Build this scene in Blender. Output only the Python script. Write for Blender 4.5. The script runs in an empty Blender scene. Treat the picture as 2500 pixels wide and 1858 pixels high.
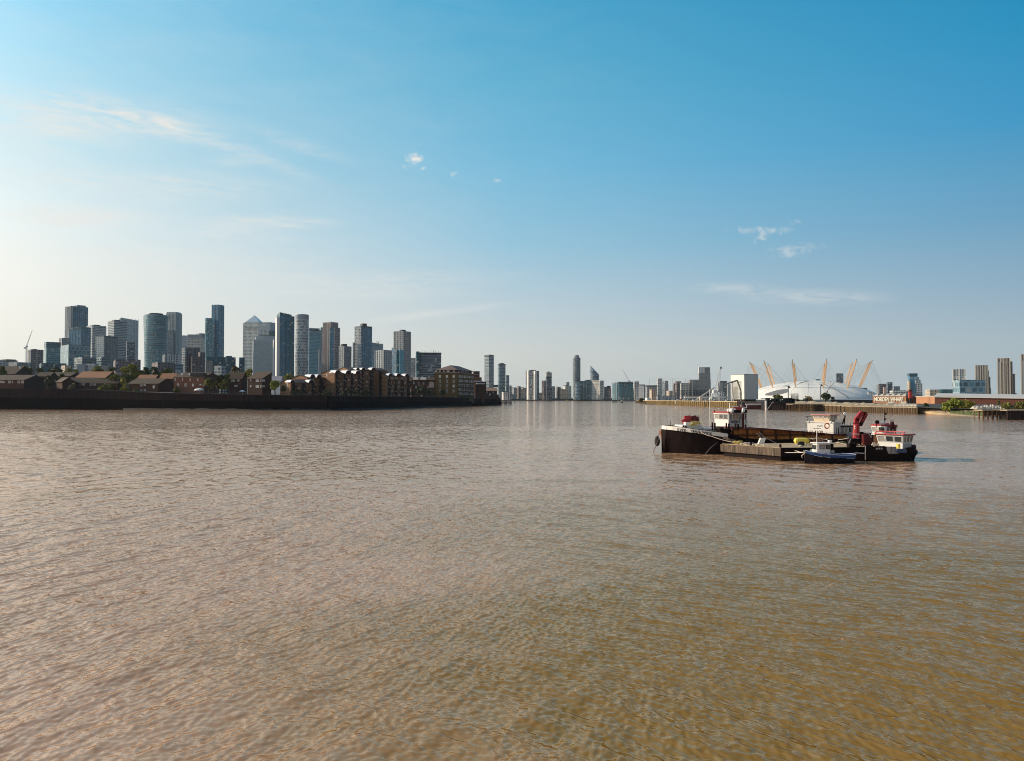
import bpy, math, random
import numpy as np
from mathutils import Vector, Matrix
random.seed(7); rng = np.random.default_rng(11)
R = math.radians
S = bpy.context.scene
C = S.collection

# ------------------------------------------------------------------ camera, sky, sun, exposure
CAM_H = 7.5
FPX = 1878.0                      # focal length in photograph pixels (2500 x 1858)
PITCH = math.atan((970.5-929.0)/FPX)
cd = bpy.data.cameras.new('camera'); cam = bpy.data.objects.new('camera', cd); C.objects.link(cam)
cam.location = (0, 0, CAM_H); cam.rotation_euler = (R(90)+PITCH, 0, 0)
cd.sensor_fit = 'HORIZONTAL'; cd.sensor_width = 36.0; cd.lens = 36.0*FPX/2500.0
cd.clip_start = 0.1; cd.clip_end = 30000
S.camera = cam
S.render.engine = 'CYCLES'
S.view_settings.view_transform = 'Standard'; S.view_settings.look = 'None'
S.view_settings.exposure = 0.0; S.view_settings.gamma = 1.0; S.view_settings.use_curve_mapping = False
try:
    S.cycles.use_denoising = True; S.cycles.denoising_prefilter = 'ACCURATE'; S.cycles.filter_width = 1.0
    S.cycles.max_bounces = 6; S.cycles.diffuse_bounces = 2; S.cycles.glossy_bounces = 3; S.cycles.transparent_max_bounces = 6
    S.cycles.sample_clamp_indirect = 4.0
except Exception: pass

SUN_AZ = R(-75)                   # azimuth from +Y towards +X: the sun stands to the left of the frame
SUN_EL = R(25)
sl = bpy.data.lights.new('sun', 'SUN'); sun = bpy.data.objects.new('sun', sl); C.objects.link(sun)
sl.energy = 5.0; sl.angle = R(0.6); sl.color = (1.0, 0.82, 0.60)
sdir = Vector((math.sin(SUN_AZ)*math.cos(SUN_EL), math.cos(SUN_AZ)*math.cos(SUN_EL), math.sin(SUN_EL)))
sun.rotation_euler = sdir.to_track_quat('Z', 'Y').to_euler()
sun.location = (-200, 0, 150)

W = bpy.data.worlds.new('World'); S.world = W; W.use_nodes = True
wt = W.node_tree; wn = wt.nodes; wn.clear(); wl = wt.links
def wnode(t, **k):
    n = wn.new(t)
    for a, b in k.items(): setattr(n, a, b)
    return n
def wmath(op, a, b=None, c=None, clamp=False):
    n = wn.new('ShaderNodeMath'); n.operation = op; n.use_clamp = clamp
    for i, v in enumerate((a, b, c)):
        if v is None: continue
        if isinstance(v, (int, float)): n.inputs[i].default_value = v
        else: wl.new(v, n.inputs[i])
    return n.outputs[0]
sky = wnode('ShaderNodeTexSky', sky_type='NISHITA', sun_disc=False)
sky.sun_elevation = SUN_EL; sky.sun_rotation = SUN_AZ
sky.altitude = 0; sky.air_density = 1.25; sky.dust_density = 2.2; sky.ozone_density = 1.6
geo = wnode('ShaderNodeTexCoord'); sep = wnode('ShaderNodeSeparateXYZ'); wl.new(geo.outputs['Generated'], sep.inputs[0])
DX, DY, DZ = sep.outputs
AZ = wmath('ARCTAN2', DX, DY); EL = wmath('ARCSINE', DZ)
# haze of a summer evening over the city: ramps over elevation at three azimuths, a quarter of the bare sky mixed in
def lin(c): return tuple((x/255/12.92 if x <= 10.3 else ((x/255+.055)/1.055)**2.4) for x in c)
def ramp(stops):
    r = wnode('ShaderNodeValToRGB'); e = r.color_ramp.elements
    st = [(max(0, math.degrees(px_dir(1250, y)[1]))/60.0, c) for y, c in stops[:-1]]+[(1.0, stops[-1][1])]
    st.sort(key=lambda t: t[0])
    e[0].position, e[0].color = st[0][0], (*[v*1.0 for v in lin(st[0][1])], 1)
    e[1].position, e[1].color = st[-1][0], (*lin(st[-1][1]), 1)
    for p, c in st[1:-1]:
        q = e.new(p); q.color = (*lin(c), 1)
    wl.new(EL60, r.inputs[0]); return r.outputs[0]
def px_dir(px, py):
    v = Vector(((px-1250)/FPX, 1.0, (929-py)/FPX)); v = Matrix.Rotation(PITCH, 3, 'X') @ v; v.normalize()
    return math.atan2(v.x, v.y), math.asin(v.z)
EL60 = wmath('DIVIDE', EL, R(60), clamp=True)
rS = ramp([(968, (250, 240, 215)), (800, (255, 248, 232)), (600, (250, 246, 235)), (350, (215, 232, 240)), (0, (175, 215, 238)), (None, (90, 160, 210))])
rL = ramp([(968, (236, 232, 216)), (860, (240, 237, 226)), (700, (240, 240, 232)), (600, (230, 238, 236)), (450, (200, 226, 233)), (250, (164, 212, 232)), (0, (122, 196, 230)), (None, (40, 120, 185))])
rC = ramp([(968, (210, 209, 198)), (860, (208, 212, 208)), (750, (188, 207, 216)), (600, (150, 197, 220)), (400, (116, 186, 219)), (200, (94, 176, 211)), (0, (72, 165, 206)), (None, (15, 90, 160))])
rR = ramp([(968, (174, 186, 190)), (860, (166, 184, 193)), (750, (142, 173, 194)), (600, (104, 160, 194)), (400, (58, 150, 198)), (200, (32, 142, 190)), (0, (16, 132, 182)), (None, (8, 75, 145))])
def wmix(f, a, b):
    x = wnode('ShaderNodeMix', data_type='RGBA'); wl.new(f, x.inputs[0]); wl.new(a, x.inputs[6]); wl.new(b, x.inputs[7]); return x.outputs[2]
def band(a0, a1):                  # 0 at azimuth a0, 1 at a1
    m = wnode('ShaderNodeMapRange', interpolation_type='LINEAR'); wl.new(AZ, m.inputs[0]); m.inputs[1].default_value = R(a0); m.inputs[2].default_value = R(a1); return m.outputs[0]
c1 = wmix(band(-80, -36), rS, rL); c2 = wmix(band(-36, 0), c1, rC); c3 = wmix(band(0, 36), c2, rR); rB = ramp([(968, (120, 128, 134)), (860, (112, 126, 138)), (700, (92, 116, 138)), (400, (58, 92, 124)), (0, (36, 72, 108)), (None, (16, 46, 84))])
c4 = wmix(band(48, 110), c3, rB)
# the sky brightens towards the sun, which stands outside the frame
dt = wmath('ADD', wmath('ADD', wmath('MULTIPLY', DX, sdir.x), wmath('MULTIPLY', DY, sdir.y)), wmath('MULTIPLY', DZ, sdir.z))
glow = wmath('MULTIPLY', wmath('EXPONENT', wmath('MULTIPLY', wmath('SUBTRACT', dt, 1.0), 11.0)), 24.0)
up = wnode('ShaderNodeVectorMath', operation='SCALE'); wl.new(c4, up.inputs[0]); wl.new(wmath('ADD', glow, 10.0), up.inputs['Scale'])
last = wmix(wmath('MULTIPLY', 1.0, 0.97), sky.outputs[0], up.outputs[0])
# thin cirrus: each wisp stands at its own azimuth and elevation and is broken up by noise
comb = wnode('ShaderNodeCombineXYZ'); wl.new(AZ, comb.inputs[0]); wl.new(EL, comb.inputs[1])
mp = wnode('ShaderNodeMapping'); mp.inputs['Scale'].default_value = (9, 34, 1); mp.inputs['Rotation'].default_value = (0, 0, R(8)); wl.new(comb.outputs[0], mp.inputs[0])
nz = wnode('ShaderNodeTexNoise'); nz.inputs['Scale'].default_value = 1.0; nz.inputs['Detail'].default_value = 7; nz.inputs['Roughness'].default_value = 0.62; nz.inputs['Distortion'].default_value = 0.6
wl.new(mp.outputs[0], nz.inputs[0])
mp2 = wnode('ShaderNodeMapping'); mp2.inputs['Scale'].default_value = (60, 85, 1); wl.new(comb.outputs[0], mp2.inputs[0])
nz2 = wnode('ShaderNodeTexNoise'); nz2.inputs['Scale'].default_value = 1.0; nz2.inputs['Detail'].default_value = 6; nz2.inputs['Roughness'].default_value = 0.65; nz2.inputs['Distortion'].default_value = 0.8
wl.new(mp2.outputs[0], nz2.inputs[0])
mp3 = wnode('ShaderNodeMapping'); mp3.inputs['Scale'].default_value = (22, 130, 1); mp3.inputs['Rotation'].default_value = (0, 0, R(-6)); wl.new(comb.outputs[0], mp3.inputs[0])
nz3 = wnode('ShaderNodeTexNoise'); nz3.inputs['Scale'].default_value = 1.0; nz3.inputs['Detail'].default_value = 7; nz3.inputs['Roughness'].default_value = 0.6; nz3.inputs['Distortion'].default_value = 1.2
wl.new(mp3.outputs[0], nz3.inputs[0])
WISPS = [  # px, py, half width, half height (photo pixels), tilt degrees, strength, noise
 (230, 290, 270, 44, 4, .42, 3), (300, 285, 160, 22, -6, .35, 3), (430, 315, 190, 20, -14, .40, 1), (60, 300, 160, 60, 0, .40, 1),
 (740, 355, 110, 16, -14, .26, 3), (650, 392, 140, 16, -16, .26, 3), (560, 394, 50, 12, 0, .30, 1), (480, 330, 160, 24, -4, .14, 3),
 (330, 450, 290, 34, 3, .42, 3), (190, 526, 150, 24, 3, .50, 3), (100, 545, 120, 30, 10, .4, 1), (660, 545, 150, 16, 3, .60, 3), (570, 575, 130, 18, 0, .35, 3), (880, 690, 330, 26, 3, .3, 3), (420, 640, 300, 40, 2, .3, 3),
 (1018, 392, 40, 17, 24, .75, 2), (1006, 386, 30, 20, -30, .6, 2), (1030, 412, 18, 8, 20, .7, 2), (1108, 425, 16, 8, 25, .32, 2), (1214, 442, 28, 9, -4, .36, 2),
 (1885, 568, 75, 17, 14, .45, 2), (1820, 562, 55, 12, -5, .26, 2), (1925, 608, 110, 14, 0, .30, 2), (1940, 618, 60, 10, 4, .22, 2),
 (1790, 704, 95, 13, -3, .34, 3), (1980, 725, 150, 17, -3, .40, 3), (900, 720, 260, 16, 2, .25, 1), (1060, 765, 170, 10, 8, .34, 1)]
den = None
for (px, py, a, b, tl, st, k) in WISPS:
    az0, el0 = px_dir(px, py); sa, sb = a/FPX, b/FPX; ct, sn = math.cos(R(tl)), math.sin(R(tl))
    u = wmath('SUBTRACT', AZ, az0); v = wmath('SUBTRACT', EL, el0)
    p = wmath('ADD', wmath('MULTIPLY', u, ct/sa), wmath('MULTIPLY', v, sn/sa))
    q = wmath('ADD', wmath('MULTIPLY', u, -sn/sb), wmath('MULTIPLY', v, ct/sb))
    d = wmath('SQRT', wmath('ADD', wmath('MULTIPLY', p, p), wmath('MULTIPLY', q, q)))
    n_ = (nz if k == 1 else nz2 if k == 2 else nz3).outputs[0]
    if k != 2: m = wmath('MULTIPLY', wmath('MULTIPLY', wmath('SUBTRACT', 1.35, d, clamp=True), st*.8), wmath('MULTIPLY_ADD', n_, 3.2, -1.0, clamp=True))
    else: m = wmath('MULTIPLY', wmath('MULTIPLY', wmath('SUBTRACT', wmath('MULTIPLY_ADD', n_, 3.4, -1.0), d), 1.1, clamp=True), st)
    den = m if den is None else wmath('ADD', den, m)
# broad faint veil low on the left, thinning upwards
veil = wmath('MULTIPLY', wmath('MULTIPLY_ADD', nz.outputs[0], 1.6, -0.5, clamp=True), wmath('MULTIPLY_ADD', AZ, -0.22, 0.06, clamp=True))
den = wmath('MINIMUM', wmath('ADD', den, veil), 0.9)
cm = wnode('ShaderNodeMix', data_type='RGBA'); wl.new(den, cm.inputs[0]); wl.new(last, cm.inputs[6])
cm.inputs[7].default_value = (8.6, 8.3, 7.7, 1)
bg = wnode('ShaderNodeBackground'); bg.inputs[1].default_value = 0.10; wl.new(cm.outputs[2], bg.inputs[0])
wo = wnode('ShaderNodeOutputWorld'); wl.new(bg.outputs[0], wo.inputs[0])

# ------------------------------------------------------------------ helpers
def P(px, py, Y):
    """world point seen at photograph pixel (px, py) at forward distance Y"""
    v = Vector(((px-1250)/FPX, 1.0, (929-py)/FPX)); v = Matrix.Rotation(PITCH, 3, 'X') @ v
    v *= Y/v.y
    return Vector((v.x, Y, CAM_H+v.z))
def X(px, Y): return (px-1250)/FPX*Y/math.cos(PITCH)*1.0003
def Z(py, Y): return P(1250, py, Y).z
def YW(py):                        # forward distance of water level seen at row py
    v = Matrix.Rotation(PITCH, 3, 'X') @ Vector((0, 1.0, (929-py)/FPX)); return -CAM_H*v.y/v.z

MATS = {}
def nodemat(name):
    m = bpy.data.materials.new(name); m.use_nodes = True; nt = m.node_tree
    b = nt.nodes['Principled BSDF']; MATS[name] = m
    return m, nt, b
def mat(name, col, rough=.7, metal=0, var=.25, scale=.6, spec=.3, streak=0):
    """plain material with uneven colour: col darkened and lightened by noise"""
    if name in MATS: return MATS[name]
    m, nt, b = nodemat(name); n = nt.nodes; l = nt.links
    tc = n.new('ShaderNodeTexCoord'); mpn = n.new('ShaderNodeMapping'); l.new(tc.outputs['Object'], mpn.inputs[0])
    mpn.inputs['Scale'].default_value = (scale*(3 if streak else 1), scale*(3 if streak else 1), scale*(.35 if streak else 1))
    t = n.new('ShaderNodeTexNoise'); t.inputs['Scale'].default_value = 1.0; t.inputs['Detail'].default_value = 6; t.inputs['Roughness'].default_value = .65
    l.new(mpn.outputs[0], t.inputs[0])
    r = n.new('ShaderNodeMapRange'); r.inputs[1].default_value = .3; r.inputs[2].default_value = .7
    r.inputs[3].default_value = 1-var; r.inputs[4].default_value = 1+var; l.new(t.outputs[0], r.inputs[0])
    x = n.new('ShaderNodeMix'); x.data_type = 'RGBA'; x.blend_type = 'MULTIPLY'; x.inputs[0].default_value = 1; x.inputs[6].default_value = (*col, 1)
    l.new(r.outputs[0], x.inputs[7]); l.new(x.outputs[2], b.inputs['Base Color'])
    b.inputs['Roughness'].default_value = rough; b.inputs['Metallic'].default_value = metal; b.inputs['Specular IOR Level'].default_value = spec
    return m
def facade(name, glass, frame, pu=3.0, pv=3.4, fu=.12, fv=.22, rough=.15, spread=.5, blind=None, pblind=.12, metal=.0, stag=0.0, spec=.7, slit=1.0):
    """glazed facade over UVs in metres: panes pu x pv with frame share fu, fv; panes vary one by one"""
    if name in MATS: return MATS[name]
    m, nt, b = nodemat(name); n = nt.nodes; l = nt.links
    def M(op, a, bb=None, cc=None, clamp=False):
        q = n.new('ShaderNodeMath'); q.operation = op; q.use_clamp = clamp
        for i, v in enumerate((a, bb, cc)):
            if v is None: continue
            if isinstance(v, (int, float)): q.inputs[i].default_value = v
            else: l.new(v, q.inputs[i])
        return q.outputs[0]
    uv = n.new('ShaderNodeUVMap'); s = n.new('ShaderNodeSeparateXYZ'); l.new(uv.outputs[0], s.inputs[0])
    v = M('DIVIDE', s.outputs[1], pv); fl = M('FLOOR', v)
    u = M('DIVIDE', s.outputs[0], pu)
    if stag: u = M('ADD', u, M('MULTIPLY', M('FLOORED_MODULO', fl, 2.0), stag))
    cu = M('FLOOR', u); fru = M('FRACT', u); frv = M('FRACT', v)
    c = n.new('ShaderNodeCombineXYZ'); l.new(cu, c.inputs[0]); l.new(fl, c.inputs[1])
    w = n.new('ShaderNodeTexWhiteNoise'); w.noise_dimensions = '3D'; l.new(c.outputs[0], w.inputs[0])
    inu = M('LESS_THAN', M('ABSOLUTE', M('SUBTRACT', fru, .5)), .5-fu/2); inv = M('LESS_THAN', M('ABSOLUTE', M('SUBTRACT', frv, .5)), .5-fv/2)
    isg = M('MULTIPLY', inu, inv)
    # panes
    g = n.new('ShaderNodeMix'); g.data_type = 'RGBA'; g.blend_type = 'MULTIPLY'; g.inputs[0].default_value = 1; g.inputs[6].default_value = (*glass, 1)
    l.new(M('MULTIPLY_ADD', w.outputs[0], 2*spread, 1-spread), g.inputs[7])
    gb = n.new('ShaderNodeMix'); gb.data_type = 'RGBA'; l.new(g.outputs[2], gb.inputs[6]); gb.inputs[7].default_value = (*(blind or (.45, .43, .4)), 1)
    w2 = n.new('ShaderNodeSeparateXYZ'); l.new(w.outputs[1], w2.inputs[0]); isb = M('LESS_THAN', w2.outputs[1], pblind); l.new(isb, gb.inputs[0])
    tc = n.new('ShaderNodeTexCoord'); t = n.new('ShaderNodeTexNoise'); t.inputs['Scale'].default_value = .05; t.inputs['Detail'].default_value = 5; l.new(tc.outputs['Object'], t.inputs[0])
    fm = n.new('ShaderNodeMix'); fm.data_type = 'RGBA'; fm.blend_type = 'MULTIPLY'; fm.inputs[0].default_value = 1; fm.inputs[6].default_value = (*frame, 1)
    l.new(M('MULTIPLY_ADD', t.outputs[0], .5, .75), fm.inputs[7])
    x = n.new('ShaderNodeMix'); x.data_type = 'RGBA'; l.new(isg, x.inputs[0]); l.new(fm.outputs[2], x.inputs[6]); l.new(gb.outputs[2], x.inputs[7]); l.new(x.outputs[2], b.inputs['Base Color'])
    rr = M('MULTIPLY_ADD', isg, rough-.6, .6); l.new(M('MULTIPLY_ADD', M('MULTIPLY', isg, w2.outputs[2]), .18, rr), b.inputs['Roughness'])
    l.new(M('MULTIPLY_ADD', isg, spec-.3, .3), b.inputs['Specular IOR Level'])
    # every pane sits at a slightly different angle
    gn = n.new('ShaderNodeNewGeometry'); vm = n.new('ShaderNodeVectorMath'); vm.operation = 'SUBTRACT'; l.new(w.outputs[1], vm.inputs[0]); vm.inputs[1].default_value = (.5, .5, .5)
    vs = n.new('ShaderNodeVectorMath'); vs.operation = 'SCALE'; l.new(vm.outputs[0], vs.inputs[0]); l.new(M('MULTIPLY', isg, .035), vs.inputs['Scale'])
    va = n.new('ShaderNodeVectorMath'); va.operation = 'ADD'; l.new(gn.outputs['Normal'], va.inputs[0]); l.new(vs.outputs[0], va.inputs[1])
    vn = n.new('ShaderNodeVectorMath'); vn.operation = 'NORMALIZE'; l.new(va.outputs[0], vn.inputs[0]); l.new(vn.outputs[0], b.inputs['Normal'])
    return m

class MB:
    """collects quads, boxes, prisms, bars; build() links them as ONE mesh object"""
    def __init__(s): s.v = []; s.f = []; s.uv = []; s.mi = []
    def face(s, pts, uvs=None, mi=0):
        i = len(s.v); s.v += [tuple(p) for p in pts]; s.f.append(tuple(range(i, i+len(pts))))
        s.uv += list(uvs) if uvs else [(0, 0)]*len(pts); s.mi.append(mi)
    def box(s, x0, x1, y0, y1, z0, z1, M=None, mi=0):
        s.prism([(x0, y0), (x1, y0), (x1, y1), (x0, y1)], z0, z1, M=M, mi=mi)
    def cbox(s, c, d, M=None, mi=0):
        s.box(c[0]-d[0]/2, c[0]+d[0]/2, c[1]-d[1]/2, c[1]+d[1]/2, c[2]-d[2]/2, c[2]+d[2]/2, M, mi)
    def prism(s, pts, z0, z1, M=None, cap=True, mi=0, capmi=None, top=None, u0=0):
        """footprint pts counter-clockwise; z1 number or list of heights; top: other footprint at z1"""
        n = len(pts); tp = top or pts
        zt = z1 if isinstance(z1, (list, tuple)) else [z1]*n
        T = (lambda p: M @ Vector(p)) if M is not None else (lambda p: p)
        lo = [T((p[0], p[1], z0)) for p in pts]; hi = [T((p[0], p[1], z)) for p, z in zip(tp, zt)]
        u = u0
        for i in range(n):
            j = (i+1) % n; d = math.hypot(pts[j][0]-pts[i][0], pts[j][1]-pts[i][1])
            s.face([lo[i], lo[j], hi[j], hi[i]], [(u, z0), (u+d, z0), (u+d, zt[j]), (u, zt[i])], mi); u += d
        if cap:
            cm_ = mi if capmi is None else capmi
            s.face(hi, None, cm_); s.face(lo[::-1], None, cm_)
    def bar(s, a, b, r, n=6, r2=None, M=None, mi=0, cap=True):
        a = Vector(a); b = Vector(b)
        if M is not None: a = M @ a; b = M @ b
        d = b-a
        if d.length < 1e-6: return
        q = d.to_track_quat('Z', 'Y'); r2 = r if r2 is None else r2
        A = [a+q @ Vector((r*math.cos(t), r*math.sin(t), 0)) for t in [2*math.pi*(k+.5)/n for k in range(n)]]
        B = [b+q @ Vector((r2*math.cos(t), r2*math.sin(t), 0)) for t in [2*math.pi*(k+.5)/n for k in range(n)]]
        for k in range(n):
            j = (k+1) % n; s.face([A[k], A[j], B[j], B[k]], None, mi)
        if cap: s.face(A[::-1], None, mi); s.face(B, None, mi)
    def path(s, pts, r, n=6, M=None, mi=0):
        for a, b in zip(pts[:-1], pts[1:]): s.bar(a, b, r, n, M=M, mi=mi)
    def ball(s, c, r, n=8, m=5, sc=(1, 1, 1), M=None, mi=0):
        rows = []
        for i in range(m+1):
            t = math.pi*i/m; rows.append([Vector((c[0]+sc[0]*r*math.sin(t)*math.cos(2*math.pi*k/n), c[1]+sc[1]*r*math.sin(t)*math.sin(2*math.pi*k/n), c[2]+sc[2]*r*math.cos(t))) for k in range(n)])
        if M is not None: rows = [[M @ p for p in q] for q in rows]
        for i in range(m):
            for k in range(n):
                j = (k+1) % n; s.face([rows[i][k], rows[i+1][k], rows[i+1][j], rows[i][j]], None, mi)
    def build(s, name, mats, parent=None, smooth=False, loc=None, rz=0):
        me = bpy.data.meshes.new(name); me.from_pydata(s.v, [], s.f)
        uvl = me.uv_layers.new(name='UVMap')
        uvl.data.foreach_set('uv', np.array(s.uv, dtype=np.float32).ravel())
        mats = mats if isinstance(mats, (list, tuple)) else [mats]
        for m in mats: me.materials.append(m)
        me.polygons.foreach_set('material_index', s.mi)
        if smooth: me.polygons.foreach_set('use_smooth', [True]*len(s.f))
        me.update()
        o = bpy.data.objects.new(name, me); C.objects.link(o)
        if parent is not None: o.parent = parent
        if loc is not None: o.location = loc
        if rz: o.rotation_euler = (0, 0, rz)
        return o
def tag(o, label=None, cat=None, group=None, kind=None):
    if label: o['label'] = label
    if cat: o['category'] = cat
    if group: o['group'] = group
    if kind: o['kind'] = kind
    return o
def thing(name, label, cat, loc=(0, 0, 0), rz=0, group=None):
    o = bpy.data.objects.new(name, None); C.objects.link(o); o.location = loc; o.rotation_euler = (0, 0, rz); o.empty_display_size = .5
    return tag(o, label, cat, group)
def copy_tree(o, parent=None):
    c = o.copy(); C.objects.link(c); c.parent = parent
    for ch in list(o.children): copy_tree(ch, c)
    return c
def revolve(mb, prof, n=24, M=None, mi=0, cx=0, cy=0, a0=0, a1=2*math.pi, sx=1, sy=1):
    u = 0
    for (r0, z0), (r1, z1) in zip(prof[:-1], prof[1:]):
        for k in range(n):
            t0 = a0+(a1-a0)*k/n; t1 = a0+(a1-a0)*(k+1)/n
            pts = [Vector((cx+sx*r*math.cos(t), cy+sy*r*math.sin(t), z)) for r, t, z in ((r0, t0, z0), (r0, t1, z0), (r1, t1, z1), (r1, t0, z1))]
            if M is not None: pts = [M @ p for p in pts]
            rr = max(r0, r1)
            mb.face(pts, [(rr*t0, z0), (rr*t1, z0), (rr*t1, z1), (rr*t0, z1)], mi)
FONT = None
def text_mesh(txt, size, depth, material, parent, name='lettering', loc=(0, 0, 0), rot=(0, 0, 0), bold=0.0, align='CENTER', sx=1.0):
    cu = bpy.data.curves.new(name+'_curve', 'FONT'); cu.body = txt; cu.size = size; cu.extrude = depth; cu.align_x = align; cu.offset = bold
    tmp = bpy.data.objects.new('tmp', cu); C.objects.link(tmp)
    dg = bpy.context.evaluated_depsgraph_get(); me = bpy.data.meshes.new_from_object(tmp.evaluated_get(dg))
    bpy.data.objects.remove(tmp); me.materials.clear(); me.materials.append(material)
    o = bpy.data.objects.new(name, me); C.objects.link(o); o.parent = parent; o.location = loc; o.rotation_euler = rot; o.scale = (sx, 1, 1)
    return o

# ------------------------------------------------------------------ river
def make_water():
    az_d = np.linspace(R(-47), R(47), 1500); d0 = az_d[1]-az_d[0]; out = [az_d[-1]]; step = d0
    while out[-1] < R(174): step = min(step*1.035, R(3)); out.append(out[-1]+step)
    out = np.array(out[1:]); out = out[out < R(178)]
    az = np.concatenate([az_d, out, (2*np.pi-out)[::-1]]); na = len(az)
    d_az = np.concatenate([np.full(len(az_d), d0), np.gradient(out), np.gradient(out)[::-1]])
    rr = [0.6]
    while rr[-1] < 4500:
        r = rr[-1]; rr.append(r*(1.12 if r < 10 else 1.0021 if r < 70 else 1.0034 if r < 200 else 1.02))
    rr = np.array(rr); nr = len(rr)
    A, Rr = np.meshgrid(az, rr); x = Rr*np.sin(A); y = Rr*np.cos(A)
    # local sample spacing decides which wavelengths the mesh can carry
    dr = np.gradient(rr)[:, None]*np.ones_like(A); da = Rr*d_az[None, :]
    samp = np.maximum(dr*.75, da*1.0)
    side = 1/(1+np.exp(-(x+0.10*y-1.0)/(2.0+.22*Rr)))           # 0 on the left, 1 on the right
    z = np.zeros_like(x); hx = np.zeros_like(x); hy = np.zeros_like(x)
    # slow warp so that crests wander
    wx = .55*np.sin(.31*x+.17*y+1.1)+.4*np.sin(-.23*x+.41*y+4)+.22*np.sin(.9*x-.6*y+2)
    wy = .55*np.sin(.27*y-.21*x+.4)+.4*np.sin(.37*x+.33*y+2.2)+.22*np.sin(.8*x+.9*y+5)
    xw, yw = x+wx*.45, y+wy*.45
    gust = .75+.25*np.sin(.11*x+.35*np.sin(.07*y))*np.sin(.083*y+.5*np.sin(.05*x)+1.0)
    def add(lam, th, slope, wgt):
        nonlocal z, hx, hy
        k = 2*np.pi/lam; a = slope/k; c, s_ = math.cos(th), math.sin(th)
        fade = np.clip((lam/samp-2.3)/2.0, 0, 1)
        ph = k*(c*xw+s_*yw)+rng.uniform(0, 6.28)
        w_ = wgt*fade*a
        z += w_*(np.cos(ph) if lam > 1.3 or lam < .26 else (1.0-1.8*np.sqrt(np.sin(ph/2)**2+.012))); ch = .5 if lam > 1.3 else 0.0; hx -= w_*c*np.sin(ph)*ch; hy -= w_*s_*np.sin(ph)*ch
    # propagation angle measured from +X; crests of system A run away to the right, of B to the left
    for lam0, n_, sl_ in ((4.5, 4, .021), (2.1, 6, .034), (1.05, 8, .056), (.60, 10, .082), (.36, 14, .115), (.22, 14, .12)):
        for i in range(n_):
            lam = lam0*rng.uniform(.78, 1.28); s1 = sl_*rng.uniform(.6, 1.4)/math.sqrt(n_)*1.9
            add(lam, R(-26)+rng.normal(0, R(20)), s1, (1-side)*gust)
            add(lam*rng.uniform(.8, 1.2), R(38+180)+rng.normal(0, R(22)), s1*.95, (.18+.82*side)*gust)
    for i in range(8): add(rng.uniform(.3, 2.2), rng.uniform(0, 6.28), .013, gust)
    X_ = x+hx; Y_ = y+hy
    v = np.stack([X_, Y_, z], -1).reshape(-1, 3)
    ii, jj = np.meshgrid(np.arange(nr-1), np.arange(na), indexing='ij'); j2 = (jj+1) % na
    f = np.stack([ii*na+jj, (ii+1)*na+jj, (ii+1)*na+j2, ii*na+j2], -1).reshape(-1, 4)
    v = np.concatenate([v, [[0, 0, 0]]]); c0 = len(v)-1
    tri = np.stack([np.full(na, c0), np.arange(na), (np.arange(na)+1) % na], -1)
    me = bpy.data.meshes.new('river_water')
    me.vertices.add(len(v)); me.vertices.foreach_set('co', v.astype(np.float32).ravel())
    nf, nt_ = len(f), len(tri)
    me.loops.add(nf*4+nt_*3); me.loops.foreach_set('vertex_index', np.concatenate([f[:, ::-1].ravel(), tri[:, ::-1].ravel()]).astype(np.int32))
    me.polygons.add(nf+nt_)
    me.polygons.foreach_set('loop_start', np.concatenate([np.arange(nf)*4, nf*4+np.arange(nt_)*3]).astype(np.int32))
    me.polygons.foreach_set('loop_total', np.concatenate([np.full(nf, 4), np.full(nt_, 3)]).astype(np.int32))
    me.polygons.foreach_set('use_smooth', np.ones(nf+nt_, dtype=bool)); me.update(calc_edges=True)
    # make sure the surface faces up
    if me.polygons[nf//2].normal.z < 0: me.flip_normals()
    o = bpy.data.objects.new('river_water', me); C.objects.link(o); tag(o, kind='structure')
    m, nt, b = nodemat('muddy_water'); n = nt.nodes; l = nt.links
    g = n.new('ShaderNodeNewGeometry')
    def noise(scale, sc, det=3, rough=.6, dist=0, col=False, rot=0):
        mm = n.new('ShaderNodeMapping'); mm.inputs['Scale'].default_value = sc; mm.inputs['Rotation'].default_value = (0, 0, rot); l.new(g.outputs['Position'], mm.inputs[0])
        t = n.new('ShaderNodeTexNoise'); t.inputs['Scale'].default_value = scale; t.inputs['Detail'].default_value = det; t.inputs['Roughness'].default_value = rough; t.inputs['Distortion'].default_value = dist
        l.new(mm.outputs[0], t.inputs[0]); return t.outputs[1 if col else 0]
    def VM(op, a, bb=None, sc=None):
        q = n.new('ShaderNodeVectorMath'); q.operation = op
        for i, v_ in enumerate((a, bb)):
            if v_ is None: continue
            if isinstance(v_, tuple): q.inputs[i].default_value = v_
            else: l.new(v_, q.inputs[i])
        if sc is not None:
            if isinstance(sc, float): q.inputs['Scale'].default_value = sc
            else: l.new(sc, q.inputs['Scale'])
        return q.outputs[0]
    def MM(op, a, bb=None, cc=None, clamp=False):
        q = n.new('ShaderNodeMath'); q.operation = op; q.use_clamp = clamp
        for i, v_ in enumerate((a, bb, cc)):
            if v_ is None: continue
            if isinstance(v_, (int, float)): q.inputs[i].default_value = v_
            else: l.new(v_, q.inputs[i])
        return q.outputs[0]
    # silt colours mixed by noise, darker near the viewer and to the right
    sp = n.new('ShaderNodeSeparateXYZ'); l.new(g.outputs['Position'], sp.inputs[0])
    ql = n.new('ShaderNodeVectorMath'); ql.operation = 'LENGTH'; l.new(g.outputs['Position'], ql.inputs[0])
    ol = MM('MULTIPLY', MM('MULTIPLY_ADD', ql.outputs['Value'], -1/60.0, 1.35, clamp=True), MM('MULTIPLY_ADD', sp.outputs[0],   .06, .75, clamp=True))
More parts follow.
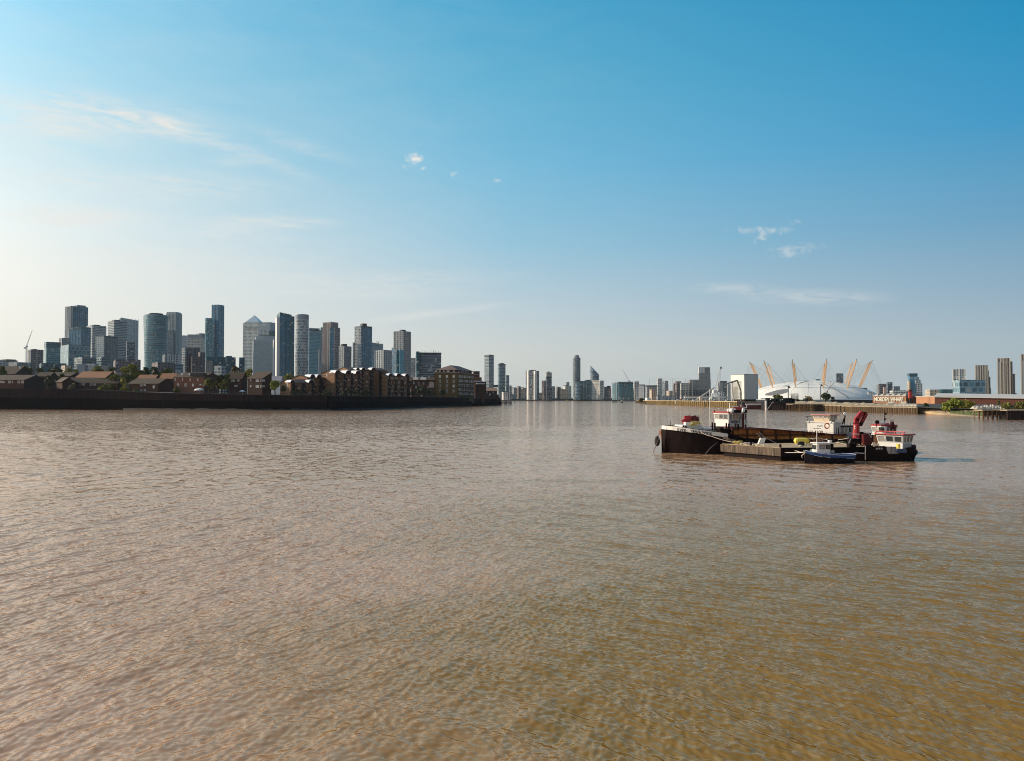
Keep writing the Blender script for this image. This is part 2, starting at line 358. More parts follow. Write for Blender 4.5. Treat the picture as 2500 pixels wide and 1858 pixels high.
    t = MM('SUBTRACT', MM('MULTIPLY_ADD', noise(1.0, (.02, .035, 1), 3, .5, 1.0), .9, .22), MM('MULTIPLY', ol, .40))
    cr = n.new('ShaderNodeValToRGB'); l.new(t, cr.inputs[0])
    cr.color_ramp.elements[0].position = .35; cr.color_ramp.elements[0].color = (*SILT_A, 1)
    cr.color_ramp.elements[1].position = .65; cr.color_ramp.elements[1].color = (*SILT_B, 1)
    # capillary ripples finer than the mesh, stronger inside gusts
    calm = noise(1.0, (.010, .045, 1), 4, .6, 1.0)
    k = MM('MULTIPLY_ADD', calm, 1.6, .1, clamp=True)
    # distance from the viewer of the ripples that the mesh no longer carries
    ln = VM('LENGTH', g.outputs['Position']); q = n.new('ShaderNodeVectorMath'); q.operation = 'LENGTH'; l.new(g.outputs['Position'], q.inputs[0])
    far = MM('MULTIPLY_ADD', q.outputs['Value'], 1/260.0, .12, clamp=True)
    n1 = VM('SUBTRACT', noise(3.2, (1, .8, 1), 3, .7, .4, True, R(20)), (.5, .5, .5)); n2 = VM('SUBTRACT', noise(.8, (1, .8, 1), 2, .6, .3, True, R(-25)), (.5, .5, .5))
    s1 = VM('SCALE', n1, None, MM('MULTIPLY', MM('MULTIPLY_ADD', far, .66, .18), k)); s2 = VM('SCALE', n2, None, MM('MULTIPLY', MM('MULTIPLY', far, .46), k))
    s = VM('MULTIPLY', VM('ADD', s1, s2), (1, 1, 0))
    # fine wavelets: elongated along the two crest directions
    def wavelet(ang, sc_, al):
        m1 = n.new('ShaderNodeMapping'); m1.inputs['Rotation'].default_value = (0, 0, -ang); l.new(g.outputs['Position'], m1.inputs[0])
        m2 = n.new('ShaderNodeMapping'); m2.inputs['Scale'].default_value = (sc_, sc_*al, 1); l.new(m1.outputs[0], m2.inputs[0])
        t_ = n.new('ShaderNodeTexNoise'); t_.inputs['Scale'].default_value = 1; t_.inputs['Detail'].default_value = 2.5; t_.inputs['Roughness'].default_value = .55; t_.inputs['Distortion'].default_value = .5; l.new(m2.outputs[0], t_.inputs[0])
        c_ = n.new('ShaderNodeCombineXYZ'); c_.inputs[0].default_value = math.cos(ang); c_.inputs[1].default_value = math.sin(ang)
        return VM('SCALE', c_.outputs[0], None, MM('SUBTRACT', t_.outputs[0], .5))
    sd = MM('MULTIPLY_ADD', sp.outputs[0], .09, .45, clamp=True)
    fine = VM('ADD', VM('SCALE', wavelet(R(-26), 9.0, .22), None, MM('SUBTRACT', 1.0, sd)), VM('SCALE', wavelet(R(38), 9.0, .22), None, sd))
    s = VM('ADD', s, VM('SCALE', fine, None, MM('MULTIPLY', k, .62)))
    nrm = VM('NORMALIZE', VM('ADD', VM('MULTIPLY', g.outputs['Normal'], (2.3, 2.3, 1)), s))
    # light scattered back out of the silty body comes out evenly; the skin mirrors the sky by Fresnel
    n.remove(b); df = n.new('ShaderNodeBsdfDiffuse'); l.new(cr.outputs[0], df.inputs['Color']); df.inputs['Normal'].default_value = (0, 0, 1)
    up_ = n.new('ShaderNodeCombineXYZ'); up_.inputs[2].default_value = 1.0
    fl = VM('NORMALIZE', VM('ADD', VM('SCALE', nrm, None, .45), up_.outputs[0])); l.new(fl, df.inputs['Normal'])
    gl = n.new('ShaderNodeBsdfGlossy'); gl.inputs['Color'].default_value = (1.0, .87, .78, 1); gl.inputs['Roughness'].default_value = .07; l.new(nrm, gl.inputs['Normal'])
    fr = n.new('ShaderNodeFresnel'); fr.inputs['IOR'].default_value = 1.75; l.new(nrm, fr.inputs['Normal'])
    mx = n.new('ShaderNodeMixShader'); l.new(fr.outputs[0], mx.inputs[0]); l.new(df.outputs[0], mx.inputs[1]); l.new(gl.outputs[0], mx.inputs[2])
    l.new(mx.outputs[0], n['Material Output'].inputs['Surface'])
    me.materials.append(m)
    return o
SILT_A = (.235, .124, .011); SILT_B = (.45, .265, .155)
make_water()

# ------------------------------------------------------------------ banks
def foot(px0, pxc, px1, Y, k=1.0):
    """rectangle whose nearest corner is seen at pxc, whose left face ends at px0 and right face at px1; depth/width ratio k"""
    xc = (pxc-1250)/FPX*Y; t0 = (px0-1250)/FPX; t1 = (px1-1250)/FPX
    if pxc-px0 < .01: pxc_ = px0+.4; xc = (pxc_-1250)/FPX*Y
    if px1-pxc < .01: pxc_ = px1-.4; xc = (pxc_-1250)/FPX*Y
    best = None
    for i in range(1, 900):
        a = R(-62+214*i/900.0)
        d0 = math.cos(a)+t0*math.sin(a); d1 = k*(math.sin(a)-t1*math.cos(a))
        if d0 < .02 or d1 < .02: continue
        w0 = (xc-t0*Y)/d0; w1 = (t1*Y-xc)/d1
        if w0 <= 0 or w1 <= 0: continue
        e = abs(math.log(w0/w1))
        if best is None or e < best[0]: best = (e, a, (w0*w1)**.5)
    e, a, w = best
    c = Vector((xc, Y)); Ld = Vector((-math.cos(a), math.sin(a))); Rd = Vector((math.sin(a), math.cos(a)))
    return [tuple(c), tuple(c+Rd*w*k), tuple(c+Rd*w*k+Ld*w), tuple(c+Ld*w)]
def localize(pts):
    cx = sum(p[0] for p in pts)/len(pts); cy = sum(p[1] for p in pts)/len(pts)
    return (cx, cy), [(p[0]-cx, p[1]-cy) for p in pts]
def grow(pts, d):
    """offset a convex footprint outwards by d"""
    n = len(pts); out = []
    for i in range(n):
        p = Vector(pts[i]); a = (p-Vector(pts[i-1])).normalized(); b = (Vector(pts[(i+1) % n])-p).normalized()
        na = Vector((a.y, -a.x)); nb = Vector((b.y, -b.x)); m = (na+nb); m = m/max(.3, m.length_squared/2)
        out.append(tuple(p+m*d))
    return out

GROUND = mat('ground_earth', (.07, .06, .045), .9, var=.5, scale=.05)
def land(name, ring):
    """ground sheet filled inside a ring of (px, distance, height)"""
    from mathutils.geometry import tessellate_polygon
    pts = [Vector((X(p, Y), Y, z)) for p, Y, z in ring]
    tri = tessellate_polygon([[Vector((p.x, p.y, 0)) for p in pts]])
    mb = MB()
    for t in tri:
        q = [pts[k] for k in t]
        if (q[1]-q[0]).cross(q[2]-q[0]).z < 0: q = q[::-1]
        mb.face(q)
    o = mb.build(name, GROUND); tag(o, kind='structure'); return o

# north bank: (px, distance, height of the wall top)
NB = [(-700, 560), (-350, 500), (0, 477), (200, 470), (400, 452), (600, 436), (800, 434), (930, 490), (1040, 580), (1110, 640), (1160, 700), (1222, 741)]
NBTOP = {-700: 947, -350: 948, 0: 949, 200: 951, 400: 960, 600: 964, 800: 967.5, 930: 969, 1040: 970, 1110: 971, 1160: 973, 1222: 975}
def nb_y(px):
    for (a, ya), (b, yb) in zip(NB[:-1], NB[1:]):
        if a <= px <= b: return ya+(yb-ya)*(px-a)/(b-a)
    return NB[-1][1]
def nb_top(px):
    ks = sorted(NBTOP)
    for a, b in zip(ks[:-1], ks[1:]):
        if a <= px <= b:
            y = NBTOP[a]+(NBTOP[b]-NBTOP[a])*(px-a)/(b-a); break
    else: y = NBTOP[ks[-1]]
    return Z(y, nb_y(px)+6)
fr = []
pxs = sorted(set([p for p, _ in NB]+list(range(-100, 1222, 60))))
for p in pxs: fr.append((p, nb_y(p)+6, nb_top(p)))
land('north_bank_ground', fr+[(1215, 800, 4), (1205, 1000, 3), (1195, 1500, 3), (1190, 1880, 3), (1190, 5000, 3), (200, 5000, 3), (-1500, 3600, 3), (-2200, 1500, 3), (-1500, 700, 9)])
land('far_bank_ground', [(1191, 1881, 3), (1400, 1872, 3), (1670, 1865, 3), (2000, 1990, 3), (2600, 9000, 3), (1900, 12000, 3), (900, 12000, 3), (1191, 5001, 3)])
# peninsula on the right
PB = [(1553, 1080, 3.5), (1580, 900, 4.0), (1640, 761, 4.4), (1740, 626, 4.6), (1800, 560, 4.6), (1860, 500, 4.4), (1930, 460, 4.0), (2000, 430, 3.6), (2070, 400, 3.2), (2140, 378, 3.0), (2238, 352, 3.0), (2300, 340, 2.6), (2400, 330, 2.6), (2600, 300, 3.0), (3100, 230, 3.4)]
land('peninsula_ground', PB+[(4500, 200, 3), (5200, 1200, 3), (4800, 2000, 3), (3600, 3000, 3), (2500, 2600, 3), (1980, 1960, 3), (1700, 1700, 3), (1575, 1300, 3.5)])

# river wall of the north bank: panels, coping, tide-stained foot
WALLM = mat('river_wall_concrete', (.022, .012, .012), .9, var=.6, scale=.3, streak=1, spec=.05)
WETM = mat('tide_stained_wall', (.006, .0022, .0016), .9, var=.6, scale=.4, streak=1, spec=.03)
COPE = mat('wall_coping', (.045, .036, .033), .8)
rw = thing('river_wall', 'long dark stained concrete river wall below the brown houses and warehouses on the left bank', 'wall')
w1, w2, w3, w4 = MB(), MB(), MB(), MB()
for a, b in zip(fr[:-1], fr[1:]):
    A = Vector((X(a[0], a[1]), a[1], 0)); B = Vector((X(b[0], b[1]), b[1], 0)); d = (B-A); L = d.length; d.normalize(); nn = Vector((d.y, -d.x, 0))
    def q(mb, z0a, z0b, z1a, z1b, off, th, u0=0):
        p = [A+nn*off, B+nn*off]; s = [A+nn*(off-th), B+nn*(off-th)]
        mb.face([(p[0].x, p[0].y, z0a), (p[1].x, p[1].y, z0b), (p[1].x, p[1].y, z1b), (p[0].x, p[0].y, z1a)])
        mb.face([(p[0].x, p[0].y, z1a), (p[1].x, p[1].y, z1b), (s[1].x, s[1].y, z1b), (s[0].x, s[0].y, z1a)])
    za, zb_ = a[2], b[2]
    q(w1, za*.58, zb_*.58, za, zb_, .5, 1.0)
    q(w2, -1.5, -1.5, za*.58, zb_*.58, .75, .8)
    q(w3, za, zb_, za+.25, zb_+.25, .7, .9)
    k = int(L/2.6) if a[0] > 560 else 0
    for i in range(k):
        t = (i+.5)/k; c = A+d*L*t; z = za+(zb_-za)*t
        Mx = Matrix.Translation(c+nn*.55) @ Matrix.Rotation(math.atan2(d.y, d.x), 4, 'Z')
        w4.cbox((0, 0, z*.79), (.22, .2, z*.42), Mx)
w1.build('wall_panels', WALLM, rw); w2.build('wall_foot', WETM, rw); w3.build('coping', COPE, rw); w4.build('buttress_ribs', WETM, rw)
# stony foreshore between wall and water
FORE = mat('wet_foreshore_stones', (.022, .017, .014), .7, var=.7, scale=1.2)
mb = MB(); prev = None
for p in np.linspace(300, 1150, 60):
    Y = nb_y(p); w = 6.0*math.sin(math.pi*min(1, max(0, (p-300)/850)))**.5+.2
    row = [(X(p, Y-w+rng.uniform(-.8, .8)), Y-w, -.12), (X(p, Y), Y+1, .35+rng.uniform(-.1, .15)), (X(p, Y+5.6), Y+5.6, 1.1+rng.uniform(-.2, .3))]
    if prev:
        for i in range(2): mb.face([prev[i], row[i], row[i+1], prev[i+1]])
    prev = row
tag(mb.build('foreshore', FORE), kind='structure')
# riverside railing along the walk
rl = thing('riverside_railing', 'thin dark railing along the river walk on top of the left bank wall', 'railing')
r1 = MB(); r2_ = MB()
for a, b in zip(fr[:-1], fr[1:]):
    if a[0] < 440: continue
    A = Vector((X(a[0], a[1]), a[1], a[2]+.25)); B = Vector((X(b[0], b[1]), b[1], b[2]+.25)); L = (B-A).length
    for h in (.5, 1.1): r1.bar(A+Vector((0, .6, h)), B+Vector((0, .6, h)), .05, 4)
    for i in range(int(L/2.2)): c = A+(B-A)*i*2.2/L; r2_.bar(c+Vector((0, .6, 0)), c+Vector((0, .6, 1.12)), .05, 4)
RAILM = mat('railing_paint', (.09, .075, .065), .6)
r1.build('rail', RAILM, rl); r2_.build('posts', RAILM, rl)

# far bank wall, straight ahead
FW = mat('far_quay_wall', (.035, .05, .055), .8, var=.4)  # bluish tone has distance haze put into the wall colour
mb = MB()
far = [(1205, 1860), (1300, 1868), (1400, 1866), (1500, 1860), (1600, 1858), (1670, 1860), (1900, 1900)]
for a, b in zip(far[:-1], far[1:]):
    A = (X(*a), a[1]); B = (X(*b), b[1])
    mb.face([(A[0], A[1], -1), (B[0], B[1], -1), (B[0], B[1], 4.2), (A[0], A[1], 4.2)]); mb.face([(A[0], A[1], 4.2), (B[0], B[1], 4.2), (B[0], B[1]+30, 4.2), (A[0], A[1]+30, 4.2)])
tag(mb.build('quay_wall', FW), 'low dark quay wall of the far shore straight ahead across the water', 'wall')

# ------------------------------------------------------------------ distant towers and blocks
F = facade  # facade colours lifted and blued to stand in for distance haze
F('f_teal_dark', (.012, .075, .10), (.04, .11, .13), 3, 3.6, .14, .2, spread=.5, pblind=.06)
F('f_teal', (.04, .19, .24), (.20, .38, .43), 3, 3.6, .16, .25, spread=.5)
F('f_blue', (.03, .15, .25), (.12, .28, .38), 2.6, 3.6, .16, .16, spread=.45, pblind=.05)
F('f_blue_pale', (.20, .32, .39), (.36, .45, .50), 3, 3.8, .14, .12, spread=.3, pblind=.08)
F('f_grey', (.12, .145, .16), (.28, .30, .31), 3, 3.6, .25, .3, spread=.4)
F('f_grey_panel', (.34, .365, .38), (.40, .425, .44), 3, 3.6, .08, .08, spread=.12, pblind=0, rough=.4)
F('f_stone_grid', (.07, .075, .08), (.50, .465, .42), 3.6, 3.9, .45, .42, spread=.5)
F('f_steel_grid', (.22, .23, .22), (.72, .71, .65), 3.4, 3.9, .35, .40, spread=.5)
F('f_brown', (.05, .06, .07), (.17, .125, .115), 4, 3.2, .5, .4, spread=.5)
F('f_brick_purple', (.05, .065, .075), (.19, .155, .155), 3.4, 3.1, .5, .35, spread=.5)
F('f_white_grid', (.06, .08, .09), (.48, .49, .49), 4, 3.6, .4, .35, spread=.5)
F('f_white', (.10, .12, .14), (.62, .60, .56), 4, 3.4, .6, .5, spread=.5)
F('f_cream', (.09, .09, .09), (.50, .40, .30), 4, 3.3, .6, .5, spread=.4)
F('f_diamond', (.06, .14, .18), (.24, .34, .39), 7, 7, .3, .3, spread=.7, stag=.5)
F('f_scales', (.12, .15, .17), (.42, .44, .45), 5, 6.6, .3, .35, spread=.7, stag=.5, pblind=.2)
F('f_hsbc', (.05, .22, .29), (.20, .37, .42), 6, 3.9, .04, .38, spread=.2, pblind=.03)
F('f_band_dark', (.03, .04, .055), (.17, .19, .23), 3, 3.1, .03, .42, spread=.4, pblind=.15)
F('f_band_blue', (.04, .09, .12), (.26, .34, .39), 3, 3.2, .03, .38, spread=.4, pblind=.1)
F('f_pink_stripe', (.04, .035, .04), (.44, .34, .30), 3.2, 60, .52, .01, spread=.4)
F('f_white_stripe', (.03, .05, .07), (.55, .54, .52), 3.6, 60, .5, .01, spread=.4)
F('f_beige_stripe', (.07, .06, .055), (.40, .34, .28), 3.0, 60, .55, .01, spread=.4)
F('f_concrete', (.18, .17, .16), (.27, .255, .24), 7, 7, .7, .7, spread=.4, pblind=0)
F('f_lacy', (.03, .06, .08), (.22, .25, .27), 2.2, 5.2, .45, .4, spread=.5, stag=.5)
SLABW = mat('slab_white', (.55, .56, .55), .6, var=.1); SLABG = mat('slab_grey', (.25, .27, .29), .6, var=.15)
SLABT = mat('slab_teal', (.22, .30, .32), .5, var=.15); DARKM = mat('dark_metal', (.03, .035, .04), .5, var=.2)
STEELM = mat('light_steel', (.45, .46, .46), .45, var=.12); BROWNR = mat('brown_roofing', (.12, .085, .07), .8)
WHITEM = mat('white_render', (.72, .70, .66), .6, var=.06)
BZ = 2.6
def vol(root, nm, px0, pxc, px1, ytop, Y, m, k=1.0, slabs=None, fins=None, z0=BZ, ztop=None, crown=None, roofm=None, dz=None):
    """one volume of a building as a part (plus its slabs and fins)"""
    pts = foot(px0, pxc, px1, Y, k); ox, oy = root.location.x, root.location.y
    pts = [(p[0]-ox, p[1]-oy) for p in pts]
    zt = Z(ytop, Y) if ztop is None else ztop
    tops = zt if dz is None else [zt+d for d in dz]
    mb = MB(); mb.prism(pts, z0, tops, mi=0, capmi=1); body = mb.build(nm, [MATS[m] if isinstance(m, str) else m, roofm or DARKM], root)
    if slabs:
        fh, d, sm = slabs; s = MB(); q = grow(pts, d); z = z0+fh
        th_ = 1.15 if d >= .8 else .6
        while z < zt-.3: s.prism(q, z, z+th_); z += fh
        s.build('floor_slabs', sm, root)
    if fins:
        sp, d, fm = fins; s = MB(); q = grow(pts, d/2)
        for i in (0, 3):
            a = Vector(q[i]); b = Vector(q[(i+1) % 4]); n_ = max(1, int((b-a).length/sp))
            ang = math.atan2((b-a).y, (b-a).x)
            for j in range(n_+1):
                c = a+(b-a)*j/n_; Mx = Matrix.Translation((c.x, c.y, 0)) @ Matrix.Rotation(ang, 4, 'Z')
                s.box(-.4, .4, -d/2, d/2, z0, zt+(.8 if crown else 0), Mx)
        s.build('vertical_fins', fm, root)
    if crown:
        s = MB(); s.prism(grow(pts, .35), zt-crown[0], zt+.15, cap=False); s.prism(grow(pts, .35), zt+.15, zt+.3); s.build('roof_band', crown[1], root)
    return pts, zt
def plant(root, px0, px1, ytop, Y, zb, m=None, k=.7):
    pts = foot(px0, px0+.35*(px1-px0), px1, Y+6, k); ox, oy = root.location.x, root.location.y
    mb = MB(); mb.prism([(p[0]-ox, p[1]-oy) for p in pts], zb-.5, Z(ytop, Y+6)); mb.build('roof_plant', m or DARKM, root)
def T(nm, label, cat, px0, pxc, px1, ytop, Y, m, k=1.0, pl=None, part='facade', **kw):
    x = X((px0+px1)/2, Y); r = thing(nm, label, cat, (x, Y+10, 0))
    _, zt = vol(r, part, px0, pxc, px1, ytop, Y, m, k, **kw)
    if pl: plant(r, pl[0], pl[1], pl[2], Y, zt)
    return r, zt

# --- left cluster
r, _ = T('low_office', 'low white office block with vertical panels at the far left edge of the skyline', 'building', -30, -10, 42, 878, 1100, 'f_white', pl=(2, 38, 877))
vol(r, 'wing', 20, 41, 75, 884, 1090, 'f_grey')
T('brown_apartment_block', 'purple-brown apartment block with white uprights beside the thin white crane, far left', 'building', 67, 74, 104, 853, 1250, 'f_brick_purple', slabs=(3.1, .5, SLABG), fins=(8, .5, SLABW), pl=(76, 90, 852))
T('teal_apartment_tower', 'squat teal glass apartment block with plain glass top band, right of the brown block', 'tower', 107, 112, 146, 835, 1300, 'f_teal', slabs=(3.3, .5, SLABT), crown=(9, MATS['f_teal_dark']))
T('grey_step_tower', 'grey gridded shoulder block left of the tallest dark tower', 'tower', 143, 150, 170, 825, 1420, 'f_grey', fins=(5, .3, SLABG))
r, z = T('residential_skyscraper', 'tallest dark blue tower of the left cluster with a pale striped left side', 'tower', 157, 172, 212, 747, 1932, 'f_blue', fins=(4.5, .5, DARKM))
plant(r, 175, 207, 744.6, 1932, z, MATS['f_blue'])
vol(r, 'striped_side', 156.6, 171.2, 176, 748, 1925, 'f_white_stripe', k=.3)
T('stepped_glass_tower', 'dark blue-green glass tower standing in front of the tallest left tower', 'tower', 169, 196, 219, 798, 1500, 'f_blue', fins=(6, .5, SLABT), crown=(5, MATS['f_teal_dark']))
T('patterned_glass_block', 'broad glass block with diamond cladding at the foot of the left cluster', 'building', 146, 166, 217, 841, 1350, 'f_diamond', k=.6)
T('dark_glass_podium', 'low dark green glass block below the squat teal tower', 'building', 95, 100, 160, 886, 1150, 'f_teal_dark', k=.5)
T('balcony_tower', 'white banded balcony tower right of the tallest left tower', 'tower', 211, 224, 257, 794, 1600, 'f_band_blue', slabs=(3.4, 1.2, SLABW), pl=(219, 243, 792.5))
r, z = T('ribbed_grey_tower', 'grey ribbed tower with a pale left face between two banded towers', 'tower', 233, 252, 286, 820, 1350, 'f_grey', fins=(2.6, .6, SLABG), crown=(3, DARKM))
vol(r, 'pale_side', 232.8, 251.8, 254, 822, 1346, 'f_white', k=.12)
T('tall_balcony_tower', 'tall banded balcony tower in front of the pale diamond-clad tower', 'tower', 262, 277, 308, 783, 1560, 'f_band_blue', slabs=(3.4, 1.3, SLABW), pl=(271, 291, 780.5))
T('diamond_clad_tower', 'pale blue-grey tower with diamond bracing and a sloping open top', 'tower', 289, 293, 336, 777, 1950, 'f_blue_pale', dz=(2, -4, -2, 3), crown=None, fins=(6, .5, STEELM))
T('plain_slate_block', 'plain slate-blue block in front of the diamond-clad tower', 'tower', 307, 309, 328, 834, 1500, 'f_band_dark', crown=(1, SLABG))
T('terraced_glass_flats', 'low glass flats with stepped curved terraces below the left towers', 'building', 181, 200, 236, 872, 1050, 'f_band_blue', k=.7, slabs=(3.2, .8, SLABG))
T('rounded_glass_flats', 'low rounded glass terrace building left of the long brick block', 'building', 236, 247, 268, 872, 1040, 'f_band_blue', k=.7, slabs=(3.2, .8, SLABT))
T('pink_flats', 'small pink block of flats behind the orange-lit roof', 'building', 149, 158, 172, 892, 800, 'f_cream', k=.6)
T('grey_flats', 'small mauve-grey block of flats under the terraced glass flats', 'building', 186, 206, 208, 889, 780, 'f_grey_panel', k=.6)
T('beige_flats', 'small beige block with a row of square windows above the tree tops', 'building', 207, 230, 236, 888, 785, 'f_white', k=.6)
T('long_beige_block', 'long low beige block right of the square-windowed one', 'building', 228, 262, 268, 893, 790, 'f_concrete', k=.6)
T('brick_block', 'long low purple-brown brick block left of the round tower', 'building', 276, 281, 345, 877, 900, 'f_brick_purple', k=.35)
# --- round banded tower
Y = 1300; r = thing('round_banded_tower', 'round glass tower wrapped in wavy projecting balcony rings', 'tower', (X(366.5, Y), Y+20, 0))
zt = Z(767, Y); mb = MB(); body = MB(); hw = (398-335)/2/FPX*Y*.93
def rad(t, z):
    f = z/zt; base = hw*(.80+.20*min(1, f*1.15)**.8); return base
N = 40; ring = 0
prof = [(rad(0, z)*.93, z) for z in np.linspace(BZ, zt, 14)]
revolve(body, prof, 40); body.face([(prof[-1][0]*math.cos(t), prof[-1][0]*math.sin(t), zt) for t in np.linspace(0, 2*math.pi, 40, endpoint=False)])
body.build('glass_drum', MATS['f_teal'], r)
z = 6.0; i = 0
while z < zt+.5:
    Rr = [rad(0, z)*(1.0+.055*math.cos(2*(2*math.pi*k/N)-i*.17)+.02*math.cos(3*2*math.pi*k/N+i*.3)) for k in range(N)]
    pts = [(Rr[k]*math.cos(2*math.pi*k/N), Rr[k]*math.sin(2*math.pi*k/N)) for k in range(N)]
    mb.prism(pts, z, z+1.3); z += 4.35; i += 1
mb.build('balcony_rings', SLABT, r); s = MB(); s.prism([(hw*.55*math.cos(t), hw*.55*math.sin(t)) for t in np.linspace(0, 6.283, 24, endpoint=False)], zt, zt+3); s.build('roof_plant', DARKM, r)
# --- middle of the skyline
r, z = T('crowned_residential_tower', 'grey-white striped tower with an open crown right of the round banded tower', 'tower', 405, 427, 442, 765, 1700, 'f_white_stripe', fins=(3.2, .6, SLABW), crown=(2.2, STEELM))
vol(r, 'shoulder_block', 397, 421, 432, 806, 1690, 'f_grey', fins=(3.4, .5, SLABG)); vol(r, 'crown_frame', 406, 428, 441, 761.5, 1704, 'f_white_stripe', k=.9, z0=z)
T('silver_grid_block', 'low silver grid office block between the round tower and the dark brown block', 'building', 396, 402, 446, 864, 1250, 'f_white_grid', fins=(5, .4, SLABW), k=.6)
r, z = T('pale_green_tower', 'plain pale green-grey office tower left of the square-windowed stone one', 'tower', 440, 456, 459, 819, 2100, 'f_grey_panel')
r, z = T('stone_office_tower', 'pale stone office tower with rows of small square windows', 'tower', 457, 492, 502, 817, 1950, 'f_stone_grid', crown=(9, SLABG), k=1)
plant(r, 478, 500, 813.5, 1950, z, SLABG)
r, z = T('twin_blue_tower', 'tallest blue glass tower in the middle, with a lower left half', 'tower', 516, 532, 545, 743.6, 1717, 'f_blue', fins=(7, .5, DARKM))
vol(r, 'lower_half', 500, 503, 517.5, 776, 1700, 'f_teal', k=1.1, fins=(5, .5, SLABT))
r, z = T('brown_stepped_block', 'purple-brown stepped apartment block with a white balcony edge on its left', 'building', 445, 452, 487, 848, 1000, 'f_brick_purple', fins=(7, .4, SLABG), k=.8)
vol(r, 'lower_step', 483, 488, 500, 860, 990, 'f_brick_purple'); vol(r, 'balcony_edge', 444.6, 451, 453, 849.5, 994, 'f_white_grid', k=.3, slabs=(3.2, .8, SLABW)); vol(r, 'front_bay', 465, 468, 488, 870, 985, 'f_brown', k=.3)
T('low_brick_offices', 'low brown brick office with a pinkish left end below the silver grid block', 'building', 370, 384, 426, 884, 850, 'f_brick_purple', k=.5)
T('low_glass_offices', 'low blue banded glass office left of the stepped brown block', 'building', 422, 427, 446, 888, 860, 'f_band_blue', k=.7)
r, z = T('teal_data_centre', 'long low dark teal block with a notched roofline', 'building', 500, 503, 588, 871, 1150, 'f_teal_dark', k=.4)
vol(r, 'raised_end', 583, 585, 597, 872.5, 1140, 'f_teal_dark', k=1.5); vol(r, 'pale_panel', 500, 501, 521, 880, 1120, 'f_concrete', k=.3); vol(r, 'roof_step', 550, 552, 566, 869, 1145, 'f_teal_dark', k=.7)
T('small_white_flats', 'small stepped white block of flats in front of the dark teal block', 'building', 523, 540, 551, 893, 720, 'f_white_grid', k=.8, slabs=(3, .4, SLABW))
# pyramid tower
Y = 2137; r, z = T('pyramid_roofed_tower', 'pale steel office tower with a pyramid roof', 'tower', 592, 634, 648, 789.5, Y, 'f_steel_grid', k=1)
pts = [(p[0]-r.location.x, p[1]-r.location.y) for p in foot(592, 634, 648, Y)]; c, _ = localize(pts)
q = [(c[0]+(p[0]-c[0])*.92, c[1]+(p[1]-c[1])*.92) for p in pts]; mb = MB(); mb.prism(pts, z, z+1.0)
za = Z(769, Y+20); mb.v and None
for i in range(4): mb.face([(q[i][0], q[i][1], z+1), (q[(i+1) % 4][0], q[(i+1) % 4][1], z+1), (c[0], c[1], za)])
mb.build('pyramid_roof', mat('pyramid_steel', (.60, .62, .60), .35, metal=.3, var=.06), r)
vol(r, 'recessed_shoulder', 596, 632, 645, 786, 2130, 'f_steel_grid', z0=z-12, k=.9)
r, z = T('bank_office_tower', 'grey office tower with white sign at its top beside the pyramid roof', 'tower', 630, 659, 676, 787, 2080, 'f_grey_panel', crown=(2, SLABG))
vol(r, 'glazed_band', 629.5, 658.6, 676, 806, 2072, 'f_white_grid', z0=Z(818, 2072)); vol(r, 'dark_band', 655, 656, 676, 808, 2068, 'f_teal_dark', z0=Z(818, 2068), k=.4)
x0 = X(643, 2070)-r.location.x
text_mesh('citi', 12.5, .3, WHITEM, r, 'lettering', (x0+2, 2064-r.location.y, Z(796, 2064)), (R(90), 0, R(-4)), .15)
r, z = T('grey_panel_block', 'big plain grey panelled block in front of the bank offices', 'tower', 616, 618, 668, 829, 1650, 'f_grey_panel', crown=(1.2, SLABW), k=.5)
vol(r, 'upper_setback', 622, 624, 672, 820, 1670, 'f_grey_panel', k=.5); vol(r, 'white_edge', 665.5, 667, 669, 829, 1640, WHITEM, k=.4)
# slanted-top blue tower
Y = 1500; r, z = T('slant_topped_tower', 'tall blue glass tower with a sloping peaked top and bright left edge', 'tower', 674.5, 682, 711, 772, Y, 'f_blue', dz=(0, 0, 0, 0), fins=(9, .7, DARKM), k=1)
pts = [(p[0]-r.location.x, p[1]-r.location.y) for p in foot(674.5, 682, 711, Y)]
mb = MB(); mb.prism(pts, z, [Z(762, Y), Z(767, Y), Z(765, Y), Z(768, Y)]); mb.build('sloping_top', MATS['f_teal_dark'], r)
vol(r, 'dark_side', 705, 706, 718, 772, Y-3, 'f_teal_dark', k=1.3); vol(r, 'sunlit_edge', 671, 675, 682.2, 775, Y-6, WHITEM, k=.5)  # white strip stands in for the sunlit left face
# rounded patterned tower
Y = 1750; r = thing('rounded_scale_tower', 'round grey tower with a scaly facade right of the slant-topped blue tower', 'tower', (X(732, Y), Y+16, 0)); mb = MB(); hw = 16.2/FPX*Y; zt = Z(769, Y)
revolve(mb, [(hw*1.03, BZ), (hw, zt), (hw*.97, zt+1.5), (hw*.9, zt+2.5), (.1, zt+2.6)], 36); mb.build('facade', MATS['f_scales'], r, smooth=False)
s = MB(); revolve(s, [(hw*1.01, zt-9), (hw*1.01, zt+1)], 36); s.build('crown_screen', SLABG, r)
r, z = T('blue_banded_tower', 'turquoise banded office tower with a dark sign near its top', 'tower', 746, 754, 783, 800, 2150, 'f_hsbc', slabs=(3.9, .3, SLABT), dz=(0, -5, -3, 0))
vol(r, 'plain_crown', 745.8, 753.9, 783.2, 800.5, 2145, 'f_blue_pale', z0=Z(812, 2145), dz=(0, -5, -3, 0))
text_mesh('HSBC', 9.5, .4, DARKM, r, 'lettering', (X(764.5, 2140)-r.location.x, 2132-r.location.y, Z(808.5, 2132)), (R(90), 0, R(12)), .25)
mb = MB()
for sx in (-1, 1): mb.face([(sx*6, 0, 3.2), (sx*0, 0, 0), (sx*6, 0, -3.2)]); 
